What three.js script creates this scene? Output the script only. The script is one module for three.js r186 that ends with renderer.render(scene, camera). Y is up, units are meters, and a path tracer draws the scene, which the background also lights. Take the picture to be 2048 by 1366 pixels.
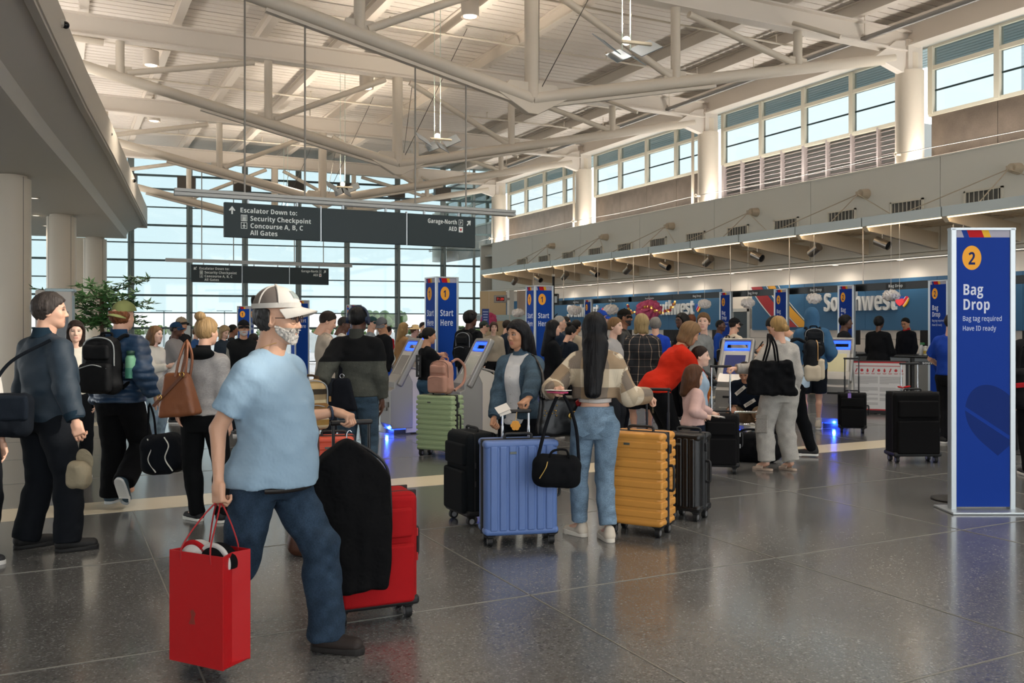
import * as THREE from 'three';
import { RoundedBoxGeometry } from 'three/addons/geometries/RoundedBoxGeometry.js';
import { mergeGeometries } from 'three/addons/utils/BufferGeometryUtils.js';
import { TextGeometry } from 'three/addons/geometries/TextGeometry.js';
import { FontLoader } from 'three/addons/loaders/FontLoader.js';
import { RectAreaLightUniformsLib } from 'three/addons/lights/RectAreaLightUniformsLib.js';

// ---------- camera, sky, sun, exposure ----------
const scene = new THREE.Scene();
const TURN = 26.8 * Math.PI / 180, CS = Math.cos(TURN), SN = Math.sin(TURN), FOCAL = 1800, HORIZON = 657, EYE = 1.58;
const camera = new THREE.PerspectiveCamera(2 * Math.atan(683 / FOCAL) * 180 / Math.PI, 2048 / 1366, 0.1, 900);
camera.position.set(0, EYE, 0);
camera.rotation.y = -TURN;
camera.setViewOffset(2048, 1366, 0, 683 - HORIZON, 2048, 1366);
camera.updateProjectionMatrix();
scene.add(camera);
const renderer = new THREE.WebGLRenderer({ antialias: true });
renderer.toneMapping = THREE.LinearToneMapping;
renderer.toneMappingExposure = 1.1;
renderer.shadowMap.enabled = true;
RectAreaLightUniformsLib.init();
const SKY = 3.0, UPLIGHT = 45, ADDED_CANS = 36;
{
  const w = 64, h = 32, a = new Float32Array(w * h * 4);
  for (let j = 0; j < h; j++) for (let i = 0; i < w; i++) {
    const up = Math.max(0, (j + 0.5) / h - 0.5) * 2, k = (j * w + i) * 4;
    const hz = Math.exp(-up * 4);
    a[k] = SKY * (0.86 + 0.14 * hz); a[k + 1] = SKY * (0.96 + 0.06 * hz); a[k + 2] = SKY * (1.04 - 0.02 * hz); a[k + 3] = 1;
  }
  const sky = new THREE.DataTexture(a, w, h, THREE.RGBAFormat, THREE.FloatType);
  sky.mapping = THREE.EquirectangularReflectionMapping; sky.magFilter = THREE.LinearFilter; sky.minFilter = THREE.LinearFilter; sky.needsUpdate = true;
  scene.background = sky;
}
// camera-bearing to world: u is a column of the 2048-wide frame, d the distance ahead of the lens
function at(u, d, y = 0) { const r = (u - 1024) / FOCAL * d; return new THREE.Vector3(r * CS + d * SN, y, r * SN - d * CS); }
function rd(r, d, y = 0) { return new THREE.Vector3(r * CS + d * SN, y, r * SN - d * CS); }
const zOn = (u, X) => { const k = (u - 1024) / FOCAL; return X * (k * SN - CS) / (SN + k * CS); };
const depthOf = p => p.x * SN - p.z * CS;
// heading: 0 faces the photographer, 90 faces the frame's right, 180 faces away
function heading(deg) { const f = deg * Math.PI / 180; const x = -SN * Math.cos(f) + CS * Math.sin(f), z = CS * Math.cos(f) + SN * Math.sin(f); return Math.atan2(x, z); }
{
  const sun = new THREE.DirectionalLight(new THREE.Color(1, 0.93, 0.82), 4.2);
  const e = 28 * Math.PI / 180, a = 8 * Math.PI / 180;
  const to = rd(Math.cos(a) * Math.cos(e), -Math.sin(a) * Math.cos(e), Math.sin(e));
  sun.position.copy(to.multiplyScalar(60)); sun.target.position.set(0, 0, -8);
  sun.position.add(sun.target.position);
  sun.castShadow = true; sun.shadow.mapSize.set(2048, 2048);
  Object.assign(sun.shadow.camera, { left: -40, right: 40, top: 40, bottom: -40, near: 1, far: 140 });
  scene.add(sun, sun.target);
}

// added area lights, unseen on parapet ledge and gallery edge, to brighten the roof
function uplight(len, p, towards, power) {
  const l = new THREE.RectAreaLight(new THREE.Color(1, 0.94, 0.87), power, len, 0.24);
  l.position.copy(p); l.lookAt(p.clone().add(towards)); scene.add(l); return l;
}
uplight(46, new THREE.Vector3(18.46, 5.6, -17), new THREE.Vector3(-0.2, 0.98, 0), 22);
{ const a = rd(-7.7, 11.4, 6.3), b = rd(-16.85, 37.6, 6.3), m = a.clone().add(b).multiplyScalar(0.5), dir = b.clone().sub(a).normalize(); uplight(27.8, m, new THREE.Vector3(-dir.z * 0.4, 0.92, dir.x * 0.4), 20); }

// ---------- helpers ----------
let seed = 20240611;
const NTH = ['first', 'second', 'third', 'fourth', 'fifth', 'sixth', 'seventh', 'eighth', 'ninth', 'tenth', 'eleventh', 'twelfth', 'thirteenth', 'fourteenth', 'fifteenth', 'sixteenth'];
function rnd() { seed |= 0; seed = seed + 0x6D2B79F5 | 0; let t = Math.imul(seed ^ seed >>> 15, 1 | seed); t = t + Math.imul(t ^ t >>> 7, 61 | t) ^ t; return ((t ^ t >>> 14) >>> 0) / 4294967296; }
const rr = (a, b) => a + (b - a) * rnd();
const V = (x, y, z) => new THREE.Vector3(x, y, z);
const D = Math.PI / 180;
const used = {};
function numbered(n) { if (used[n] === undefined) { used[n] = 0; return n; } used[n]++; return n + '_' + String(used[n]).padStart(3, '0'); }
const matCache = {};
function M(color, roughness = 0.7, o = {}) {
  const key = (color.isColor ? color.toArray().join() : color) + '|' + roughness + '|' + Object.entries(o).map(([k, v]) => k + (v && v.uuid || v)).join();
  if (matCache[key]) return matCache[key];
  const phys = 'transmission' in o || 'specularIntensity' in o || 'clearcoat' in o || 'sheen' in o;
  const m = new (phys ? THREE.MeshPhysicalMaterial : THREE.MeshStandardMaterial)({ color, roughness, side: THREE.DoubleSide, ...o });
  return matCache[key] = m;
}
function flat(g) {                                   // non-indexed, position + normal + uv only
  let r = g.index ? g.toNonIndexed() : g;
  for (const k of Object.keys(r.attributes)) if (!['position', 'normal', 'uv'].includes(k)) r.deleteAttribute(k);
  if (!r.attributes.normal) r.computeVertexNormals();
  if (!r.attributes.uv) r.setAttribute('uv', new THREE.BufferAttribute(new Float32Array(r.attributes.position.count * 2), 2));
  r.clearGroups();
  return r;
}
function J(...gs) { gs = gs.flat(9).filter(Boolean).map(flat); return gs.length === 1 ? gs[0] : mergeGeometries(gs); }
function uvm(g, s = 1) {                             // uv in metres from the dominant normal
  g = flat(g); const p = g.attributes.position, n = g.attributes.normal, uv = g.attributes.uv;
  for (let i = 0; i < p.count; i++) {
    const ax = Math.abs(n.getX(i)), ay = Math.abs(n.getY(i)), az = Math.abs(n.getZ(i));
    if (ay >= ax && ay >= az) uv.setXY(i, p.getX(i) * s, p.getZ(i) * s);
    else if (ax >= az) uv.setXY(i, p.getZ(i) * s, p.getY(i) * s);
    else uv.setXY(i, p.getX(i) * s, p.getY(i) * s);
  }
  return g;
}
const box = (w, h, d, x = 0, y = 0, z = 0) => new THREE.BoxGeometry(w, h, d).translate(x, y, z);       // y = centre
const rbox = (w, h, d, r, x = 0, y = 0, z = 0, s = 2) => new RoundedBoxGeometry(w, h, d, s, Math.min(r, w / 2.01, h / 2.01, d / 2.01)).translate(x, y, z);
function bar(a, b, r, r2 = r, n = 10, open = false) {
  const d = b.clone().sub(a), g = new THREE.CylinderGeometry(r2, r, d.length(), n, 1, open);
  g.applyQuaternion(new THREE.Quaternion().setFromUnitVectors(V(0, 1, 0), d.clone().normalize()));
  return g.translate((a.x + b.x) / 2, (a.y + b.y) / 2, (a.z + b.z) / 2);
}
function beam(a, b, w, h) {                          // rectangular bar between two points, h upright
  const d = b.clone().sub(a), L = d.length(), g = new THREE.BoxGeometry(w, h, L);
  const m = new THREE.Matrix4().lookAt(a, b, V(0, 1, 0)); g.applyMatrix4(m);
  return g.translate((a.x + b.x) / 2, (a.y + b.y) / 2, (a.z + b.z) / 2);
}
const tube = (pts, r, n = 24, k = 8, closed = false) => new THREE.TubeGeometry(new THREE.CatmullRomCurve3(pts, closed), n, r, k, closed);
const lathe = (pts, n = 24) => new THREE.LatheGeometry(pts.map(([x, y]) => new THREE.Vector2(x, y)), n);
function shapeOf(pts) { const s = new THREE.Shape(); pts.forEach(([x, y], i) => i ? s.lineTo(x, y) : s.moveTo(x, y)); s.closePath(); return s; }
function extr(pts, depth, bevel = 0, curve = 6) {     // outline in xy, centred on z
  const s = pts instanceof THREE.Shape ? pts : shapeOf(pts);
  return new THREE.ExtrudeGeometry(s, { depth: depth - 2 * bevel, bevelEnabled: bevel > 0, bevelThickness: bevel, bevelSize: bevel, bevelOffset: -bevel, bevelSegments: 2, curveSegments: curve }).translate(0, 0, -depth / 2 + bevel);
}
const turnY = (g, a) => g.rotateY(a), turnX = (g, a) => g.rotateX(a), turnZ = (g, a) => g.rotateZ(a);
function mesh(name, geo, mat) { const m = new THREE.Mesh(geo, mat); m.name = name; m.castShadow = m.receiveShadow = true; return m; }
function part(parent, name, geo, mat, label) { const m = mesh(name, Array.isArray(geo) ? J(geo) : geo, mat); parent.add(m); if (label) m.userData.label = label; return m; }
function struct(name, geo, mat) { const m = mesh(numbered(name), Array.isArray(geo) ? J(geo) : geo, mat); m.userData.kind = 'structure'; scene.add(m); return m; }
function thing(name, label, category, pos, turn = 0, group) {
  const o = new THREE.Group(); o.name = numbered(name); o.userData = { label, category }; if (group) o.userData.group = group;
  if (pos) o.position.copy(pos.isVector3 ? pos : V(...pos)); o.rotation.y = turn; scene.add(o); return o;
}
function solo(name, label, category, geo, mat, group) { const m = mesh(numbered(name), Array.isArray(geo) ? J(geo) : geo, mat); m.userData = { label, category }; if (group) m.userData.group = group; scene.add(m); return m; }
function copyOf(o, pos, turn, label, group) {
  const c = o.clone(); c.name = numbered(o.name.replace(/_\d{3}$/, '')); c.userData = { ...o.userData }; if (label) c.userData.label = label; if (group) c.userData.group = group;
  if (pos) c.position.copy(pos); if (turn !== undefined) c.rotation.y = turn; scene.add(c); return c;
}

// ---------- textures ----------
function noise2(seedN) { const g = new Float32Array(65536); let s = seedN; for (let i = 0; i < 65536; i++) { s = Math.imul(s ^ (s >>> 15), 2246822519) + 374761393 | 0; g[i] = ((s ^ (s >>> 13)) >>> 0) / 4294967296; } return (x, y, per) => { const X = Math.floor(x), Y = Math.floor(y), fx = x - X, fy = y - Y, w = v => ((v % per) + per) % per; const q = (i, j) => { let h = Math.imul(w(i) + 17, 374761393) + Math.imul(w(j) + per, 668265263); h = Math.imul(h ^ (h >>> 13), 1274126177); return g[(h ^ (h >>> 16)) & 65535]; }; const sx = fx * fx * (3 - 2 * fx), sy = fy * fy * (3 - 2 * fy); return (q(X, Y) * (1 - sx) + q(X + 1, Y) * sx) * (1 - sy) + (q(X, Y + 1) * (1 - sx) + q(X + 1, Y + 1) * sx) * sy; }; }
const N2 = noise2(77123);
function dataTex(n, f, srgb, rep = 1) {
  const a = srgb ? new Uint8Array(n * n * 4) : new Float32Array(n * n * 4), q255 = srgb ? 255 : 1;
  for (let j = 0; j < n; j++) for (let i = 0; i < n; i++) { const c = f(i / n, j / n, i, j), k = (j * n + i) * 4; const q = Array.isArray(c) ? c : [c, c, c]; for (let m = 0; m < 3; m++) a[k + m] = Math.max(0, Math.min(1, q[m])) * q255; a[k + 3] = q255; }
  const t = new THREE.DataTexture(a, n, n, THREE.RGBAFormat, srgb ? THREE.UnsignedByteType : THREE.FloatType); t.wrapS = t.wrapT = THREE.RepeatWrapping; t.magFilter = THREE.LinearFilter; t.minFilter = THREE.LinearMipmapLinearFilter; t.generateMipmaps = true;
  if (srgb) t.colorSpace = THREE.SRGBColorSpace; t.repeat.set(rep, rep); t.needsUpdate = true; return t;
}
function canvasTex(w, h, draw) { const c = document.createElement('canvas'); c.width = w; c.height = h; const x = c.getContext('2d'); draw(x, w, h); const t = new THREE.CanvasTexture(c); t.colorSpace = THREE.SRGBColorSpace; t.magFilter = THREE.LinearFilter; t.anisotropy = 8; return t; }
const hex = h => [(h >> 16 & 255) / 255, (h >> 8 & 255) / 255, (h & 255) / 255];
const T = {};
T.terrazzo = dataTex(1024, (u, v) => {
  const f = N2(u * 420, v * 420, 420), g = N2(u * 210 + 9, v * 210, 210), b = N2(u * 6, v * 6, 6), c = N2(u * 40, v * 40, 40);
  let l = 0.37 + (b - 0.5) * 0.05 + (c - .5) * .02; if (f > 0.72) l += 0.16 * (f - 0.72) / 0.28 + 0.03; if (g < 0.25) l -= 0.07; if (f < .12) l -= .06;
  return [l * 1.0, l * 1.0, l * 0.985];
}, true, 1 / 3);
T.weave = dataTex(256, (u, v) => 0.5 + 0.22 * Math.sin(u * 2 * Math.PI * 64) * Math.sin(v * 2 * Math.PI * 64) + 0.28 * (N2(u * 96, v * 96, 96) - 0.5), false, 6);
T.wrinkle = dataTex(256, (u, v) => 0.6 * N2(u * 5, v * 5, 5) + 0.3 * N2(u * 12, v * 12, 12) + 0.1 * N2(u * 48, v * 48, 48), false, 1.6);
T.grime = dataTex(512, (u, v) => { const a = N2(u * 4, v * 4, 4), b = N2(u * 16, v * 16, 16), c = N2(u * 128, v * 128, 128); const l = 0.80 + 0.14 * a + 0.08 * b + 0.05 * c - .1; return l; }, true, 0.4);
T.metal = dataTex(256, (u, v) => 0.5 + 0.35 * (N2(u * 3, v * 128, 128) - 0.5) + 0.3 * (N2(u * 128, v * 128, 128) - 0.5), false, 1);
// ---------- structure ----------
const paint = M(0xe4dbd0, 0.55), paintCool = M(0xcfccc2, 0.6), deckMat = M(0xe9e1d8, 0.6), steel = M(0xb9b4ab, 0.35, { metalness: 0.6 });
const colMat = M(0xe6dac8, 0.5), mullion = M(0x8d9694, 0.45, { metalness: 0.3 }), dark = M(0x16181a, 0.5), black = M(0x0b0c0d, 0.6), chrome = M(0xc8ccd0, 0.18, { metalness: 1 });
const XC = 18.65, XW = 18.05, XF = 15.68, XH = 16.15, XB = 19.3, BAY = 7.65, Z0 = -15.3;
// floor: poured terrazzo, brass divider strips, cream bands
const floorMat = new THREE.MeshPhysicalMaterial({ color: 0xffffff, map: T.terrazzo, roughness: 0.26, clearcoat: 0.5, clearcoatRoughness: 0.12, specularIntensity: 1.0 });
const floor = struct('floor', uvm(box(64, 0.3, 76, -6, -0.15, -20)), floorMat);
{
  const band = M(0xdccfb4, 0.25), strip = M(0x7d7a72, 0.3);
  for (let n = 0; n < 5; n++) part(floor, 'cream_band', uvm(box(42, 0.004, 0.56, -2.5, 0.001, -8.72 - n * BAY)), band);
  const g1 = box(42, 0.003, 0.008), g2 = box(0.008, 0.003, 60);
  for (let z = 3; z > -24; z -= 1.9125) { const m = part(floor, 'divider_strip', g1, strip); m.position.set(-2.5, 0.001, z - 0.06); }
  for (let x = -13; x < 18; x += 1.9125) { const m = part(floor, 'divider_strip', g2, strip); m.position.set(x + 0.2, 0.001, -18); }
}
// roof: deck panels on purlins on trusses; a glazed rooflight lies over the near part of the hall
const wallZ = x => -39.59 + (x - 19.67) * 0.188 / 0.982;        // far glass wall line
const DECK = 9.32, PX0 = 0.55 - 2.05 * 11, PXS = 2.05;
const roof = new THREE.Group(); roof.name = 'ceiling'; roof.userData = { kind: 'structure' }; scene.add(roof);
const SKX = [11.4, 13.7], SKZ = [-9.5, 9.5];
{
  const prof = []; const n = 26, L = BAY;
  for (let i = 0; i <= n; i++) { const z = -L / 2 + L * i / n; prof.push([z - 0.02, 0], [z - 0.014, 0.035], [z + 0.014, 0.035], [z + 0.02, 0]); }
  const pts = [[-L / 2 - 0.02, 0.1], ...prof, [L / 2 + 0.02, 0.1]];
  const sheet = turnY(extr(pts, PXS), Math.PI / 2);
  for (let j = 0; j < 7; j++) for (let i = 0; i < 21; i++) {
    const x = PX0 + PXS * (i + 0.5), z = Z0 - BAY * (j - 2.5);
    if (x > SKX[0] - 1.0 && x < SKX[1] + 1.1 && z > -10 && z < 12) continue;
    const m = part(roof, 'deck_panel', sheet, deckMat); m.position.set(x, DECK, z);
    if (j === 6) { const L2 = z + BAY / 2 - wallZ(x) + 0.3; m.scale.z = L2 / BAY; m.position.z = z + BAY / 2 - L2 / 2; }
  }
  const sl = shapeOf([[-22.2, 15.4], [19.6, 15.4], [19.6, wallZ(19.6) - 0.4], [-22.2, wallZ(-22.2) - 0.4]].map(([x, z]) => [x, -z])), ho = new THREE.Path(); [[SKX[0], SKZ[0]], [SKX[1], SKZ[0]], [SKX[1], SKZ[1]], [SKX[0], SKZ[1]]].forEach(([x, z], i) => i ? ho.lineTo(x, -z) : ho.moveTo(x, -z)); ho.closePath(); sl.holes.push(ho);
  part(roof, 'roof_slab', new THREE.ExtrudeGeometry(sl, { depth: 0.15, bevelEnabled: false }).rotateX(-Math.PI / 2).translate(0, DECK + 0.15, 0), paint);
  part(roof, 'rooflight_pane', box(SKX[1] - SKX[0], 0.02, SKZ[1] - SKZ[0], (SKX[0] + SKX[1]) / 2, DECK + 0.24, (SKZ[0] + SKZ[1]) / 2), M(0xffffff, 0.02, { transmission: 1, thickness: 0 }));
  // purlins: I-sections running the length of the hall
  for (let i = 0; i < 20; i++) { const x = PX0 + PXS * (i + 1); if (x > SKX[0] && x < SKX[1]) continue; const L = 15.2 - wallZ(x); part(roof, 'purlin', J(box(0.2, 0.03, L, 0, 0.335, 0), box(0.2, 0.03, L, 0, 0.015, 0), box(0.03, 0.3, L, 0, 0.17, 0)), paint).position.set(x, DECK - 0.36, 15.2 - L / 2); }
}
// trusses
const trussMat = M(0xd8cdbd, 0.45), NX = 8.15, NY = 6.0, PANEL = 3.42;
const lowY = x => NY + Math.abs(x - NX) * 0.214;
for (let j = -1; j < 4; j++) {
  const z = Z0 - BAY * j;
  const g = new THREE.Group(); g.name = numbered('roof_truss'); g.userData = { kind: 'structure' }; scene.add(g);
  part(g, 'top_chord', J(box(40.8, 0.48, 0.05, -1.75, 8.56, z), box(40.8, 0.04, 0.3, -1.75, 8.8, z), box(40.8, 0.04, 0.3, -1.75, 8.32, z)), paint);
  const ends = [NX - 11.2, NX + 9.9];
  part(g, 'bottom_chord', J(ends.map(x => [bar(V(NX, NY, z), V(x, lowY(x), z), 0.13, 0.13, 16), beam(V(NX, NY - 0.17, z), V(NX + (x - NX) * 0.45, lowY(NX + (x - NX) * .45) - 0.17, z), 0.12, 0.06)])), trussMat);
  part(g, 'node_plate', extr([[-0.75, 0.05], [-0.5, 0.3], [0.5, 0.3], [0.75, 0.05], [0.1, -0.3], [-0.1, -0.3]], 0.16, 0.01).translate(NX, NY, z), trussMat);
  for (let k = -3; k <= 2; k++) {
    const x = NX + k * PANEL; if (x > 17) continue; const y0 = lowY(x);
    const post = part(g, 'post', bar(V(x, y0, z), V(x, 8.34, z), k ? 0.1 : 0.14, k ? 0.1 : 0.14, 14), trussMat);
    if (k) part(g, 'gusset_plate', extr([[-0.3, -0.1], [-0.25, 0.12], [0.25, 0.12], [0.3, -0.1]], 0.06).translate(x, y0 + 0.14, z), trussMat);
    if (k) { const s = Math.sign(k), xt = x - s * (PANEL - 0.35); part(g, 'diagonal', bar(V(x - s * 0.15, y0 + 0.12, z), V(xt, 8.22, z), 0.075, 0.075, 12), trussMat); }
  }
  const end = V(NX + 10.1, lowY(NX + 10.1), z);
  part(g, 'end_bracket', J(extr([[-0.9, -0.12], [-0.2, 0.35], [0.5, 0.5], [0.5, -0.45], [0, -0.35]], 0.2).translate(end.x, end.y, z), box(0.5, 0.8, 0.34, XC, 8.2, z)), paint);
  // tension rods crossing from the low node
  for (const dz of [-1, 1]) part(g, 'tie_rod', bar(V(NX + 0.15, NY + 0.12, z), V(NX + 1.2, 9.25, z + dz * 1.9), 0.009, 0.009, 6), M(0x5d5a54, 0.4, { metalness: 0.6 }));
  part(g, 'strut', bar(V(XC - 4, 8.4, z + 0.2), V(XC - 3.5, 7.9, z + 1.1), 0.05, 0.05, 8), trussMat);
}
// service pipes under the deck
const pipeMat = M(0xd9cfc0, 0.4);
for (let j = 0; j < 4; j++) for (const f of [0.28, 0.7]) {
  const z = Z0 - BAY * (j - f), g = thing('sprinkler_pipe', `${NTH[j * 2 + (f > 0.5 ? 0 : 1)]} pale sprinkler pipe below the roof deck, counted from the near end`, 'pipe', V(0, 0, 0), 0, 'sprinkler pipes under the roof');
  part(g, 'pipe', bar(V(-8, 8.92, z), V(17.2, 8.92, z), 0.028, 0.028, 8), pipeMat);
  for (let x = 1; x < 17; x += 3.1) part(g, 'sprinkler_head', J(bar(V(x, 8.92, z), V(x, 9.12, z), 0.014, 0.014, 6), bar(V(x, 9.1, z), V(x, 9.14, z), 0.035, 0.02, 8)), pipeMat);
}
{
  const g = thing('conduit_pipe', 'long grey conduit running beside the clerestory girder', 'pipe', V(0, 0, 0));
  part(g, 'pipe', bar(V(17.0, 8.42, 6), V(17.0, 8.42, -44), 0.06, 0.06, 12), M(0x9c9a97, 0.35, { metalness: 0.5 }));
  for (let z = 0; z > -44; z -= 3.8) part(g, 'hanger', J(bar(V(17, 8.42, z), V(17, 9.3, z), 0.012, 0.012, 6), box(0.16, 0.03, 0.03, 17, 8.5, z)), pipeMat);
}
// right side: clerestory wall over the counters
{
  const glass = M(new THREE.Color(0.545, 0.585, 0.59), 0.03, { transmission: 1, thickness: 0 }), frame = M(0xd8d2bf, 0.45), brown = M(0x8d7f72, 0.32, { metalness: 0.45, bumpMap: T.metal, bumpScale: 0.002, map: T.grime }), bead = M(0x3d5c5e, 0.5);
  const SILL = 6.78, HEAD = 7.9, TOP = 8.42, PAR = 5.53;
  struct('trim_1', J(box(0.04, 0.62, 50, XC - 0.06, 8.76, -19), box(0.42, 0.05, 50, XC - 0.06, 8.46, -19), box(0.42, 0.05, 50, XC - 0.06, 9.08, -19)), paint);
  let wn = 0;
  const eave = new THREE.Group(); eave.name = 'roof_eave'; eave.userData = { kind: 'structure' }; scene.add(eave);
  part(eave, 'eave_board', box(1.6, 0.12, 60, XC + 1.4, 8.66, -16), paint);
  for (let k = 0; k < 7; k++) part(eave, 'eave_slat', box(0.16, 0.03, 46, XC + 0.8 + k * 0.2, 8.57, -19), M(0xd0dede, 0.6));
  for (let j = 0; j < 6; j++) {
    const zc = Z0 + BAY - BAY * j;                       // column at this line, bay reaches to zc - BAY
    const col = struct('column', bar(V(XC, PAR - 0.3, zc), V(XC, 7.86, zc), 0.33, 0.33, 28), colMat);
    part(col, 'collar', bar(V(XC, 7.86, zc), V(XC, 8.3, zc), 0.2, 0.2, 20), colMat);
    part(col, 'eye_bolt', J(bar(V(XC - 0.3, PAR + 0.28, zc), V(XC - 0.5, PAR + 0.28, zc), 0.03), new THREE.TorusGeometry(0.05, 0.015, 6, 12).translate(XC - 0.5, PAR + 0.28, zc)), colMat);
    if (j === 5) break;
    const w = new THREE.Group(); w.name = 'window_' + (++wn); w.userData = { kind: 'structure' }; scene.add(w);
    const n = 4, x = XC + 0.35, zs = zc - 0.36, L = (BAY - 0.72) / n;
    const fr = [box(0.12, 0.09, BAY - 0.6, x, SILL, zc - BAY / 2), box(0.14, 0.1, BAY - 0.6, x, HEAD, zc - BAY / 2), box(0.1, 0.06, BAY - 0.6, x, TOP, zc - BAY / 2)];
    for (let k = 0; k <= n; k++) fr.push(box(0.16, TOP - SILL, 0.13, x, (TOP + SILL) / 2, zs - k * L));
    part(w, 'window_frame', J(fr), frame);
    for (let k = 0; k < n; k++) {
      const z = zs - (k + 0.5) * L;
      part(w, 'pane', box(0.012, HEAD - SILL - 0.1, L - 0.13, x + 0.02, (HEAD + SILL) / 2, z), glass);
      part(w, 'pane', box(0.012, TOP - HEAD - 0.06, L - 0.13, x + 0.02, (HEAD + TOP) / 2, z), glass);
      part(w, 'glazing_bar', box(0.03, 0.04, L - 0.13, x + 0.03, SILL + 0.58, z), bead);
      if (j !== 1) part(w, 'spandrel_panel', uvm(rbox(0.06, SILL - PAR + 0.3, L - 0.012, 0.006, x, (SILL + PAR - 0.3) / 2 - 0.04, z)), brown);
    }
    if (j === 1) {
      const zm = zc - BAY / 2, yb = PAR - 0.1, ht = SILL - PAR + 0.1, duct = M(0xa9a8a4, 0.5, { metalness: 0.4 });
      part(w, 'plenum', J(box(0.03, ht, BAY - 0.7, x + 1.1, yb + ht / 2, zm), box(1.1, 0.03, BAY - 0.7, x + 0.56, SILL - 0.02, zm), box(1.1, 0.03, BAY - 0.7, x + 0.56, yb, zm), box(1.1, ht, 0.03, x + 0.56, yb + ht / 2, zm - BAY / 2 + 0.36), box(1.1, ht, 0.03, x + 0.56, yb + ht / 2, zm + BAY / 2 - 0.36)), duct);
      const lv = M(0xb4a9a6, 0.4), post = [];
      const m8 = (BAY - 0.72) / 8;
      for (let k = 0; k <= 8; k++) post.push(box(0.14, SILL - PAR, k % 4 ? 0.05 : 0.1, x, (SILL + PAR) / 2, zs - k * m8));
      part(w, 'louvre_frame', J(post), lv);
      const bl = turnZ(box(0.1, 0.014, m8 - 0.05), 0.5);
      for (let k = 0; k < 8; k++) for (let q = 0; q < 10; q++) { const b = part(w, 'slat', bl, lv); b.position.set(x + 0.06, PAR + 0.07 + q * 0.119, zs - (k + 0.5) * m8); }
    } else {
      part(w, 'drain_pipe', bar(V(XC + 0.05, PAR - 0.2, zc - 0.85), V(XC + 0.05, 8.4, zc - 0.85), 0.05, 0.05, 12), colMat);
    }
    const cb = thing('fall_cable', `thin steel safety cable above the parapet, ${NTH[j]} bay from the near end`, 'cable', V(0, 0, 0), 0, 'safety cables above the parapet');
    part(cb, 'wire', tube([V(XC - 0.5, PAR + 0.28, zc), V(XC - 0.5, PAR + 0.23, zc - BAY / 2), V(XC - 0.5, PAR + 0.28, zc - BAY)], 0.009, 12, 5), steel);
  }
  const tr = thing('added_uplight_trough', 'pale added uplight trough, unseen from below, lying on the ledge above the counters', 'lamp', V(XW + 0.2, PAR + 0.03, -17), 0);  // added fitting for the roof-brightening light; not a known lamp of the hall
  part(tr, 'housing', J(box(0.12, 0.02, 42, 0, 0.01, 0)), paintCool);
  part(tr, 'lamp_tube', bar(V(0, 0.03, -20.9), V(0, 0.03, 20.9), 0.012, 0.02, 8), M(0xffffff, 0.5, { emissive: 0xffe8cc, emissiveIntensity: 1 }));
  // parapet wall with panel joints, soffit, back wall
  const par = new THREE.Group(); par.name = 'wall_right'; par.userData = { kind: 'structure' }; scene.add(par);
  for (let k = 0; k < 13; k++) { const z = -6.1 - k * 3.97 + 8; if (z - 3.97 < -41) break; part(par, 'wall_panel', uvm(box(0.12, PAR - 3.31, 3.955, XW + 0.06, (PAR + 3.31) / 2, z - 1.985)), paintCool); }
  part(par, 'cornice', J(bar(V(XW + 0.02, 3.31, -39), V(XW + 0.02, 3.31, 5), 0.055, 0.055, 14), box(0.16, 0.012, 44, XW + 0.1, 3.3, -17)), paintCool);
  part(par, 'parapet_coping', box(0.62, 0.04, 43, XW + 0.3, PAR + 0.005, -17.5), paintCool);
  part(par, 'end_wall', box(XB + 0.4 - XW, PAR - 2.7, 0.12, (XW + XB + 0.4) / 2, (PAR + 2.7) / 2, -39.05), paintCool);
  part(par, 'soffit', box(XB - XW, 0.06, 44, (XW + XB) / 2, 3.34, -17), paintCool);
  part(par, 'back_panel', uvm(box(0.15, 3.4, 44, XB + 0.08, 1.7, -17)), M(0xd8d2ca, 0.55));
  part(par, 'roof_over_counters', box(2.4, 0.1, 44, XW + 1.4, PAR - 0.5, -17), paintCool);
  part(par, 'outer_wall', box(0.2, 5.6, 48, XC + 1.4, 2.8, -19), paintCool);
  // lower wainscot behind the counters
  part(par, 'backsplash', box(0.03, 0.62, 42, XB - 0.02, 1.26, -17), M(0xcfc9c2, 0.4));
  part(par, 'backsplash_joint', box(0.034, 0.012, 42, XB - 0.021, 1.3, -17), M(0x8f8a84, 0.5));
  part(par, 'skirting', box(0.03, 0.95, 42, XB - 0.02, 0.48, -17), M(0x8d9192, 0.5));
  // vents
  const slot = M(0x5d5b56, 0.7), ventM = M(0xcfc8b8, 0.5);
  for (let k = 0; k < 13; k++) {
    const z = -10.9 - k * 1.985, x = XW - 0.005;
    const v = thing('air_vent', `${NTH[k]} slotted supply vent in the pale wall above the canopy, from the near end`, 'vent', V(x, 4.42, z), 0, 'wall vents above the canopy');
    part(v, 'slot_shade', box(0.02, 0.34, 0.84), slot);  // flat plate on the solid wall; shade of the slots put into its colour
    part(v, 'frame', J(box(0.06, 0.04, 0.92, -0.02, 0.19, 0), box(0.06, 0.04, 0.92, -0.02, -0.19, 0), box(0.06, 0.42, 0.04, -0.02, 0, 0.44), box(0.06, 0.42, 0.04, -0.02, 0, -0.44)), ventM);
    for (let q = -3; q <= 3; q++) part(v, 'blade', turnY(box(0.05, 0.34, 0.012, -0.02, 0, 0), 0.4).translate(0, 0, q * 0.115), ventM);
  }
}
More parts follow.
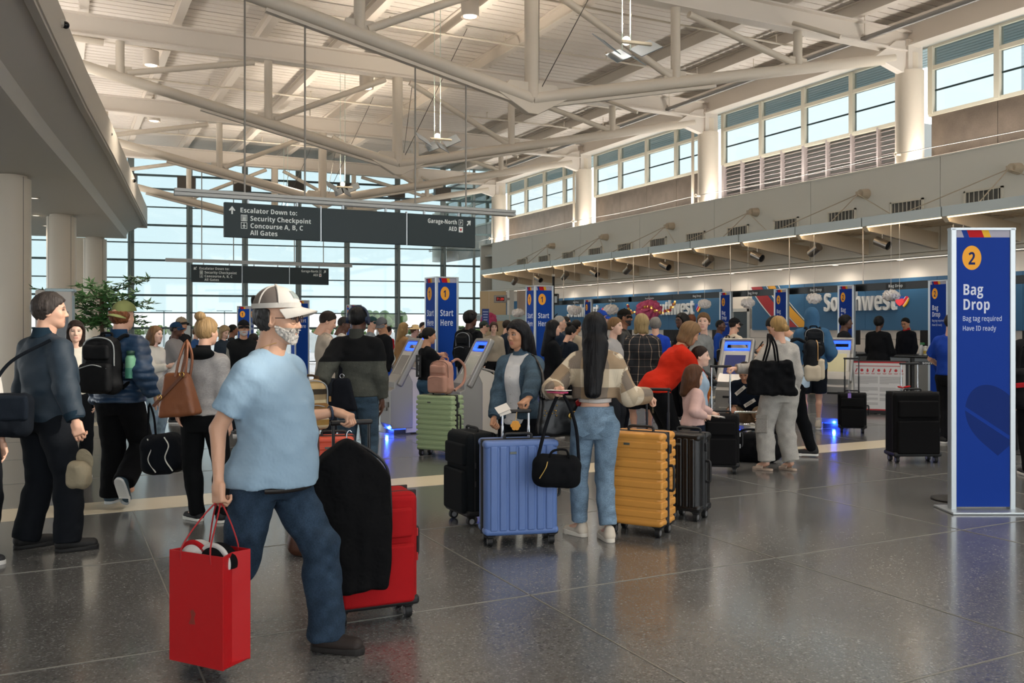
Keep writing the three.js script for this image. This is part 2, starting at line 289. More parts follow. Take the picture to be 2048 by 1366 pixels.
// far glazed wall, a little skewed to the hall
{
  const A = rd(-0.3, 44.2), dir = rd(-0.9615, -0.2747).normalize();       // runs to the left from the corner
  const nrm = V(-dir.z, 0, dir.x); if (nrm.dot(rd(0, -1)) < 0) nrm.negate();
  const P = (t, y, o = 0) => A.clone().addScaledVector(dir, t).addScaledVector(nrm, o).setY(y);
  const clear = M(new THREE.Color(0.62, 0.62, 0.62), 0.02, { transmission: 1, thickness: 0 }), shade = M(new THREE.Color(0.485, 0.545, 0.555), 0.03, { transmission: 1, thickness: 0 });
  const w = new THREE.Group(); w.name = 'window_6'; w.userData = { kind: 'structure' }; scene.add(w);
  const ts = []; const kOf = u => { const k = (u - 1024) / FOCAL; return (-0.3 - k * 44.2) / (0.9615 - k * 0.2747); };
  for (const u of [1000, 948, 886, 795, 694, 597, 490, 379, 262, 140, 10, -150]) ts.push(kOf(u));
  const ys = [0.05, 1.6, 2.28, 3.05, 3.82, 4.6, 5.37, 6.15, 6.95, 7.75, 8.35, 9.4];
  const ang = Math.atan2(dir.x, dir.z);
  for (let i = 0; i < ts.length; i++) {
    part(w, 'mullion', box(0.07, 9.5, i > 1 ? 0.26 : 0.12).rotateY(ang).translate(...P(ts[i], 4.75).toArray()), mullion);
    if (i > 1 && i < 9) part(w, 'mullion_truss', J(bar(P(ts[i], 0, 0.5), P(ts[i], 7.4, 0.5), 0.05, 0.05, 8), [1, 2, 3, 4, 5, 6, 7].map(q => bar(P(ts[i], q - 1 + 0.2, 0.1), P(ts[i], q + 0.2, q % 2 ? 0.5 : 0.1), 0.03, 0.03, 6))), M(0x6f7875, 0.4, { metalness: 0.4 }));
    if (i === ts.length - 1) continue;
    const L = ts[i + 1] - ts[i], tm = (ts[i] + ts[i + 1]) / 2;
    for (let r = 0; r < ys.length - 1; r++) {
      const h = ys[r + 1] - ys[r];
      part(w, 'pane', box(0.012, h - 0.05, L - 0.1).rotateY(ang).translate(...P(tm, ys[r] + h / 2).toArray()), r < 2 ? clear : shade);
    }
    for (let r = 0; r < ys.length; r++) part(w, 'transom', box(0.09, r % 2 || r > 8 ? 0.09 : 0.05, L).rotateY(ang).translate(...P(tm, ys[r]).toArray()), M(0x55676a, 0.45, { metalness: 0.3 }));
  }
  for (let i = 2; i < 9; i++) part(w, 'shutter_box', box(0.5, 0.55, 0.75).rotateY(ang).translate(...P(ts[i] + 0.1, 8.0, 0.3).toArray()), M(0x574f47, 0.6));
}
// left: upper gallery with stepped edge on round columns
{
  const path = [[-3.4, 3.4], [-6.25, 11.75], [-7.06, 14.0], [-8.34, 17.6], [-10.0, 22.5], [-15.4, 38]].map(([r, d]) => rd(r, d));
  const sweep = (o1, y1, o2, y2) => {              // quad strip between two offsets of the edge line (o = metres to the left)
    const pos = [], idx = [], left = rd(-0.94, -0.34).normalize();
    for (const p of path) { const a = p.clone().addScaledVector(left, o1), b = p.clone().addScaledVector(left, o2); pos.push(a.x, y1, a.z, b.x, y2, b.z); }
    for (let i = 0; i < path.length - 1; i++) idx.push(2 * i, 2 * i + 1, 2 * i + 2, 2 * i + 1, 2 * i + 3, 2 * i + 2);
    const g = new THREE.BufferGeometry(); g.setAttribute('position', new THREE.Float32BufferAttribute(pos, 3)); g.setIndex(idx); g.computeVertexNormals(); return g;
  };
  const gal = new THREE.Group(); gal.name = 'gallery'; gal.userData = { kind: 'structure' }; scene.add(gal);
  const wh = M(0xcfc8bc, 0.6);
  part(gal, 'fascia', J(sweep(0, 5.87, 0, 6.68), sweep(0, 6.68, 0.35, 6.68), sweep(0, 5.87, 0.12, 5.87), sweep(-0.03, 5.93, 0, 5.93)), wh);
  part(gal, 'recess_soffit', J(sweep(0.12, 5.87, 0.12, 5.95), sweep(0.12, 5.95, 0.75, 5.62)), wh);
  part(gal, 'lip', sweep(0.75, 5.62, 0.85, 5.36), wh);
  part(gal, 'soffit', sweep(0.85, 5.36, 16, 5.36), wh);
  part(gal, 'gallery_floor', J(sweep(0, 6.0, 16, 6.0)), wh);
  const e = path[5], left = rd(-0.94, -0.34).normalize();
  part(gal, 'end_cap', J(beam(e.clone().setY(6.25), e.clone().addScaledVector(left, 1).setY(6.25), 0.1, 0.86), beam(e.clone().addScaledVector(left, 0.8).setY(5.6), e.clone().addScaledVector(left, 16).setY(5.6), 0.1, 0.5)), wh);
  for (const [u, d] of [[22, 22.3], [123, 30], [190, 37.4]]) {
    const c = at(u, d), s = struct('column', bar(V(c.x, 0, c.z), V(c.x, 5.28, c.z), 0.45, 0.45, 36), colMat);
    part(s, 'neck', bar(V(c.x, 5.27, c.z), V(c.x, 5.37, c.z), 0.36, 0.36, 36), colMat);
    part(s, 'cladding_joint', J([0.9, 2.6, 4.2].map((q, i) => box(0.012, 5.3, 0.012, c.x + 0.449 * Math.cos(q), 2.66, c.z + 0.449 * Math.sin(q)))), M(0x7d766b, 0.7));
  }
  const c = at(163, 37.8); struct('wall_pier', box(0.5, 5.36, 0.9, c.x, 2.68, c.z).translate(0, 0, 0), colMat);
  // ceiling downlights in the gallery soffit
  const glow = M(0xffffff, 0.5, { emissive: 0xfff1dd, emissiveIntensity: 1.5 });
  for (const [u, d, w] of [[72, 30, 'widest looking'], [68, 26, 'nearest'], [92, 33, 'farthest']]) {
    const p = at(u, d, 5.35), l = thing('downlight', w + ' recessed downlight in the gallery soffit between the round columns', 'lamp', p, 0, 'gallery downlights');
    part(l, 'trim_ring', new THREE.TorusGeometry(0.13, 0.02, 6, 20).rotateX(Math.PI / 2), wh); part(l, 'lens', new THREE.CylinderGeometry(0.12, 0.12, 0.01, 20), glow);
    const s = new THREE.SpotLight(0xfff1dd, 12, 12, 1.0, 0.5); s.position.copy(p).y -= 0.03; s.target.position.set(p.x, 0, p.z); s.castShadow = true; scene.add(s, s.target);
  }
  for (const [px, py, w] of [[118, 46, 'nearest'], [211, 266, 'middle'], [261, 360, 'farthest']]) {   // dome cameras on the fascia
    const d = (6.45 - EYE) * FOCAL / (HORIZON - py), p = at(px + 2, d, 6.45);
    const c2 = thing('dome_camera', w + ' small black dome camera on the gallery fascia', 'camera', p, 0, 'dome cameras along the gallery edge');
    part(c2, 'housing', bar(V(-0.04, 0, 0), V(0.06, 0, 0), 0.07, 0.07, 14), wh); part(c2, 'dome', new THREE.SphereGeometry(0.06, 14, 10).translate(0.08, -0.02, 0), M(0x0a0a0e, 0.15));
  }
}
// sides and rear of the hall, outside the frame
{
  const gl = M(0xffffff, 0.02, { transmission: 1, thickness: 0 });
  const rear = new THREE.Group(); rear.name = 'window_7'; rear.userData = { kind: 'structure' }; scene.add(rear);
  for (let x = -21; x <= 19; x += 4) part(rear, 'mullion', box(0.15, 9.4, 0.2, x, 4.7, 15), mullion);
  for (let x = -21; x < 19; x += 4) for (let r = 0; r < 3; r++) part(rear, 'pane', box(3.85, 3.0, 0.012, x + 2, 1.65 + r * 3.1, 15), gl);
  part(rear, 'transom', J([0.1, 3.15, 6.25, 9.35].map(y => box(40, 0.1, 0.12, -1, y, 15))), mullion);
  struct('wall_left', uvm(box(0.3, 9.4, 30, -22, 4.7, 0)), paintCool);
  struct('wall_front_right', uvm(box(0.3, 9.4, 13, XC + 1, 4.7, 8.5)), paintCool);
}
{
  const nb = thing('neighbouring_building', 'pale panelled building seen through the nearest high windows', 'building', V(41, -0.25, 6));
  part(nb, 'facade', box(1, 22, 66, 0, 11, 0), M(0xe4e8ea, 0.7));
  for (let k = 0; k < 11; k++) part(nb, 'facade_rib', box(0.12, 21.8, 0.1, -0.55, 10.9, -32 + k * 6.4), M(0xc4cccf, 0.6));
  for (let k = 1; k < 6; k++) part(nb, 'facade_ledge', box(0.14, 0.1, 65, -0.55, k * 3.8, 0), M(0xc4cccf, 0.6));
}
// outside: apron, hedge line, lamp posts
{
  const g0 = struct('ground', box(500, 0.1, 420, 0, -0.3, -200), M(0xaab0ae, 0.9));
  for (let k = 0; k < 16; k++) {
    const c = at(150 + k * 55, 150 + (k * 37 % 50)), h = k > 10 && k < 12 ? 6 : rr(2, 3.2);
    const leaf = [];
    for (let q = 0; q < 110; q++) leaf.push(new THREE.IcosahedronGeometry(rr(0.06, 0.13) * h, 1).translate(rr(-0.9, 0.9) * h, rr(0.3, 0.75) * h, rr(-0.5, 0.5) * h));
    const t = thing('distant_tree', `leafy distant tree beyond the far glass, ${['first', 'second', 'third', 'fourth', 'fifth', 'sixth', 'seventh', 'eighth', 'ninth', 'tenth', 'eleventh', 'twelfth', 'thirteenth', 'fourteenth', 'fifteenth', 'sixteenth'][k]} along the skyline from the left`, 'tree', V(c.x, -0.25, c.z));
    part(t, 'crown', J(leaf), M(k > 10 && k < 12 ? 0x4f6b38 : 0x587040, 0.95)); part(t, 'trunk', bar(V(0, 0, 0), V(0, h * 0.5, 0), 0.04 * h, 0.03 * h, 6), M(0x6b5a48, 0.9));
  }
  for (const [u, where] of [[328, 'left of the woman in the pale denim jacket'], [449, 'seen just left of the nearer cap'], [232, 'beside the indoor tree']]) {
    const c = at(u, 90), t = thing('lamp_post', 'distant grey parking lamp post outside, ' + where, 'lamp post', V(c.x, -0.25, c.z));
    part(t, 'pole', bar(V(0, 0, 0), V(0, 3.6, 0), 0.09, 0.06, 8), M(0x7d8b8d, 0.6)); part(t, 'arm', box(1.5, 0.08, 0.1, 0, 3.6, 0), M(0x7d8b8d, 0.6));
  }
}
// ---------- canopy, counters, signs ----------
const font = await new FontLoader().loadAsync('fonts/droid/droid_sans_bold.typeface.json');
function text3(str, size, depth) { const g = new TextGeometry(str, { font, size, depth, curveSegments: 4, bevelEnabled: false }); g.computeBoundingBox(); return g; }
const blueWall = M(0x2a5f88, 0.5), signBlue = 0x103f9e;
{
  const fasM = M(0xb6bfbf, 0.4, { metalness: 0.3 }), brM = M(0xd9c9b0, 0.5);
  const can = new THREE.Group(); can.name = numbered('canopy'); can.userData = { kind: 'structure' }; scene.add(can);
  const zs = k => -8.13 - k * 1.985, NB = 14;
  const tubeLit = M(0xffffff, 0.5, { emissive: 0xffe2b8, emissiveIntensity: 2 });
  for (let k = 0; k < NB; k++) {
    const z = zs(k);
    // tapering bracket
    const br = extr([[0, 3.98], [0.02, 3.8], [0.12, 3.7], [0.5, 3.66], [XW - XF, 3.4], [XW - XF, 3.78], [0.9, 3.92]], 0.11, 0.01).translate(XF + 0.03, 0, z);
    part(can, 'bracket', br, brM);
    if (k === NB - 1) break;
    const zc = z - 0.9925;
    part(can, 'fascia_board', uvm(box(0.05, 0.2, 1.955, XF, 3.9, zc)), fasM);
    for (let q = 0; q < 9; q++) part(can, 'slat', box(0.17, 0.03, 1.9, XF + 0.25 + q * 0.245, 3.93, zc), brM);
    part(can, 'roof_sheet', box(XW - XF, 0.02, 1.985, (XW + XF) / 2, 3.99, zc), fasM);
    part(can, 'lamp_tube', bar(V(XF + 0.07, 3.79, zc - 0.92), V(XF + 0.07, 3.79, zc + 0.92), 0.014, 0.014, 8), tubeLit);
    const l = new THREE.RectAreaLight(0xffdfb4, 14, 1.84, 0.03); l.position.set(XF + 0.1, 3.77, zc); l.lookAt(XF + 1.4, 3.4, zc); scene.add(l);
  }
  part(can, 'fascia_end', box(XW - XF, 0.2, 0.05, (XW + XF) / 2, 3.9, zs(NB - 1)), fasM);
  // wall anchors and stay rods
  const rodM = M(0xb3a48f, 0.45, { metalness: 0.3 });
  for (let k = 0; k < 7; k++) {
    const z = -8.13 - k * 3.97, g = new THREE.Group(); g.name = 'canopy_stay'; g.position.set(XW, 4.94, z); can.add(g);
    part(g, 'anchor', J(turnZ(new THREE.CylinderGeometry(0.1, 0.13, 0.24, 14), Math.PI / 2).translate(-0.12, 0, 0), box(0.12, 0.12, 0.1, -0.28, -0.02, 0)), rodM);
    for (const dz of [0, -1.985, 1.985]) { part(g, 'rod', bar(V(-0.32, -0.03, 0), V(-1.35, -0.86, dz), 0.012, 0.012, 6), rodM); part(g, 'lug', rbox(0.16, 0.14, 0.05, 0.02, -1.38, -0.88, dz), rodM); }
  }
  // spot heads and header drop rods
  const spotM = M(0x8d8780, 0.3, { metalness: 0.8 });
  const lean = [];
  for (let k = 2; k < NB - 1; k++) {
    const z = zs(k) - 0.02, s = thing('canopy_spotlight', `${['third', 'fourth', 'fifth', 'sixth', 'seventh', 'eighth', 'ninth', 'tenth', 'eleventh', 'twelfth', 'thirteenth'][k - 2]} cylindrical spotlight under the canopy, counted from the near end`, 'spotlight', V(XF + 0.55, 3.66, z), 0, 'canopy spotlights');
    const a = k % 2 ? 0.45 : 2.7;
    part(s, 'stem', bar(V(0, 0, 0.08), V(0, -0.16, 0.08), 0.015, 0.015, 8), spotM);
    const dirv = V(0.1, -0.45, k % 2 ? 1 : -1).normalize();
    const hd = part(s, 'barrel', bar(V(0, -0.2, 0.08).addScaledVector(dirv, -0.17), V(0, -0.2, 0.08).addScaledVector(dirv, 0.17), 0.1, 0.1, 20, true), spotM);
    part(s, 'lens', bar(V(0, -0.2, 0.08).addScaledVector(dirv, 0.12), V(0, -0.2, 0.08).addScaledVector(dirv, 0.13), 0.098, 0.098, 20), black);
    part(s, 'rear_cap', bar(V(0, -0.2, 0.08).addScaledVector(dirv, -0.17), V(0, -0.2, 0.08).addScaledVector(dirv, -0.16), 0.098, 0.098, 20), spotM);
  }
  const cv = thing('cove_light', 'long warm white light strip under the soffit along the counter wall', 'lamp', V(XW + 0.22, 3.285, -22));
  part(cv, 'channel', box(0.08, 0.03, 32), paintCool); part(cv, 'lamp_strip', box(0.06, 0.01, 32, 0, -0.02, 0), M(0xffffff, 0.5, { emissive: 0xfff0dc, emissiveIntensity: 1.2 }));
  { const l = new THREE.RectAreaLight(0xfff0dc, 11, 32, 0.08); l.position.set(XW + 0.24, 3.25, -22); l.lookAt(XB + 0.3, 2.6, -22); scene.add(l); }
  // soffit downlights washing the back wall
  const lens = M(0xffffff, 0.5, { emissive: 0xfff4e4, emissiveIntensity: 4 });
  for (let k = 0; k < 15; k++) {
    const p = V(XB - 0.5, 3.3, -7.3 - k * 2.1), d = thing('downlight', `${['first', 'second', 'third', 'fourth', 'fifth', 'sixth', 'seventh', 'eighth', 'ninth', 'tenth', 'eleventh', 'twelfth', 'thirteenth', 'fourteenth', 'fifteenth'][k]} recessed downlight along the counter wall, counted from the near end`, 'lamp', p, 0, 'downlights over the counter wall');
    part(d, 'trim_ring', new THREE.TorusGeometry(0.09, 0.015, 6, 18).rotateX(Math.PI / 2), paintCool); part(d, 'lens', new THREE.CylinderGeometry(0.08, 0.08, 0.02, 18), lens);
    const s = new THREE.SpotLight(0xfff0dc, 2.5, 8, 1.3, 0.8); s.position.set(p.x, p.y - 0.03, p.z); s.target.position.set(p.x + 0.25, 1.8, p.z); s.castShadow = true; s.shadow.radius = 3; scene.add(s, s.target);
  }
}
// blue wall panels with raised lettering
function heartLogo(s) { const h = new THREE.Shape(); h.moveTo(0, -0.5); h.bezierCurveTo(-0.7, 0.0, -0.55, 0.55, -0.25, 0.5); h.bezierCurveTo(-0.1, 0.48, 0, 0.36, 0, 0.3); h.bezierCurveTo(0, 0.36, 0.1, 0.48, 0.25, 0.5); h.bezierCurveTo(0.55, 0.55, 0.7, 0, 0, -0.5); return new THREE.ExtrudeGeometry(h, { depth: 0.12, bevelEnabled: true, bevelSize: 0.03, bevelThickness: 0.03, bevelSegments: 2, curveSegments: 8 }).scale(s, s, s); }
const heartTex = canvasTex(128, 128, (x, w, h) => { x.fillStyle = '#c8ccd4'; x.fillRect(0, 0, w, h); x.save(); x.translate(w / 2, h / 2); x.rotate(-0.9); x.fillStyle = '#304cb2'; x.fillRect(-w, -h, 2 * w, h * 0.86); x.fillStyle = '#fff'; x.fillRect(-w, -0.16 * h, 2 * w, 0.04 * h); x.fillStyle = '#d5152e'; x.fillRect(-w, -0.12 * h, 2 * w, 0.26 * h); x.fillStyle = '#fff'; x.fillRect(-w, 0.14 * h, 2 * w, .04 * h); x.fillStyle = '#ffbf27'; x.fillRect(-w, 0.18 * h, 2 * w, 0.2 * h); x.restore(); });
{
  const pan = new THREE.Group(); pan.name = numbered('wall_panel'); pan.userData = { kind: 'structure' }; scene.add(pan);
  const zA0 = zOn(1446, XB), zB0 = zOn(1508, XB), X = XB - 0.06;
  for (const [z0, z1, n] of [[zA0, -40, 6], [-6.2, zB0, 7]]) for (let k = 0; k < n; k++) { const a = z0 + (z1 - z0) * k / n, b = z0 + (z1 - z0) * (k + 1) / n; part(pan, 'blue_panel', uvm(rbox(0.05, 1.33, Math.abs(b - a) - 0.006, 0.004, X, 2.2, (a + b) / 2)), blueWall); }
  const white = M(0xd9dde0, 0.45);
  [[-34.5 / 20.2, 'farthest'], [-28.2 / 20.2, 'middle'], [-19.54 / 20.2, 'nearest']].forEach(([k, where]) => {
    const g = text3('Southwest', 0.5, 0.08), bb = g.boundingBox, w = bb.max.x - bb.min.x; g.scale(2.42 / w, 1, 1);
    g.rotateY(-Math.PI / 2); const z0 = k * (XB - 0.1);
    const t = thing('wall_lettering', `${where} raised white airline name on the blue counter wall`, 'sign', V(XB - 0.08, 2.06, z0));
    part(t, 'letters', g, white);
    const hg = heartLogo(0.26); const q = hg.attributes.uv, pp = hg.attributes.position; for (let i = 0; i < q.count; i++) q.setXY(i, pp.getX(i) / 0.26 * 0.9 + 0.5, pp.getY(i) / 0.26 * 0.9 + 0.5);
    part(t, 'heart_emblem', hg.rotateY(-Math.PI / 2).translate(0, 0.2, 2.66), M(0xffffff, 0.3, { map: heartTex, metalness: 0.2 }));
  });
  // painted swoosh left of the nearest lettering: three curved bands
  const sw = thing('wall_graphic', 'curved red and yellow stripe graphic on the blue counter wall', 'sign', V(XB - 0.1, 0, 0));
  const band = (o, w, c) => { const s = new THREE.Shape(), z0 = -21.55 + o; s.moveTo(z0, 2.86); s.quadraticCurveTo(z0 + 0.35, 2.35, z0 + 1.3, 1.62); s.lineTo(z0 + 1.3 + w * 1.4, 1.62); s.quadraticCurveTo(z0 + 0.35 + w * 1.15, 2.35, z0 + w, 2.86); s.closePath(); const g = new THREE.ExtrudeGeometry(s, { depth: 0.012, bevelEnabled: false, curveSegments: 14 }); part(sw, 'band', g.rotateY(-Math.PI / 2), M(c, 0.45)); };
  band(-0.06, 0.04, 0xcfd6da); band(0.0, 0.46, 0xa3262f); band(0.66, 0.03, 0xcfd6da); band(0.72, 0.3, 0xe0a32e); band(1.16, .03, 0xcfd6da);
  // door in the gap between the panels
  const door = new THREE.Group(); door.name = 'door_1'; door.userData = { kind: 'structure' }; scene.add(door);
  part(door, 'door_leaf', rbox(0.05, 2.1, 0.62, 0.01, XB - 0.04, 1.05, (zA0 + zB0) / 2 + 0.18), M(0x27343b, 0.4)); part(door, 'door_frame', J(box(0.08, 2.2, 0.1, XB - 0.04, 1.1, (zA0 + zB0) / 2 - 0.2), box(0.08, 2.2, 0.1, XB - 0.04, 1.1, (zA0 + zB0) / 2 + 0.55), box(0.08, 0.1, 0.85, XB - 0.04, 2.16, (zA0 + zB0) / 2 + 0.17)), M(0xb4b6b4, 0.5));
  part(door, 'door_handle', box(0.06, 0.1, 0.03, XB - 0.09, 1.05, (zA0 + zB0) / 2 - 0.05), steel);
}
// hanging black header with counter names
{
  const hm = M(0x14191c, 0.35), centres = [-9.5, -11.9, -14.3, -16.7, -19.0, -21.4, -23.8, -26.0, -28.4, -30.8].map(z => z * XH / 17);
  const lab = canvasTex(256, 64, (x, w, h) => { x.fillStyle = '#14191c'; x.fillRect(0, 0, w, h); x.fillStyle = '#dfe4e6'; x.font = 'bold 44px sans-serif'; x.textAlign = 'center'; x.textBaseline = 'middle'; x.fillText('Bag Drop', w / 2, h / 2); });
  const lab2 = canvasTex(256, 64, (x, w, h) => { x.fillStyle = '#14191c'; x.fillRect(0, 0, w, h); x.fillStyle = '#dfe4e6'; x.font = 'bold 36px sans-serif'; x.textAlign = 'center'; x.textBaseline = 'middle'; x.fillText('Boarding Station', w / 2, h / 2, 240); });
  centres.forEach((z, i) => {
    const g = thing('header_sign', `${['first', 'second', 'third', 'fourth', 'fifth', 'sixth', 'seventh', 'eighth', 'ninth', 'tenth'][i]} black hanging counter header sign from the near end`, 'sign', V(XH, 2.5, z), 0, 'counter header signs');
    part(g, 'board', rbox(0.06, 0.16, 2.27, 0.006), hm);
    part(g, 'lettering', new THREE.PlaneGeometry(0.5, 0.12).rotateY(-Math.PI / 2).translate(-0.0325, 0, 0), M(0xffffff, 0.5, { map: i === 6 ? lab2 : lab }));
    for (const q of [-0.9]) part(g, 'drop_rod', bar(V(0, 0.08, q), V(0, 1.43, q), 0.012, 0.012, 8), paint);
  });
}
// printed banners
function drawStripe(x, w, y, h) { x.fillStyle = '#a9a6b4'; x.fillRect(0, y, w, h); const p = (a, b, c) => { x.fillStyle = c; x.beginPath(); x.moveTo(a * w, y); x.lineTo(b * w, y); x.lineTo((b + 0.05) * w, y + h); x.lineTo((a + 0.05) * w, y + h); x.fill(); }; p(0.1, 0.2, '#173b8f'); p(0.2, 0.47, '#b3151f'); p(0.47, 0.6, '#e0ae33'); x.fillStyle = '#e8e8ee'; }
const bagTex = canvasTex(512, 2048, (x, w, h) => {
  x.fillStyle = '#0a3590'; x.fillRect(0, 0, w, h); drawStripe(x, w, 0, 54);
  x.fillStyle = '#f2a93b'; x.beginPath(); x.arc(150, 205, 90, 0, 7); x.fill(); x.fillStyle = '#12235e'; x.font = 'bold 130px sans-serif'; x.textAlign = 'center'; x.textBaseline = 'middle'; x.fillText('2', 150, 210);
  x.fillStyle = '#d3d9e6'; x.textAlign = 'left'; x.textBaseline = 'alphabetic'; x.font = 'bold 112px sans-serif'; x.fillText('Bag', 62, 480); x.fillText('Drop', 62, 590); x.font = '50px sans-serif'; x.fillText('Bag tag required', 62, 672, 400); x.fillText('Have ID ready', 62, 744, 340);
  x.fillStyle = '#08276e'; x.beginPath(); x.moveTo(86, 1340); x.bezierCurveTo(100, 1120, 330, 1090, 512, 1230); x.lineTo(512, 1590); x.lineTo(395, 1670); x.bezierCurveTo(230, 1560, 110, 1500, 86, 1340); x.fill(); x.strokeStyle = '#0a3590'; x.lineWidth = 26; x.beginPath(); x.moveTo(86, 1320); x.lineTo(512, 1540); x.stroke();
});
const startTex = canvasTex(384, 1600, (x, w, h) => {
  x.fillStyle = '#0c4099'; x.fillRect(0, 0, w, h); drawStripe(x, w, 0, 56);
  x.fillStyle = '#f2a93b'; x.beginPath(); x.arc(150, 190, 84, 0, 7); x.fill(); x.fillStyle = '#12235e'; x.font = 'bold 120px sans-serif'; x.textAlign = 'center'; x.textBaseline = 'middle'; x.fillText('1', 150, 195);
  x.fillStyle = '#d7dfee'; x.textAlign = 'left'; x.textBaseline = 'alphabetic'; x.font = 'bold 108px sans-serif'; x.fillText('Start', 56, 470); x.fillText('Here', 56, 590);
});
const alu = M(0xb4babd, 0.35, { metalness: 0.7 }), bagMat = M(0xffffff, 0.6, { specularIntensity: 0.3, map: bagTex }), startMat = M(0xffffff, 0.6, { specularIntensity: 0.3, map: startTex });
function banner(w, h, label, pos, turn, group) {
  const g = thing('banner_sign', label, 'sign', pos, turn, group);
  part(g, 'frame', J(rbox(0.05, h, 0.07, 0.008, -w / 2 - 0.02, h / 2, 0), rbox(0.05, h, 0.07, 0.008, w / 2 + 0.02, h / 2, 0), box(w + 0.09, 0.02, 0.07, 0, h - 0.01, 0)), alu);
  part(g, 'printed_panel', new THREE.PlaneGeometry(w, h - 0.06).translate(0, h / 2 + 0.01, 0.026), bagMat);
  part(g, 'backing', box(w, h - 0.06, 0.04, 0, h / 2 + 0.01, 0), M(0x123a8a, 0.6));
  part(g, 'base_plate', rbox(w + 0.2, 0.02, 0.36, 0.008, 0, 0.01, 0), alu);
  return g;
}
banner(0.47, 2.45, 'tall blue Bag Drop banner standing alone in the right foreground', at(1963, 7.8), heading(0));
{
  const where = { 1878: 'blue Bag Drop banner beside the agent at the nearest counter', 1693: 'blue Bag Drop banner right of the man in the blue hood', 1563: 'blue Bag Drop banner in front of the striped wall graphic', 1452: 'blue Bag Drop banner beside the man in a cream shirt' };
  for (const [u, l] of Object.entries(where)) banner(0.38, 2.56, l, V(XH - 0.2, 0, zOn(+u, XH - 0.2)), -Math.PI / 2, 'counter banners');
  banner(0.38, 2.56, 'farthest blue Bag Drop banner, behind the woman with long black hair', V(XH - 0.2, 0, zOn(1177, XH - 0.2)), -Math.PI / 2, 'counter banners');
}
function pillar(label, u, d, h, s, turn) {
  const g = thing('pillar_sign', label, 'sign', at(u, d), turn, 'start here pillars');
  part(g, 'core', box(s - 0.02, h - 0.03, s - 0.02, 0, h / 2, 0), M(0x123a8a, 0.6));
  for (let k = 0; k < 4; k++) { part(g, 'printed_panel', new THREE.PlaneGeometry(s - 0.05, h - 0.05).translate(0, h / 2, s / 2 - 0.006).rotateY(k * Math.PI / 2), startMat); part(g, 'corner_post', rbox(0.05, h, 0.05, 0.008, s / 2 - 0.02, h / 2, s / 2 - 0.02).rotateY(k * Math.PI / 2), alu); }
  part(g, 'cap', rbox(s + 0.01, 0.03, s + 0.01, 0.008, 0, h - 0.012, 0), alu);
}
pillar('near blue Start Here pillar beside the woman in black at the kiosk', 883, 18.0, 2.6, 0.5, heading(-38 + 180 + 45 + 180 - 45 + 90 - 20));
pillar('blue Start Here pillar in front of the airline counter wall', 1079, 21.6, 2.6, 0.5, heading(24));
pillar('small far Start Here pillar behind the moustached man', 491, 34, 2.42, 0.5, heading(2));
pillar('far Start Here pillar half hidden behind the white cap', 600, 31, 2.55, 0.5, heading(30));
pillar('far Start Here pillar behind the man wearing headphones', 708, 37, 2.55, 0.5, heading(26));
// overhead direction signs
function arrowUp(x, cx, cy, s, rot) { x.save(); x.translate(cx, cy); x.rotate(rot); x.fillRect(-s * 0.12, -s * 0.35, s * 0.24, s * 0.95); x.beginPath(); x.moveTo(0, -s * 0.6); x.lineTo(s * 0.5, s * 0.05); x.lineTo(s * 0.28, s * 0.14); x.lineTo(0, -s * 0.2); x.lineTo(-s * 0.28, s * 0.14); x.lineTo(-s * 0.5, s * 0.05); x.fill(); x.restore(); }
function icon(x, cx, cy, s, kind) {
  x.lineWidth = 4; x.strokeStyle = x.fillStyle = '#dfe6e3'; x.strokeRect(cx - s / 2, cy - s / 2, s, s);
  if (kind === 'gate') { for (const o of [-0.12, 0.12]) { x.beginPath(); x.arc(cx + o * s, cy - 0.2 * s, s * 0.09, 0, 7); x.fill(); x.fillRect(cx + o * s - s * 0.09, cy - 0.1 * s, s * 0.18, s * 0.45); } x.strokeRect(cx - s * 0.3, cy - s * 0.38, s * 0.6, s * 0.8); }
  if (kind === 'plane') { x.fillRect(cx - s * 0.06, cy - s * 0.4, s * 0.12, s * 0.75); x.beginPath(); x.moveTo(cx, cy - s * 0.12); x.lineTo(cx + s * 0.4, cy + s * 0.12); x.lineTo(cx - s * 0.4, cy + s * 0.12); x.fill(); x.beginPath(); x.moveTo(cx, cy + s * 0.18); x.lineTo(cx + s * 0.2, cy + s * 0.38); x.lineTo(cx - s * 0.2, cy + s * 0.38); x.fill(); }
  if (kind === 'P') { x.font = `bold ${s * 0.75}px sans-serif`; x.textAlign = 'center'; x.textBaseline = 'middle'; x.fillText('P', cx, cy + 2); }
  if (kind === 'aed') { x.fillRect(cx - s / 2, cy - s / 2, s, s); x.fillStyle = '#b23238'; x.beginPath(); x.moveTo(cx, cy + s * 0.32); x.bezierCurveTo(cx - s * 0.5, cy - s * 0.05, cx - s * 0.2, cy - s * 0.4, cx, cy - s * 0.12); x.bezierCurveTo(cx + s * 0.2, cy - s * 0.4, cx + s * 0.5, cy - s * 0.05, cx, cy + s * 0.32); x.fill(); x.fillStyle = '#dfe6e3'; }
}
const dirTex = rot => canvasTex(800, 264, (x, w, h) => { x.fillStyle = '#17292d'; x.fillRect(0, 0, w, h); x.fillStyle = '#dfe6e3'; arrowUp(x, 56, 52, 56, rot); x.font = 'bold 54px sans-serif'; x.textAlign = 'left'; x.textBaseline = 'alphabetic'; x.fillText('Escalator Down to:', 120, 68); x.fillText('Security Checkpoint', 204, 132, 560); x.fillText('Concourse A, B, C', 204, 192); x.fillText('All Gates', 204, 250); icon(x, 154, 112, 48, 'gate'); icon(x, 154, 174, 48, 'plane'); });
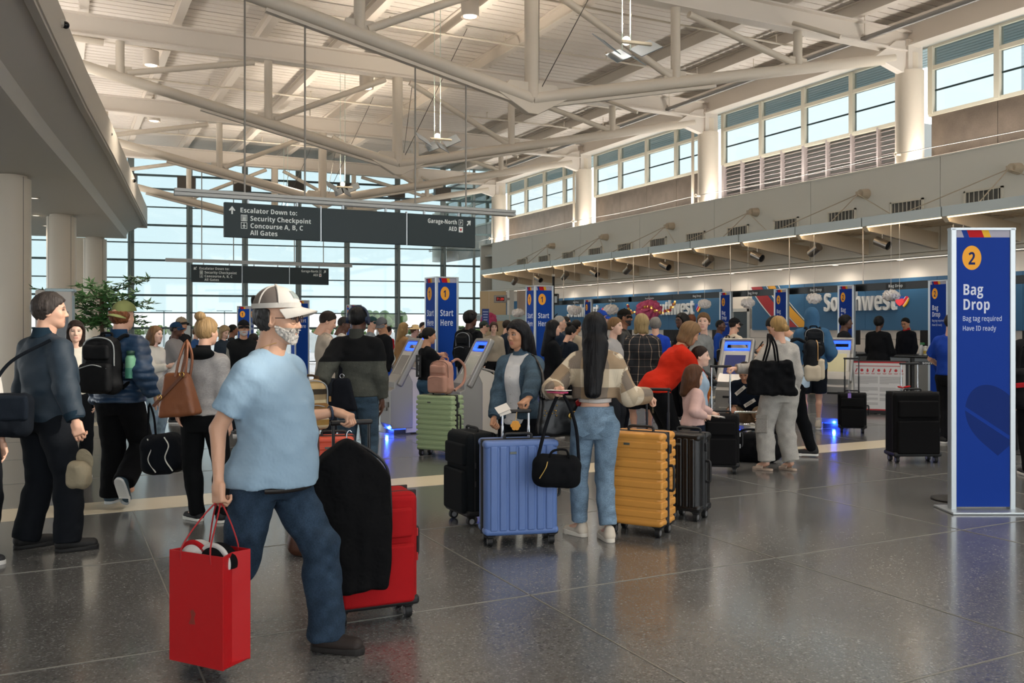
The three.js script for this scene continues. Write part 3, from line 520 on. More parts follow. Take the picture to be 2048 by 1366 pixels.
const garTex = canvasTex(800, 264, (x, w, h) => { x.fillStyle = '#17292d'; x.fillRect(0, 0, w, h); x.fillStyle = '#dfe6e3'; x.font = 'bold 54px sans-serif'; x.textAlign = 'right'; x.textBaseline = 'alphabetic'; x.fillText('Garage-North', 580, 66); x.fillText('AED', 580, 128); icon(x, 626, 48, 48, 'P'); arrowUp(x, 726, 48, 56, Math.PI / 4); icon(x, 626, 112, 48, 'aed'); });
function dirSign(z, x0, rot, label) {
  const g = thing('hanging_sign', label, 'sign', V(x0, 3.08, z)), face = M(0x17292d, 0.5), ws = [1.62, 1.56, 1.36]; let x = 0;
  ws.forEach((w, i) => {
    const p = part(g, 'sign_panel', rbox(w - 0.03, 0.57, 0.09, 0.01, x + w / 2, 0.285, 0), face);
    if (i !== 1) part(p, 'lettering', new THREE.PlaneGeometry(Math.min(w - 0.06, 1.6), 0.53).translate(x + w / 2, 0.285, 0.047), M(0xffffff, 0.55, { map: i ? garTex : dirTex(rot) }));
    if (i) part(g, 'joint_strip', box(0.02, 0.6, 0.06, x, 0.3, 0), alu);
    for (const q of [0.25, 0.75]) part(g, 'hanger', box(0.03, 0.1, 0.05, x + w * q, 0.61, 0), alu);
    x += w;
  });
  part(g, 'support_beam', J(box(6.1, 0.05, 0.16, 2.3, 0.72, 0), box(6.1, 0.05, 0.16, 2.3, 0.66, 0), box(6.1, 0.1, 0.03, 2.3, 0.69, 0)), M(0x9a9a96, 0.4, { metalness: 0.4 }));
  for (const q of [0.35, 1.35, 3.35, 4.35]) { const xx = x0 + q, top = lowY(xx) - 3.2; part(g, 'suspension_rod', bar(V(q, 0.7, 0), V(q, top, 0), 0.016, 0.016, 8), M(0x8f8b84, 0.4, { metalness: 0.5 })); }
}
dirSign(Z0, 2.42, 0, 'large dark hanging direction sign to escalator and garage, nearest');
dirSign(Z0 - 2 * BAY, 3.83, -Math.PI * 0.75, 'smaller looking hanging direction sign farther back near the glass wall');
// winged reflectors with uplights, ceiling cans
for (let j = -2; j < 4; j++) {
  const z = Z0 - BAY * j + BAY / 2, X = 7.75, g = thing('reflector_fixture', ['reflector fixture', 'reflector fixture', 'largest winged metal reflector hanging near the top of the frame', 'second winged metal reflector hanging over the large sign', 'third winged metal reflector above the far sign', 'farthest winged metal reflector by the glass wall'][j + 2] + (j < 0 ? ` hanging overhead behind the view, ${j + 2 ? 'nearer' : 'rear'} one` : ''), 'light fixture', V(X, 5.75, z), 0, 'winged reflectors');
  const mir = M(0x9aa4ad, 0.35, { metalness: 0.9 });
  g.rotation.y = heading(18);
  for (const s of [-1, 1]) part(g, 'wing', J(box(0.36, 0.012, 0.5).rotateZ(s * 0.5).rotateX(0.5).translate(s * 0.33, 0.14, 0), box(0.24, 0.012, 0.5).rotateZ(-s * 0.45).rotateX(0.5).translate(s * 0.13, -0.02, 0)), mir);
  part(g, 'yoke', rbox(0.5, 0.05, 0.05, 0.015, 0, 0.08, 0.36), M(0xcbbda4, 0.4));
  for (const s of [-1, 1]) part(g, 'suspension_rod', bar(V(s * 0.07, 0.08, 0), V(s * 0.07, 3.59, 0), 0.008, 0.008, 6), M(0xd8e6da, 0.3));
  part(g, 'lamp_bulb', new THREE.SphereGeometry(0.07, 12, 8).translate(0, 0.22, 0), M(0xffffff, 0.5, { emissive: 0xfff1dc, emissiveIntensity: 2 }));
  const s = new THREE.SpotLight(0xfff0dc, UPLIGHT, 30, 1.35, 0.8); s.position.set(X, 6.1, z); s.target.position.set(X, 9, z); s.castShadow = true; s.shadow.radius = 6; scene.add(s, s.target);
}
{
  const lens = M(0xffffff, 0.5, { emissive: 0xfff0dc, emissiveIntensity: 1.6 }); let n = 0;
  for (const [u, v] of [[302, 118], [308, 232], [733, 165], [940, 18], [620, 258]]) {
    const y = 8.6, d = (y - EYE) * FOCAL / (HORIZON - v), p = at(u, d, y);
    const g = thing('ceiling_can', `white cylindrical ceiling lamp ${['over the gallery edge, nearer', 'over the gallery edge, farther', 'above the green-lit roof bay', 'at the top edge of the frame', 'high above the white cap'][n++]}`, 'lamp', p, 0, 'ceiling cans');
    part(g, 'can', new THREE.CylinderGeometry(0.2, 0.2, 0.36, 24, 1, true), paint); part(g, 'top_plate', new THREE.CylinderGeometry(0.2, 0.2, 0.02, 24).translate(0, 0.18, 0), paint); part(g, 'lens', new THREE.CylinderGeometry(0.15, 0.15, 0.02, 20).translate(0, -0.16, 0), lens);
    part(g, 'stem', bar(V(0, 0.18, 0), V(0, 0.7, 0), 0.02, 0.02, 8), paint);
    const s = new THREE.SpotLight(0xfff0dc, 60, 20, 0.9, 0.6); s.position.set(p.x, p.y - 0.2, p.z); s.target.position.set(p.x, 0, p.z); s.castShadow = true; s.shadow.radius = 6; scene.add(s, s.target);
  }
}
// added cans above the frame, put in to brighten the near hall
{
  const lens = M(0xffffff, 0.5, { emissive: 0xfff0dc, emissiveIntensity: 1.6 }); let n = 0;
  for (const z of [-1.5, -7, -12.5]) for (const x of [2.5, 7.2, 11.2]) {
    const p = V(x, 8.6, z), g = thing('ceiling_can', `added white cylindrical ceiling lamp above the frame over the near hall, ${NTH[n++]} of nine`, 'lamp', p, 0, 'ceiling cans');
    part(g, 'can', new THREE.CylinderGeometry(0.2, 0.2, 0.36, 24, 1, true), paint); part(g, 'top_plate', new THREE.CylinderGeometry(0.2, 0.2, 0.02, 24).translate(0, 0.18, 0), paint); part(g, 'lens', new THREE.CylinderGeometry(0.15, 0.15, 0.02, 20).translate(0, -0.16, 0), lens); part(g, 'stem', bar(V(0, 0.18, 0), V(0, 0.7, 0), 0.02, 0.02, 8), paint);
    const s = new THREE.SpotLight(0xfff2e2, ADDED_CANS, 20, 1.0, 0.8); s.position.set(p.x, p.y - 0.2, p.z); s.target.position.set(p.x, 0, p.z); s.castShadow = true; s.shadow.radius = 8; scene.add(s, s.target);
  }
}
// service counters with monitors
{
  const cM = M(0x6a6c6c, 0.3, { metalness: 0.5 }), top = M(0x191a1c, 0.25);
  [-8.6, -11.0, -13.3, -15.6, -17.9, -20.2, -22.5, -25].forEach((z, i) => {
    const nth = ['first', 'second', 'third', 'fourth', 'fifth', 'sixth', 'seventh', 'eighth'][i];
    const g = thing('service_counter', `${nth} check-in counter along the right wall from the near end`, 'counter', V(XH + 0.6, 0, z), 0, 'check-in counters');
    part(g, 'body', rbox(0.7, 0.96, 1.5, 0.02, 0, 0.48, 0), cM); part(g, 'worktop', rbox(0.86, 0.05, 1.6, 0.015, -0.04, 0.985, 0), top); part(g, 'kick_plate', box(0.02, 0.12, 1.5, -0.36, 0.06, 0), black); part(g, 'front_panel', box(0.012, 0.7, 1.3, -0.356, 0.5, 0), M(0x77756f, 0.35, { metalness: 0.6 }));
    const m = thing('monitor', `black monitor on the ${nth} check-in counter from the near end`, 'monitor', V(XH + 0.55, 1.01, z + 0.2), 0.35, 'counter monitors');
    part(m, 'screen_back', rbox(0.05, 0.34, 0.54, 0.015, 0, 0.36, 0), black); part(m, 'stand', J(rbox(0.03, 0.3, 0.06, 0.01, 0.04, 0.17, 0), rbox(0.2, 0.02, 0.26, 0.008, 0.04, 0.012, 0)), black);
    part(m, 'screen', box(0.004, 0.3, 0.5, 0.028, 0.36, 0), M(0x101418, 0.15));
  });
  const b = thing('wipe_bottles', 'white spray bottle beside the monitor on the near counter', 'bottle', V(XH + 0.4, 1.01, zOn(1843, XH + 0.4)));
  part(b, 'body', lathe([[0, 0], [0.045, 0], [0.048, 0.15], [0.03, 0.2], [0.016, 0.22]], 16), M(0xdfe2e4, 0.4)); part(b, 'trigger', rbox(0.04, 0.05, 0.1, 0.01, 0, 0.245, 0.02), M(0x2f7c46, 0.4));
  const b2 = thing('sanitizer_bottle', 'clear pump bottle with yellow label on the near counter', 'bottle', V(XH + 0.36, 1.01, zOn(1853, XH + 0.4)));
  part(b2, 'body', lathe([[0, 0], [0.035, 0], [0.035, 0.13], [0.012, 0.15], [0.012, 0.18]], 14), M(0xd8d6c4, 0.3)); part(b2, 'pump', rbox(0.05, 0.02, 0.02, 0.006, 0.01, 0.19, 0), M(0xffffff, 0.4)); part(b2, 'label', lathe([[0.036, 0.03], [0.036, 0.1]], 14), M(0xc7a83e, 0.6));
}
// self-service kiosks
function kiosk(label, u, d, head, screenTone = 0x8e8f86) {
  const g = thing('checkin_kiosk', label, 'kiosk', at(u, d), heading(head), 'self-service kiosks');
  const grey = M(0x9a9894, 0.35, { metalness: 0.45 }), side = M(0xcfc8bd, 0.5), blue = M(0x1c49d8, 0.4, { emissive: 0x2a55ff, emissiveIntensity: 2.2 });
  part(g, 'cabinet', turnY(extr([[0.2, 0.09], [0.24, 0.16], [0.24, 0.66], [0.17, 0.7], [0.17, 0.78], [-0.02, 0.98], [-0.12, 0.78], [-0.12, 0.09]], 0.44, 0.012), -Math.PI / 2), grey);
  part(g, 'plinth', box(0.34, 0.09, 0.26, 0, 0.045, 0.03), M(0x3a3b3d, 0.5));
  const sd = new THREE.Shape(); sd.moveTo(-0.02, 0.02); sd.lineTo(-0.02, 1.0); sd.quadraticCurveTo(-0.42, 0.95, -0.5, 0.62); sd.lineTo(-0.52, 0.02); sd.closePath();
  part(g, 'rear_housing', turnY(extr(sd, 0.4, 0.012), -Math.PI / 2), side);
  part(g, 'housing_trim', turnY(tube([V(-0.1, 1.0, 0), V(-0.38, 0.9, 0), V(-0.5, 0.62, 0), V(-0.525, 0.05, 0)], 0.018, 16, 6), -Math.PI / 2).translate(0.2, 0, 0), grey);
  const hd = new THREE.Group(); hd.name = 'screen_head'; hd.position.set(0, 0.74, 0.13); hd.rotation.x = -0.5; g.add(hd);
  part(hd, 'shell', J(rbox(0.06, 0.78, 0.1, 0.03, -0.225, 0.39, -0.03), rbox(0.06, 0.78, 0.1, 0.03, 0.225, 0.39, -0.03), rbox(0.44, 0.56, 0.05, 0.015, 0, 0.3, -0.03), rbox(0.5, 0.06, 0.1, 0.03, 0, 0.76, -0.03)), grey);
  part(hd, 'bezel', rbox(0.4, 0.5, 0.02, 0.01, 0, 0.31, 0.0), M(0xc9c5bd, 0.4)); part(hd, 'screen', box(0.31, 0.36, 0.006, 0, 0.31, 0.011), M(screenTone, 0.12, { emissive: screenTone, emissiveIntensity: 0.25 }));
  part(hd, 'led_halo', J(rbox(0.4, 0.035, 0.05, 0.015, 0, 0.71, -0.02), rbox(0.4, 0.03, 0.05, 0.015, 0, 0.605, -0.02), rbox(0.04, 0.12, 0.05, 0.015, -0.185, 0.66, -0.02), rbox(0.04, 0.12, 0.05, 0.015, 0.185, 0.66, -0.02)), blue);
  part(g, 'slot', box(0.2, 0.03, 0.01, 0, 0.56, 0.243), black); part(g, 'card_reader', rbox(0.09, 0.08, 0.03, 0.008, 0.12, 0.45, 0.245), M(0x6f6e6a, 0.4));
  part(g, 'receipt_tray', rbox(0.26, 0.05, 0.03, 0.01, -0.03, 0.38, 0.245), M(0x85837d, 0.4));
  part(g, 'led_strip', J(box(0.3, 0.012, 0.012, 0, 0.08, 0.19), box(0.012, 0.012, 0.2, 0.18, 0.08, 0.08), box(0.012, 0.012, 0.2, -0.18, 0.08, 0.08)), blue);
  const p = at(u, d, 0.07), f = V(Math.sin(g.rotation.y), 0, Math.cos(g.rotation.y)); p.addScaledVector(f, 0.21);
  const l = new THREE.PointLight(0x2c55ff, 0.5, 2); l.position.copy(p); l.castShadow = true; scene.add(l);
}
kiosk('kiosk touched by the woman in black, right of the green suitcase', 938, 13.3, -62);
kiosk('kiosk left of the woman in black, with tall grey cabinet', 800, 13.6, -62, 0x77726c);
kiosk('small kiosk in front of the woman in a tan coat', 790, 19.5, -62);
kiosk('kiosk behind the woman in a grey sweater, screen dark blue', 1468, 13.6, -30, 0x39406b);
kiosk('kiosk used by the man in a blue hood', 1672, 14.4, -28, 0xb9b18c);
kiosk('far kiosk beside the straw hat', 836, 22, -62);
// safety notice board on posts, with retractable belt
{
  const noticeTex = canvasTex(512, 512, (x, w, h) => { x.fillStyle = '#cfccc8'; x.fillRect(0, 0, w, h); x.fillStyle = '#b3262c'; x.fillRect(0, 0, w, 16); x.fillRect(0, h - 14, w, 14); for (let i = 0; i < 9; i++) { const cx = 34 + i * 55, cy = 92; x.beginPath(); if (i % 3 === 0) { x.moveTo(cx - 12, cy + 18); x.lineTo(cx + 4, cy - 22); x.lineTo(cx + 14, cy - 16); x.lineTo(cx - 2, cy + 22); } else if (i % 3 === 1) x.arc(cx, cy, 15, 0, 7); else { x.moveTo(cx, cy - 22); x.quadraticCurveTo(cx + 22, cy + 8, cx, cy + 22); x.quadraticCurveTo(cx - 20, cy + 8, cx, cy - 22); } x.fill(); x.fillRect(cx - 20, cy + 30, 40, 4); x.fillRect(cx - 14, cy + 38, 28, 3); } x.fillRect(30, 44, 430, 7); x.fillStyle = '#8d8a88'; for (const [y0, n] of [[158, 9], [272, 5], [338, 3], [380, 4], [432, 4]]) for (let i = 0; i < n; i++) { x.fillRect(20, y0 + i * 9, 225 * (i === n - 1 ? 0.6 : 1), 4); if (y0 < 400) x.fillRect(262, y0 + i * 9, 225 * (i === n - 1 ? 0.4 : 1), 4); } });
  const c = at(1758, 16.6), g = thing('notice_board', 'red and white baggage safety notice board behind the black suitcase', 'sign', c, heading(-24));
  part(g, 'panel', rbox(1.0, 0.98, 0.03, 0.01, 0, 0.5, 0), M(0x1b1b1d, 0.5)); part(g, 'print', new THREE.PlaneGeometry(0.9, 0.9).translate(0, 0.52, 0.017), M(0xffffff, 0.55, { map: noticeTex }));
  for (const s of [-1, 1]) { part(g, 'post', bar(V(s * 0.56, 0, 0), V(s * 0.56, 1.04, 0), 0.04, 0.04, 14), black); part(g, 'base', new THREE.CylinderGeometry(0.17, 0.18, 0.025, 24).translate(s * 0.56, 0.013, 0), black); }
  const beltTex = canvasTex(512, 32, (x, w, h) => { x.fillStyle = '#15161a'; x.fillRect(0, 0, w, h); x.fillStyle = '#d0d0d0'; x.font = 'bold 24px sans-serif'; x.textBaseline = 'middle'; x.fillText('SOUTHWEST AIRLINES', 60, 17); });
  const s2 = at(1995, 16.2), st = thing('belt_post', 'black belt post near the nearest counter, partly behind the near banner', 'stanchion', s2, heading(0));
  part(st, 'post', bar(V(0, 0, 0), V(0, 1.02, 0), 0.035, 0.035, 14), black); part(st, 'base', new THREE.CylinderGeometry(0.17, 0.18, 0.025, 24).translate(0, 0.013, 0), black);
  const a = at(1812, 16.4, 0.96), b = s2.clone().setY(0.96), m = a.clone().add(b).multiplyScalar(0.5);
  part(st, 'belt', new THREE.PlaneGeometry(a.distanceTo(b), 0.06).translate(-a.distanceTo(b) / 2, 0.96, 0).rotateY(Math.atan2(0.05, 1)), M(0xffffff, 0.6, { map: beltTex, side: THREE.DoubleSide }));
  for (const [u, d, l] of [[1890, 8.3, 'low black belt-post base peeking out left of the near banner'], [2035, 11.4, 'black belt-post base right of the near banner']]) {
    const o = thing('belt_post', l, 'stanchion', at(u + (u < 1950 ? 14 : 0), d), 0); part(o, 'base', lathe([[0, 0], [0.18, 0], [0.18, 0.018], [0.05, 0.04], [0, 0.04]], 28), black); part(o, 'post', bar(V(0, 0.03, 0), V(0, 1.0, 0), 0.03, 0.03, 14), u < 1950 ? black : black);
  }
}
// clock, pole light, paper decorations
{
  const clk = canvasTex(128, 64, (x, w, h) => { x.fillStyle = '#1a0606'; x.fillRect(0, 0, w, h); x.fillStyle = '#ff3a2a'; x.font = 'bold 46px monospace'; x.textAlign = 'center'; x.textBaseline = 'middle'; x.fillText('7:29', w / 2, h / 2 + 2); });
  const g = thing('wall_clock', 'small digital clock with red digits at the end of the counters', 'clock', at(1001, 33, EYE + (HORIZON - 598) / FOCAL * 33), heading(-8));
  part(g, 'case', rbox(0.48, 0.28, 0.1, 0.02), M(0x8e8b86, 0.4)); part(g, 'display', new THREE.PlaneGeometry(0.3, 0.16).translate(0, 0, 0.052), M(0x000000, 0.4, { emissive: 0xffffff, emissiveMap: clk, emissiveIntensity: 0.9 }));
  part(g, 'bracket', box(0.1, 0.08, 0.2, 0.28, 0, -0.05), M(0x8e8b86, 0.4));
  // end booth below the canopy end
  const wp = new THREE.Group(); wp.name = 'wall_booth'; wp.userData = { kind: 'structure' }; scene.add(wp);
  const pA = at(1000, 34), pB = at(1062, 36);
  part(wp, 'partition', beam(at(1034, 38.6, 1.6), at(1096, 38.6, 1.6), 0.12, 3.2), M(0xb7a596, 0.6)); part(wp, 'post', box(0.22, 3.2, 0.22).translate(...at(1021, 38.4, 1.6).toArray()), M(0xd9d9d4, 0.5));
  part(wp, 'header_band', beam(at(940, 38.3, 2.03), at(1052, 38.3, 2.03), 0.06, 0.26), M(0xa9c4cc, 0.4)); part(wp, 'side_wall', beam(at(960, 39.2, 1.6), at(1012, 39.2, 1.6), 0.1, 3.2), M(0xcbb48f, 0.6));
  const bd = thing('directory_board', 'small blue directory board beside the pink paper flower', 'sign', at(971, 33.5), heading(0)); part(bd, 'panel', rbox(0.26, 0.62, 0.03, 0.008, 0, 2.0, 0), M(0x1b3c86, 0.5)); part(bd, 'pole', bar(V(0, 0, 0), V(0, 1.7, 0), 0.02, 0.02, 8), steel); for (let q = 0; q < 4; q++) part(bd, 'text_line', box(0.2 - q * 0.02, 0.03, 0.004, 0, 2.2 - q * 0.1, 0.017), M(0xb8c6e6, 0.5));
  const underCanopy = u => 15.88 / ((u - 1024) / FOCAL * CS + SN);
  const c = thing('camera_light', 'black video light panel hanging on a dark pole beside the blue pillar', 'lamp', at(1107, underCanopy(1107)), heading(0)); c.scale.setScalar(1.45); c.position.y = -0.72;
  part(c, 'pole', bar(V(0, 1.7, 0), V(0, 2.9, 0), 0.022, 0.03, 8), black); part(c, 'panel', J(rbox(0.1, 0.24, 0.1, 0.01, 0.05, 2.3, 0.05), box(0.02, 0.26, 0.12, 0.12, 2.3, 0.05), box(0.12, 0.02, 0.12, 0.06, 2.43, 0.05)), black); part(c, 'clamp', rbox(0.08, 0.06, 0.08, 0.01, 0, 2.9, 0), M(0xb0aca4, 0.4)); part(c, 'lens', box(0.06, 0.16, 0.01, 0.05, 2.3, 0.105), M(0x9aa3a5, 0.2)); part(c, 'yoke', tube([V(0, 1.75, 0), V(0.04, 1.9, 0), V(0.1, 1.95, 0.02)], 0.012, 10, 6), black);
  part(c, 'upper_cable', bar(V(0, 2.9, 0), V(0, 3.21, 0), 0.006, 0.006, 6), black);
  const petal = (n, s, flatY) => { const gs = []; for (let i = 0; i < n; i++) { const a = i * 2.399, t = Math.acos(1 - 2 * (i + 0.5) / n); const dd = V(Math.sin(t) * Math.cos(a), Math.cos(t) * flatY, Math.sin(t) * Math.sin(a)); gs.push(new THREE.SphereGeometry(s * 0.34, 6, 5).scale(1, 0.5, 1).rotateX(rr(0, 3)).rotateZ(rr(0, 3)).translate(dd.x * s * 0.75, dd.y * s * 0.75, dd.z * s * 0.75)); } return J(gs); };
  const hang = (name, label, u, v, d0, s0, color, flatY) => { const d = underCanopy(u), s = s0 * d / d0, top = 3.93, y = EYE + (HORIZON - v) / FOCAL * d, o = thing(name, label, 'decoration', at(u, d, y)); part(o, 'paper_petals', petal(46, s, flatY), M(color, 0.7)); part(o, 'thread', bar(V(0, s * 0.6, 0), V(0, top - y, 0), 0.004, 0.004, 5), M(0xe6e2da, 0.6)); };
  hang('paper_pompom', 'big pink paper flower hanging in front of the airline lettering', 1298, 620, 20.5, 0.3, 0xd05a82, 0.7, 3.6);
  hang('paper_pompom', 'small pink paper flower near the far booth', 978, 641, 30, 0.28, 0xd24d7c, 0.9);
  [[1149, 620, 28, 'left of the far banner'], [1222, 619, 26, 'left of the garland'], [1409, 608, 22.5, 'just left of the banner near the door'], [1496, 606, 21, 'in front of the dark door'], [1628, 597, 19.4, 'over the blue hood'], [1782, 591, 18.2, 'over the nearest lettering'], [1036, 626, 31, 'beside the far booth']].forEach(([u, v, d, w]) => hang('paper_cloud', 'small white paper cloud hanging ' + w, u, v, d, d > 25 ? 0.22 : 0.17, 0xf2ece8, 0.6, 3.55));
  const b = thing('foil_balloon', 'small red and silver foil heart balloon by the nearest lettering', 'balloon', at(1799, underCanopy(1799) - 0.05, EYE + (HORIZON - 605) / FOCAL * underCanopy(1797)), heading(-20)); part(b, 'heart', heartLogo(0.16), M(0xb8262c, 0.15, { metalness: 0.6 })); part(b, 'thread', bar(V(0, 0.08, 0), V(0, 1.85, 0), 0.004, 0.004, 5), M(0xe6e2da, 0.6)); part(b, 'cloud', petal(20, 0.1, 0.6).translate(-0.08, 0.12, 0), M(0xd8d6e0, 0.4));
  const gl = thing('flower_garland', 'flower and fairy-light garland looped around the pink paper flower', 'garland', V(0, 0, 0));
  const pts = [[1253, 609], [1262, 622], [1276, 626], [1285, 617], [1300, 612], [1312, 622], [1330, 624], [1343, 615], [1349, 603]].map(([u, v]) => { const d = underCanopy(u) - 0.5; return at(u, d, EYE + (HORIZON - v) / FOCAL * d); });
  part(gl, 'vine', tube(pts, 0.012, 60, 5), M(0x5d6b3c, 0.8)); const cv = new THREE.CatmullRomCurve3(pts);
  for (let i = 0; i < 34; i++) { const p = cv.getPoint((i + 0.5) / 34); part(gl, i % 3 ? 'flower' : 'fairy_light', new THREE.SphereGeometry(i % 3 ? 0.046 : 0.028, 7, 6).translate(p.x + rr(-0.02, 0.02), p.y + rr(-0.03, 0.03), p.z + rr(-0.02, 0.02)), i % 3 ? M([0xd07a5c, 0xc04b52, 0xd9a24e][i % 3], 0.7) : M(0xffd27a, 0.5, { emissive: 0xffc46a, emissiveIntensity: 1.2 })); }
}
// indoor tree, display cabinet
{
  const c = at(205, 22), g = thing('indoor_tree', 'leafy green indoor tree beside the gallery columns', 'tree', c);
  const top = EYE + (HORIZON - 540) / FOCAL * 22;
  part(g, 'trunk', tube([V(0, 0.3, 0), V(0.05, 1.1, 0), V(-0.04, 1.8, 0.05), V(0, 2.4, 0)], 0.05, 16, 8), M(0x5b4a38, 0.9));
  const leafG = new THREE.BufferGeometry(); leafG.setAttribute('position', new THREE.Float32BufferAttribute([0, 0, 0, 0.018, 0.004, 0.05, 0, 0.01, 0.13, -0.018, 0.004, 0.05], 3)); leafG.setIndex([0, 1, 2, 0, 2, 3]); leafG.computeVertexNormals(); const lf = flat(leafG);
  const leafM = [M(0x2f5f33, 0.6, { transmission: 0.25, thickness: 0 }), M(0x4a7d3f, 0.6, { transmission: 0.25, thickness: 0 })];
  const spray = (dir, L, droop, kind) => {
    const pts = [], s = V(0, 1.6 + rr(0, 0.8), 0); for (let i = 0; i <= 5; i++) { const t = i / 5; pts.push(s.clone().addScaledVector(dir, L * t).add(V(0, -droop * t * t, 0))); }
    const cv = new THREE.CatmullRomCurve3(pts), gs = [];
    const br = part(g, 'branch', tube(pts, 0.008, 10, 5), M(0x4d4433, 0.9));
    for (let i = 0; i < 40; i++) { const t = 0.25 + 0.75 * i / 40, p = cv.getPoint(t), m = new THREE.Matrix4().compose(p, new THREE.Quaternion().setFromEuler(new THREE.Euler(rr(-0.4, 0.9), rr(0, 6.28), rr(-0.5, 0.5))), V(1, 1, 1).multiplyScalar(rr(1.0, 1.9))); gs.push(lf.clone().applyMatrix4(m)); }
    part(br, 'leaves', J(gs), leafM[kind]);
  };
  const R1 = rd(1, 0).normalize(), F1 = rd(0, 1).normalize();
  for (let i = 0; i < 44; i++) { const a = rr(0, 6.28), up = rr(-0.1, 0.9); spray(R1.clone().multiplyScalar(Math.cos(a)).addScaledVector(F1, Math.sin(a)).add(V(0, up, 0)).normalize(), rr(0.6, 1.0), rr(0.0, 0.4), 1); }
  for (let i = 0; i < 9; i++) spray(R1.clone().add(V(0, 0.05 + i * 0.1, 0)).addScaledVector(F1, rr(-0.4, 0.4)).normalize(), rr(1.1, 1.5), rr(0.15, 0.5), 0);
  for (let i = 0; i < 5; i++) spray(R1.clone().negate().add(V(0, 0.1 + i * 0.12, 0)).addScaledVector(F1, rr(-0.4, 0.4)).normalize(), rr(1.3, 2.0), rr(0.1, 0.4), 0);
  part(g, 'planter', lathe([[0, 0], [0.34, 0], [0.42, 0.6], [0.38, 0.6], [0.36, 0.5], [0, 0.5]], 28), M(0x6d6a66, 0.7));
  const k = thing('display_cabinet', 'white information cabinet behind the man in the navy jacket', 'cabinet', at(110, 17), heading(20));
  part(k, 'body', rbox(0.62, 2.3, 0.4, 0.03, 0, 1.15, 0), M(0xcdc7bf, 0.5)); part(k, 'top_cap', rbox(0.5, 0.06, 0.42, 0.02, 0.1, 2.3, 0), M(0xb7ccd0, 0.3)); part(k, 'screen', box(0.3, 0.6, 0.012, 0.1, 1.6, 0.205), M(0x22303a, 0.15)); part(k, 'side_panel', box(0.012, 2.1, 0.34, 0.315, 1.15, 0), M(0x8fa5ab, 0.3));
  const n = thing('floor_notice', 'small framed notice on a stand before the far glass', 'sign', at(374, 24), heading(0));
  part(n, 'frame', rbox(0.24, 0.36, 0.03, 0.008, 0, 1.5, 0), black); part(n, 'print', box(0.2, 0.32, 0.004, 0, 1.5, 0.016), M(0xbfc6c6, 0.6)); part(n, 'pole', bar(V(0, 0, 0), V(0, 1.34, 0), 0.016, 0.016, 8), steel); part(n, 'base', new THREE.CylinderGeometry(0.16, 0.17, 0.02, 20).translate(0, 0.01, 0), black);
}
// ---------- figures: skeleton -> distance field -> surface ----------
const H3 = new Float32Array(4096); { let s = 991; for (let i = 0; i < 4096; i++) { s = Math.imul(s ^ (s >>> 15), 2246822519) + 374761393 | 0; H3[i] = ((s ^ (s >>> 13)) >>> 0) / 4294967296 - 0.5; } }
function n3(x, y, z) { const X = Math.floor(x), Y = Math.floor(y), Z = Math.floor(z), f = x - X, g = y - Y, h = z - Z, a = f * f * (3 - 2 * f), b = g * g * (3 - 2 * g), c = h * h * (3 - 2 * h); const q = (i, j, k) => { let w = Math.imul(i, 374761393) + Math.imul(j, 668265263) + Math.imul(k, 2147483647 - 1274126); w = Math.imul(w ^ (w >>> 13), 1274126177); return H3[(w ^ (w >>> 16)) & 4095]; }; const m = (u, v, t) => u + (v - u) * t; return m(m(m(q(X, Y, Z), q(X + 1, Y, Z), a), m(q(X, Y + 1, Z), q(X + 1, Y + 1, Z), a), b), m(m(q(X, Y, Z + 1), q(X + 1, Y, Z + 1), a), m(q(X, Y + 1, Z + 1), q(X + 1, Y + 1, Z + 1), a), b), c); }
const smin = (a, b, k) => { const h = k - Math.abs(a - b); return h > 0 ? Math.min(a, b) - h * h / (4 * k) : Math.min(a, b); };
const smax = (a, b, k) => -smin(-a, -b, k);
function cap(a, b, ra, rb) { const ax = a.x, ay = a.y, az = a.z, dx = b.x - ax, dy = b.y - ay, dz = b.z - az, L = 1 / Math.max(1e-9, dx * dx + dy * dy + dz * dz); return (x, y, z) => { const px = x - ax, py = y - ay, pz = z - az; let t = (px * dx + py * dy + pz * dz) * L; t = t < 0 ? 0 : t > 1 ? 1 : t; const ex = px - dx * t, ey = py - dy * t, ez = pz - dz * t; return Math.sqrt(ex * ex + ey * ey + ez * ez) - (ra + (rb - ra) * t); }; }
function ell(cx, cy, cz, rx, ry, rz) { const m = Math.min(rx, ry, rz); return (x, y, z) => { const a = (x - cx) / rx, b = (y - cy) / ry, c = (z - cz) / rz, k = Math.sqrt(a * a + b * b + c * c); const a2 = a / rx, b2 = b / ry, c2 = c / rz, k2 = Math.sqrt(a2 * a2 + b2 * b2 + c2 * c2); return k2 > 1e-6 ? k * (k - 1) / k2 : -m; }; }
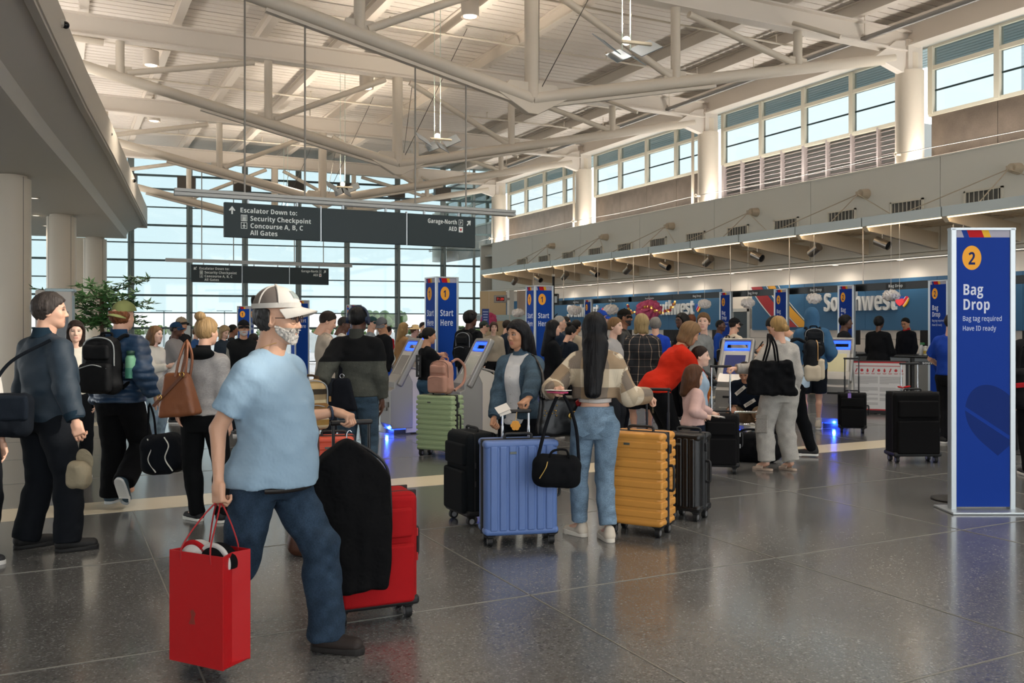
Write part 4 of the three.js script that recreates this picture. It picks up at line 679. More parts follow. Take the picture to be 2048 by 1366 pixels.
function surf(f, lo, hi, c) {
  const nx = Math.ceil((hi[0] - lo[0]) / c) + 2, ny = Math.ceil((hi[1] - lo[1]) / c) + 2, nz = Math.ceil((hi[2] - lo[2]) / c) + 2, F = new Float32Array(nx * ny * nz), id = (i, j, k) => (k * ny + j) * nx + i, B = 4;
  for (let k0 = 0; k0 < nz; k0 += B) for (let j0 = 0; j0 < ny; j0 += B) for (let i0 = 0; i0 < nx; i0 += B) {
    const d = f(lo[0] + (i0 + 1.5) * c, lo[1] + (j0 + 1.5) * c, lo[2] + (k0 + 1.5) * c), far = Math.abs(d) > c * B * 1.5 + 0.012;
    for (let k = k0; k < Math.min(nz, k0 + B); k++) for (let j = j0; j < Math.min(ny, j0 + B); j++) for (let i = i0; i < Math.min(nx, i0 + B); i++) F[id(i, j, k)] = far ? d : f(lo[0] + i * c, lo[1] + j * c, lo[2] + k * c);
  }
  const pos = [], idx = [], vid = new Int32Array(nx * ny * nz).fill(-1), E = [[0, 1], [0, 2], [0, 4], [1, 3], [1, 5], [2, 3], [2, 6], [3, 7], [4, 5], [4, 6], [5, 7], [6, 7]], v = new Float32Array(8);
  for (let k = 0; k < nz - 1; k++) for (let j = 0; j < ny - 1; j++) for (let i = 0; i < nx - 1; i++) {
    let m = 0; for (let q = 0; q < 8; q++) { v[q] = F[id(i + (q & 1), j + (q >> 1 & 1), k + (q >> 2))]; if (v[q] < 0) m |= 1 << q; }
    if (m === 0 || m === 255) continue;
    let x = 0, y = 0, z = 0, n = 0;
    for (const [a, b] of E) { if ((v[a] < 0) === (v[b] < 0)) continue; const t = v[a] / (v[a] - v[b]); x += (a & 1) + ((b & 1) - (a & 1)) * t; y += (a >> 1 & 1) + ((b >> 1 & 1) - (a >> 1 & 1)) * t; z += (a >> 2) + ((b >> 2) - (a >> 2)) * t; n++; }
    vid[id(i, j, k)] = pos.length / 3; pos.push(lo[0] + (i + x / n) * c, lo[1] + (j + y / n) * c, lo[2] + (k + z / n) * c);
  }
  const quad = (a, b, d, e, s) => { if (a < 0 || b < 0 || d < 0 || e < 0) return; s ? idx.push(a, b, d, a, d, e) : idx.push(a, d, b, a, e, d); };
  for (let k = 1; k < nz - 1; k++) for (let j = 1; j < ny - 1; j++) for (let i = 1; i < nx - 1; i++) {
    const s0 = F[id(i, j, k)] < 0;
    if (s0 !== F[id(i + 1, j, k)] < 0) quad(vid[id(i, j - 1, k - 1)], vid[id(i, j, k - 1)], vid[id(i, j, k)], vid[id(i, j - 1, k)], s0);
    if (s0 !== F[id(i, j + 1, k)] < 0) quad(vid[id(i - 1, j, k - 1)], vid[id(i - 1, j, k)], vid[id(i, j, k)], vid[id(i, j, k - 1)], s0);
    if (s0 !== F[id(i, j, k + 1)] < 0) quad(vid[id(i - 1, j - 1, k)], vid[id(i, j - 1, k)], vid[id(i, j, k)], vid[id(i - 1, j, k)], s0);
  }
  const g = new THREE.BufferGeometry(); g.setAttribute('position', new THREE.Float32BufferAttribute(pos, 3)); g.setIndex(idx); g.computeVertexNormals(); return g;
}
function setUV(g, fn) { const p = g.attributes.position, a = new Float32Array(p.count * 2); for (let i = 0; i < p.count; i++) { const q = fn(p.getX(i), p.getY(i), p.getZ(i)); a[2 * i] = q[0]; a[2 * i + 1] = q[1]; } g.setAttribute('uv', new THREE.BufferAttribute(a, 2)); return g; }
function tint(g, fn) { const p = g.attributes.position, a = new Float32Array(p.count * 3), c = new THREE.Color(); for (let i = 0; i < p.count; i++) { const q = fn(p.getX(i), p.getY(i), p.getZ(i)); c.set(q.isColor ? q : q); a[3 * i] = c.r; a[3 * i + 1] = c.g; a[3 * i + 2] = c.b; } g.setAttribute('color', new THREE.BufferAttribute(a, 3)); return g; }
// --- hands (right hand: fingers along -y from the wrist, palm faces +z, thumb towards +x) ---
const handCache = {};
function handGeo(pose) {
  if (handCache[pose]) return handCache[pose];
  const curls = { relax: [0.3, 0.35, 0.42, 0.5], grip: [1.25, 1.3, 1.3, 1.25], point: [0.06, 1.3, 1.4, 1.4], flat: [0.08, 0.08, 0.1, 0.12], pinch: [0.75, 0.8, 0.95, 1.05] }[pose];
  const fs = [], palm = (x, y, z) => { const qx = Math.abs(x) - 0.026, qy = Math.abs(y + 0.047) - 0.034, qz = Math.abs(z) - 0.003; return Math.hypot(Math.max(qx, 0), Math.max(qy, 0), Math.max(qz, 0)) + Math.min(0, Math.max(qx, qy, qz)) - 0.0115; };
  const wrist = cap(V(0, 0.03, 0), V(0, -0.03, 0), 0.024, 0.024);
  [[0.029, 0.040, 0.024, 0.021, 0.0088], [0.0095, 0.044, 0.028, 0.023, 0.0092], [-0.0105, 0.041, 0.026, 0.022, 0.0088], [-0.029, 0.032, 0.02, 0.019, 0.0078]].forEach(([x, a, b, c, r], i) => {
    let p = V(x, -0.078 - (i === 3 ? -0.006 : 0), 0), ang = curls[i] * 0.75; const L = [a, b, c];
    for (let k = 0; k < 3; k++) { const q = p.clone().add(V((x) * 0.06, -Math.cos(ang) * L[k], Math.sin(ang) * L[k])); fs.push(cap(p, q, r * (1 - 0.06 * k), r * (0.95 - 0.09 * k))); p = q; ang += curls[i] * (k ? 0.7 : 1.05); }
  });
  const th = pose === 'grip' || pose === 'pinch' || pose === 'point'; const t0 = V(0.022, -0.026, 0.004), t1 = th ? V(0.042, -0.058, 0.03) : V(0.05, -0.058, 0.014), t2 = th ? V(0.03, -0.088, 0.046) : V(0.06, -0.09, 0.022);
  const tf = (x, y, z) => Math.min(cap(t0, t1, 0.0145, 0.011)(x, y, z), cap(t1, t2, 0.011, 0.009)(x, y, z));
  const c1 = cap(t0, t1, 0.0145, 0.011), c2 = cap(t1, t2, 0.011, 0.009);
  const f = (x, y, z) => { let d = smin(palm(x, y, z), wrist(x, y, z), 0.02), e = 9; for (const q of fs) e = Math.min(e, q(x, y, z)); d = smin(d, e, 0.006); return smin(d, Math.min(c1(x, y, z), c2(x, y, z)), 0.008); };
  return handCache[pose] = surf(f, [-0.06, -0.2, -0.04], [0.085, 0.035, 0.1], 0.0048);
}
// --- heads (chin to crown 0.235, looking along +z) ---
const headCache = {};
function headField(fem, beard) {
  const sk = ell(0, 0.03, -0.012, 0.077, 0.094, 0.098), fc = ell(0, -0.035, 0.026, 0.06, 0.078, 0.06), jw = ell(0, -0.072, 0.032, fem ? 0.045 : 0.053, 0.037, 0.048), ch = ell(0, -0.097, 0.064, 0.017, 0.015, 0.017);
  const n1 = cap(V(0, 0.014, 0.082), V(0, -0.026, 0.1), 0.008, fem ? 0.0105 : 0.0125), w1 = ell(0.012, -0.031, 0.09, 0.009, 0.008, 0.01), w2 = ell(-0.012, -0.031, 0.09, 0.009, 0.008, 0.01), br = cap(V(-0.034, 0.03, 0.07), V(0.034, 0.03, 0.07), fem ? 0.01 : 0.013, fem ? 0.01 : 0.013);
  const s1 = ell(0.031, 0.012, 0.094, 0.017, 0.012, 0.016), s2 = ell(-0.031, 0.012, 0.094, 0.017, 0.012, 0.016), u1 = cap(V(-0.017, -0.058, 0.08), V(0.017, -0.058, 0.08), 0.0065, 0.0065), u2 = cap(V(-0.014, -0.069, 0.079), V(0.014, -0.069, 0.079), 0.0075, 0.0075);
  const e1 = ell(0.079, -0.006, -0.014, 0.011, 0.033, 0.02), e2 = ell(-0.079, -0.006, -0.014, 0.011, 0.033, 0.02), e3 = ell(0.09, -0.002, -0.008, 0.009, 0.02, 0.01), e4 = ell(-0.09, -0.002, -0.008, 0.009, 0.02, 0.01), ck1 = ell(0.04, -0.022, 0.055, 0.022, 0.024, 0.022), ck2 = ell(-0.04, -0.022, 0.055, 0.022, 0.024, 0.022), nk = cap(V(0, -0.05, -0.028), V(0, -0.2, -0.055), fem ? 0.046 : 0.055, fem ? 0.05 : 0.062);
  return (x, y, z) => {
    let d = smin(sk(x, y, z), fc(x, y, z), 0.035); if (d > 0.1 && y > -0.05) return d; d = smin(d, jw(x, y, z), 0.03); d = smin(d, ch(x, y, z), 0.025); d = smin(d, br(x, y, z), 0.018); d = smin(d, Math.min(ck1(x, y, z), ck2(x, y, z)), 0.02);
    d = smax(d, -Math.min(s1(x, y, z), s2(x, y, z)), 0.01); d = smin(d, n1(x, y, z), 0.012); d = smin(d, Math.min(w1(x, y, z), w2(x, y, z)), 0.006); d = smin(d, Math.min(u1(x, y, z), u2(x, y, z)), 0.006);
    let e = Math.min(e1(x, y, z), e2(x, y, z)); e = smax(e, -Math.min(e3(x, y, z), e4(x, y, z)), 0.004); d = smin(d, e, 0.01); return smin(d, nk(x, y, z), 0.03);
  };
}
function headGeo(fem, c) { const k = fem + '_' + c; return headCache[k] || (headCache[k] = surf(headField(fem), [-0.1, -0.2, -0.13], [0.1, 0.13, 0.125], c)); }
const hairCache = {};
function hairGeo(style, L, c, fem) {
  const key = [style, L, c].join(); if (hairCache[key]) return hairCache[key];
  const t = { short: 0.012, crop: 0.006, grey: 0.02, curly: 0.034, dreads: 0.03, long: 0.02, bob: 0.03, bun: 0.014, pony: 0.012, fringe: 0.012, under: 0.022 }[style] || 0.012;
  const sk = ell(0, 0.03, -0.014, 0.077 + t, 0.094 + t, 0.098 + t), add = [];
  const lowSide = { short: -0.005, crop: 0.0, grey: -0.04, curly: -0.05, dreads: -0.06, long: -0.12, bob: -0.1, bun: -0.05, pony: -0.05, fringe: -0.03, under: -0.1 }[style] ?? -0.02;
  if (style === 'long' || style === 'bob') {
    const e = style === 'bob' ? 0.15 : L; add.push([cap(V(0, 0.02, -0.045), V(0, -e * 0.55, -0.06), 0.082, 0.075), 0.03]); if (style === 'long') { add.push([(x, y, z) => cap(V(0, -e * 0.25, -0.085), V(0.02, -e, -0.1 - e * 0.16), 0.075, 0.045)(x * 0.72, y, z), 0.05]); }
    for (const s of [-1, 1]) add.push([cap(V(s * 0.07, 0.02, -0.005), V(s * 0.08, -Math.min(e, style === 'bob' ? 0.24 : 0.15) * 0.8, style === 'bob' ? 0.012 : -0.01), 0.026, style === 'bob' ? 0.03 : 0.026), 0.03]);
  }
  if (style === 'bun') add.push([L > 0 ? ell(0, 0.142, -0.085, 0.048, 0.04, 0.048) : ell(0, -0.02, -0.14, 0.044, 0.04, 0.036), 0.015]);
  if (style === 'pony') add.push([cap(V(0, 0.0, -0.1), V(0, -0.2, -0.13), 0.035, 0.015), 0.02]);
  if (style === 'fringe') for (const s of [-1, 1]) add.push([cap(V(s * 0.06, 0.04, 0.05), V(s * 0.078, -0.07, 0.02), 0.022, 0.018), 0.03]);
  if (style === 'dreads') for (let i = 0; i < 26; i++) { const a = i * 2.4, r = 0.5 + 0.5 * ((i * 37 % 10) / 10); add.push([cap(V(Math.cos(a) * 0.06 * r, 0.1, -0.02 + Math.sin(a) * 0.07 * r), V(Math.cos(a) * 0.115 * r, 0.14 - L * r * 0.5, -0.02 + Math.sin(a) * 0.125 * r), 0.013, 0.01), 0.006]); }
  const front = style === 'grey' || style === 'short' || style === 'crop' || style === 'under' ? 0.045 : style === 'fringe' ? 0.02 : 0.04;
  const wav = style === 'curly' ? 0.022 : style === 'dreads' ? 0.01 : style === 'under' || style === 'grey' ? 0.012 : 0.006;
  const f = (x, y, z) => {
    let d = sk(x, y, z); const cutF = (z - 0.058) * 0.75 - (y - front) * 0.66, hl = 0.014 * n3(x * 60, y * 30, z * 60), side = (lowSide - y + hl) + Math.max(0, z + 0.01) * 0.9;
    d = smax(d, cutF + hl, 0.012); d = smax(d, side - (z < -0.02 ? Math.min(0.07, (-0.02 - z) * 1.2) : 0), 0.012);
    if (style === 'under') d = smax(Math.max(d, y - 0.05), z + 0.02, 0.01);
    for (const [q, k] of add) d = smin(d, q(x, y, z), k);
    if (style === 'long' || style === 'bob') d = Math.max(d, -ell(0, -0.05, 0.075, 0.066, 0.12, 0.075)(x, y, z));
    if (d < 0.05) d += wav * n3(x * 40 + 5, y * (style === 'curly' || style === 'under' ? 40 : 9), z * 40) + (wav > 0.01 ? 0.008 * n3(x * 90, y * 70, z * 90) : 0.004 * n3(x * 110, y * 7, z * 110));
    return d;
  };
  const g = surf(f, [-0.18, -Math.max(0.2, (L || 0) + 0.08), -0.3], [0.18, 0.22, 0.14], c);
  return hairCache[key] = setUV(g, (x, y, z) => [Math.atan2(x, z) * 0.14, y + 0.4]);
}
T.strand = dataTex(256, (u, v) => { const a = N2(u * 90, v * 4, 90), b = N2(u * 30 + 3, v * 3, 30); const l = 0.72 + 0.2 * a + 0.16 * (b - 0.3); return Math.max(0, Math.min(1, l)); }, true, 5);
T.curl = dataTex(256, (u, v) => { const l = 0.62 + 0.5 * N2(u * 48, v * 48, 48) * N2(u * 24 + 5, v * 24, 24) + 0.3 * N2(u * 6, v * 6, 6); return Math.min(1, l); }, true, 6);
const hairMat = c => M(c, 0.5, { specularIntensity: 0.45, map: T.strand, bumpMap: T.strand, bumpScale: 0.004 });
const SKIN = { light: 0xd9a98f, pale: 0xe2b8a2, tan: 0xc4906f, brown: 0x8a5a3f, dark: 0x5a3a2a };
const skinMat = M(0xffffff, 0.52, { vertexColors: true });
const cloth = (c, o = {}) => M(c, o.rough ?? 0.9, { specularIntensity: 0.3, bumpMap: o.bump || T.weave, bumpScale: o.bs ?? 0.0015, ...(o.map ? { map: o.map } : {}) });
T.denim = dataTex(256, (u, v) => { const l = 0.72 + 0.2 * N2(u * 8, v * 8, 8) + 0.22 * (N2(u * 128, v * 128, 128) - 0.5); return Math.min(1, l); }, true, 3);
T.fleck = dataTex(256, (u, v) => 0.84 + 0.14 * (N2(u * 120, v * 120, 120) - 0.5) + 0.12 * N2(u * 6, v * 6, 6), true, 3);
function ik(a, t, l1, l2, pole) { const d = t.clone().sub(a); let L = d.length(); const mx = (l1 + l2) * 0.998; if (L > mx) { d.multiplyScalar(mx / L); L = mx; } const n = d.clone().normalize(), x = (l1 * l1 - l2 * l2 + L * L) / (2 * L), h = Math.sqrt(Math.max(0, l1 * l1 - x * x)), p = pole.clone().addScaledVector(n, -pole.dot(n)).normalize(); return { e: a.clone().addScaledVector(n, x).addScaledVector(p, h), t: a.clone().add(d) }; }
// shoes, toe towards +z, sole on y = 0, ankle above z = 0
const shoeCache = {};
function shoeGeo(kind) {
  if (shoeCache[kind]) return shoeCache[kind];
  const up = (x, y, z) => { const a = cap(V(0, 0.05, -0.035), V(0, 0.038, 0.15), 0.043, 0.036)(x * 0.95, y, z), b = cap(V(0, 0.07, -0.02), V(0, kind === 'boot' ? 0.16 : 0.1, -0.025), 0.041, 0.042)(x, y, z); return Math.max(smin(a, b, 0.035), 0.018 - y); };
  const sl = (x, y, z) => { const w = 0.04 + 0.008 * Math.sin((z + 0.06) * 12); const c = cap(V(0, 0.012, -0.04), V(0, 0.012, 0.155), w, w * 0.92)(x, 0.012, z); return Math.max(c, Math.abs(y - (kind === 'chunky' ? 0.02 : 0.014)) - (kind === 'chunky' ? 0.02 : 0.014) + (z > 0.12 ? -0.004 : 0)); };
  const slide = (x, y, z) => { const band = cap(V(-0.05, 0.03, 0.07), V(0.05, 0.03, 0.07), 0.03, 0.03); const arc = Math.abs(Math.hypot(x, (y - 0.02) * 1.1) - 0.05) - 0.006; return Math.max(arc, Math.abs(z - 0.08) - 0.05, 0.02 - y); };
  return shoeCache[kind] = { upper: surf(kind === 'slide' ? slide : up, [-0.075, 0, -0.1], [0.075, 0.22, 0.22], 0.0065), sole: surf(sl, [-0.075, -0.01, -0.1], [0.075, 0.06, 0.22], 0.0065), toes: null };
}
function capHat(par, q, pos, s, o) {               // baseball cap as a part with sub-parts
  const g = mesh('cap', (o.mesh ? new THREE.SphereGeometry(1, 16, 12, Math.PI * 0.12, Math.PI * 0.76, 0, 1.5) : new THREE.SphereGeometry(1, 28, 12, 0, 6.2832, 0, 1.5)).scale(0.09, 0.098, 0.108).translate(0, 0.04, -0.012), cloth(o.color, { bs: 0.0008 })); par.add(g);
  g.position.copy(pos).add(V(0, (o.dy || 0), 0)); g.quaternion.copy(q); if (o.back) g.rotateY(Math.PI); g.rotateX(o.tilt || 0); g.scale.setScalar(s * (o.size || 1));
  const bg = new THREE.PlaneGeometry(1, 1, 14, 6), p = bg.attributes.position;
  for (let i = 0; i < p.count; i++) { const u = p.getX(i) * 2, t = p.getY(i) + 0.5, a = u * 1.15, w = 0.088, out = t * 0.072 * (o.brim || 1) * Math.cos(u * 1.25) ; const x = Math.sin(a) * w, z = Math.cos(a) * (0.098) - 0.012; p.setXYZ(i, x * (1 + t * 0.02), 0.046 - Math.abs(x) * Math.abs(x) * (2.2 + 2.2 * t) - t * 0.024, z + out); }
  bg.computeVertexNormals(); const b2 = bg.clone(); b2.translate(0, -0.004, 0);
  part(g, 'brim', J(bg, b2), cloth(o.brimColor ?? o.color, { bs: 0.0008 }));
  part(g, 'button', new THREE.SphereGeometry(0.009, 8, 6).translate(0, 0.139, -0.012), cloth(o.color));
  if (o.mesh) {
    for (const [a, b] of [[0.88, 0.62], [1.5, 0.62]]) part(g, 'mesh_panel', new THREE.SphereGeometry(1, 14, 12, Math.PI * a, Math.PI * b, 0, 1.42).scale(0.0895, 0.0975, 0.1075).translate(0, 0.04, -0.012), cloth(o.mesh, { bs: 0.003 }));
    const arc = ph => [0.05, 0.35, 0.7, 1.05, 1.4].map(t => V(-Math.cos(ph) * Math.sin(t) * 0.0905, 0.04 + Math.cos(t) * 0.0985, Math.sin(ph) * Math.sin(t) * 0.1085 - 0.012));
    part(g, 'seam', J([0.88, 1.16, 1.5, 1.84, 2.12].map(q => tube(arc(q * Math.PI), 0.0042, 14, 6))), cloth(o.color));
    part(g, 'band', new THREE.CylinderGeometry(1, 1.005, 0.022, 40, 1, true).scale(0.0912, 1, 0.1092).translate(0, 0.05, -0.012), cloth(o.color)); part(g, 'closure_gap', ell2(0.03, 0.026, 0.008).translate(0, 0.075, -0.114), M(0x161212, 0.8)); part(g, 'patch', new THREE.SphereGeometry(1, 18, 12, Math.PI * 0.36, Math.PI * 0.28, 0.75, 0.42).scale(0.0915, 0.0995, 0.1098).translate(0, 0.04, -0.012), cloth(0x9aa39f));
  }
  return g;
}
const ell2 = (a, b, c) => new THREE.SphereGeometry(1, 16, 10).scale(a, b, c);
function person(o) {
  const s = (o.h || 1.72) / 1.75, fem = o.f ? 1 : 0, g = o.g || 1, cell = o.c || Math.max(0.011, Math.min(0.022, o.d * 0.0016)), gl = Math.sqrt(g);
  const P = thing('person', o.label, 'person', o.at || at(o.u, o.d, o.y || 0), heading(o.dir)), leanA = (o.lean || 0) * D, sideA = (o.side || 0) * D, tw = (o.twist || 0) * D;
  const hip = V(o.hx || 0, (o.hip ?? 0.925) * s, o.hz || 0);
  const qT = new THREE.Quaternion().setFromEuler(new THREE.Euler(leanA, 0, -sideA)), qS = qT.clone().multiply(new THREE.Quaternion().setFromAxisAngle(V(0, 1, 0), tw));
  const up = k => hip.clone().add(V(0, k * s, 0).applyQuaternion(k < 0.1 ? new THREE.Quaternion().slerp(qT, 0.3) : qT));
  const belly = o.belly || 0;
  const nodes = (fem ? [[-0.1, 0.13, 0.1, 0], [-0.02, 0.168, 0.122, -0.012], [0.08, 0.145, 0.108, 0], [0.18, 0.118, 0.092, 0.008], [0.34, 0.138, 0.112, 0.016], [0.44, 0.138, 0.09, 0.0], [0.5, 0.11, 0.066, -0.012], [0.55, 0.052, 0.05, -0.02]] : [[-0.1, 0.13, 0.1, 0], [-0.02, 0.16, 0.12, -0.012], [0.08, 0.152, 0.112, 0.004], [0.18, 0.146, 0.108, 0.006], [0.34, 0.165, 0.122, 0.006], [0.45, 0.168, 0.1, -0.004], [0.51, 0.13, 0.075, -0.015], [0.56, 0.062, 0.056, -0.02]])
    .map(([k, a, b, z]) => { const q = k > 0.25 ? qS : qT, be = k > -0.05 && k < 0.35 ? belly * Math.cos((k - 0.13) / 0.24 * 1.5) : 0; const c = up(k).add(V(0, 0, (z + Math.max(0, be)) * s).applyQuaternion(qT)); return { c, a: a * s * (k < 0.5 ? g : gl), b: (b + Math.max(0, be)) * s * (k < 0.5 ? g : 1), X: V(1, 0, 0).applyQuaternion(q), Z: V(0, 0, 1).applyQuaternion(q), k }; });
  const torso = (list, e, flare = 0) => {
    const n = list.length, N = list.map((q, i) => { const d = list[Math.min(n - 1, i + 1)].c.clone().sub(list[Math.max(0, i - 1)].c).normalize(); return [q.c.x, q.c.y, q.c.z, d.x, d.y, d.z, q.a + e + flare * Math.max(0, 0.1 - q.k), q.b + e + flare * Math.max(0, 0.1 - q.k), q.X.x, q.X.y, q.X.z, q.Z.x, q.Z.y, q.Z.z, q.k]; });
    const tan = c => N.map((q, i) => { const A = N[Math.max(0, i - 1)], B = N[Math.min(n - 1, i + 1)]; return (B[c] - A[c]) / (B[14] - A[14]); }), TG = [0, 1, 2, 6, 7].map(tan);
    const he = (c, g, i, t) => { const h = N[i + 1][14] - N[i][14], t2 = t * t, t3 = t2 * t; return (2 * t3 - 3 * t2 + 1) * N[i][c] + (t3 - 2 * t2 + t) * h * TG[g][i] + (3 * t2 - 2 * t3) * N[i + 1][c] + (t3 - t2) * h * TG[g][i + 1]; };
    return (x, y, z) => {
      let i = 0, s0 = 0, s1 = 0, over = 0, prev = (x - N[0][0]) * N[0][3] + (y - N[0][1]) * N[0][4] + (z - N[0][2]) * N[0][5], t = 0;
      if (prev < 0) over = -prev; else { for (i = 0; i < n - 1; i++) { const q = N[i + 1], v = (x - q[0]) * q[3] + (y - q[1]) * q[4] + (z - q[2]) * q[5]; if (v < 0) { t = prev / (prev - v); break; } prev = v; } if (i === n - 1) { i = n - 2; t = 1; over = prev; } }
      const A = N[i], B = N[i + 1], m = k => A[k] + (B[k] - A[k]) * t;
      const ex = x - he(0, 0, i, t), ey = y - he(1, 1, i, t), ez = z - he(2, 2, i, t), a = he(6, 3, i, t), b = he(7, 4, i, t), lx = (ex * m(8) + ey * m(9) + ez * m(10)) / a, lz = (ex * m(11) + ey * m(12) + ez * m(13)) / b;
      const d = (Math.sqrt(lx * lx + lz * lz) - 1) * Math.min(a, b); return over > 0 ? (d > 0 ? Math.hypot(d, over) : Math.max(d, over - 0.0)) : d;
    };
  };
  const wS = (fem ? 0.14 : 0.163) * s * gl, neckB = up(0.57).add(V(0, 0, -0.02 * s).applyQuaternion(qT));
  const S = [1, -1].map(k => up(fem ? 0.47 : 0.475).add(V(k * wS, 0, -0.01 * s).applyQuaternion(qS)).add(V(0, (o.shrug || 0) * s, 0)));
  const la = 0.285 * s, lf = 0.25 * s;
  const hands = ['L', 'R'].map((n, i) => { const k = i ? -1 : 1, t = o[n + 'H'] ? V(...o[n + 'H']) : S[i].clone().add(V(k * 0.06 * s, -0.52 * s, 0.06 * s)); const pole = o[n + 'E'] ? V(...o[n + 'E']) : V(k * 0.35, -0.4, -1); const r = ik(S[i], t, la, lf, pole); return { s: S[i], e: r.e, w: r.t, k, pose: o[n + 'P'] || 'relax', palm: o[n + 'N'] ? V(...o[n + 'N']) : V(-k, 0, 0.15), dir: o[n + 'D'] ? V(...o[n + 'D']) : r.t.clone().sub(r.e).normalize(), off: o.no && o.no.includes(n + 'H') }; });
  const hw = (fem ? 0.092 : 0.092) * s * gl, thigh = 0.418 * s, shank = 0.405 * s;
  const legs = ['L', 'R'].map((n, i) => { const k = i ? -1 : 1, f = o[n + 'F'] || [k * 0.1, 0, k * 10]; const [fx, fz, yaw = k * 10, lift = 0, pitch = 0] = f; const H = hip.clone().add(V(k * hw, -0.03 * s, 0)); const ank = V(fx, 0.085 * s + lift, fz); const fy = yaw * D, fd = V(Math.sin(fy), 0, Math.cos(fy)); const r = ik(H, ank, thigh, shank, (o[n + 'K'] ? V(...o[n + 'K']) : fd.clone())); return { H, K: r.e, A: r.t, fy, pitch: pitch * D, lift, fx, fz }; });
  // head
  const hr = o.hd || [0, 0, 0], qH = new THREE.Quaternion().slerp(qT, 0.55).multiply(new THREE.Quaternion().setFromEuler(new THREE.Euler(hr[1] * D, hr[0] * D, (hr[2] || 0) * D, 'YXZ')));
  const hs = (o.hs || 1) * (0.35 + 0.65 * s) * (fem ? 0.96 : 1), upN = V(0, 1, 0).applyQuaternion(new THREE.Quaternion().slerp(qT, 0.6)), hc = neckB.clone().addScaledVector(upN, 0.15 * s * (fem ? 1 : 1)).add(V(0, 0, 0.05 * s).applyQuaternion(qH)).add(V(0, 0.018, 0));
  // body
  const limb = (e, from) => { const fs = []; for (const a of hands) fs.push(cap(a.s, a.e, (0.05 * gl + e * 1.1) * s, (0.041 * gl + e) * s), cap(a.e, a.w, (0.041 * gl + e) * s, (0.027 + e) * s)); return fs; };
  const legF = e => { const fs = []; for (const l of legs) { const c = l.K.clone().lerp(l.A, 0.28).add(V(-Math.sin(l.fy), 0, -Math.cos(l.fy)).multiplyScalar(0.018 * s)); fs.push([cap(l.H, l.K, (fem ? 0.088 : 0.082) * s * g + e, 0.052 * s * gl + e), cap(l.K, l.A, 0.05 * s * gl + e, 0.034 * s + e), cap(c, l.K.clone().lerp(l.A, 0.55), 0.05 * s * gl + e, 0.035 * s + e)]); } return fs; };
  const lo = [9, 9, 9], hi = [-9, -9, -9]; const grow = (p, r) => { for (let i = 0; i < 3; i++) { const v = p.getComponent(i); lo[i] = Math.min(lo[i], v - r); hi[i] = Math.max(hi[i], v + r); } };
  nodes.forEach(n => grow(n.c, Math.max(n.a, n.b) + 0.1)); hands.forEach(h => { grow(h.e, 0.13); grow(h.w, 0.1); grow(h.s, 0.14); }); legs.forEach(l => { grow(l.H, 0.2); grow(l.K, 0.15); grow(l.A, 0.12); });
  const bt = torso(nodes, -0.012), la0 = limb(-0.004), lg0 = legF(-0.006), nk = cap(neckB.clone().addScaledVector(upN, -0.06 * s), hc.clone().addScaledVector(upN, -0.06 * hs), (fem ? 0.046 : 0.058) * s, (fem ? 0.044 : 0.054) * s), foot = legs.map(l => cap(l.A, l.A.clone().add(V(Math.sin(l.fy) * 0.1 * s, -0.04 * s - Math.sin(l.pitch) * 0.06, Math.cos(l.fy) * 0.1 * s)), 0.034 * s, 0.03 * s));
  const bodyF = (x, y, z) => { let d = smin(bt(x, y, z), nk(x, y, z), 0.04); for (let i = 0; i < 4; i++) d = smin(d, la0[i](x, y, z), i % 2 ? 0.012 : 0.03); for (const l of lg0) { let q = smin(l[0](x, y, z), l[1](x, y, z), 0.02); q = smin(q, l[2](x, y, z), 0.03); d = smin(d, q, 0.02); } return Math.min(d, foot[0](x, y, z), foot[1](x, y, z)); };
  const skin = new THREE.Color(SKIN[o.skin || 'light'] ?? o.skin), lips = skin.clone().lerp(new THREE.Color(fem ? 0xa8484a : 0x9c5a50), 0.5), brow = new THREE.Color(o.hair ? o.hair[1] : 0x2a1d16).lerp(skin, o.d > 9 ? 0.45 : 0.25), beard = o.beard !== undefined ? new THREE.Color(o.beard) : null;
  const gs = [tint(surf(bodyF, lo, hi, Math.max(cell, 0.0125)), () => skin)];
  const hg = headGeo(fem, o.d < 8 ? 0.0042 : o.d < 15 ? 0.0055 : 0.008).clone(); tint(hg, (x, y, z) => {
    if (z > 0.06 && y < -0.05 && y > -0.078 && Math.abs(x) < 0.024) return beard && y < -0.07 ? beard : lips;
    if (z > 0.055 && Math.abs(y - 0.031 - 0.08 * Math.min(0.03, Math.abs(x)) + Math.max(0, Math.abs(x) - 0.036) * 0.5) < 0.0045 && Math.abs(x) > 0.013 && Math.abs(x) < 0.05) return brow;
    if (z > 0.05 && Math.abs(y - 0.012) < 0.008 && Math.abs(Math.abs(x) - 0.031) < 0.017) return Math.abs(Math.abs(x) - 0.031) < 0.007 ? new THREE.Color(0x1a1210) : brow;
    if (beard && y < -0.035 && z > 0.006 && y > -(0.05 + z * 0.86)) return beard; return skin;
  });
  const mH = new THREE.Matrix4().compose(hc, qH, V(hs, hs, hs)); hg.applyMatrix4(mH); gs.push(hg);
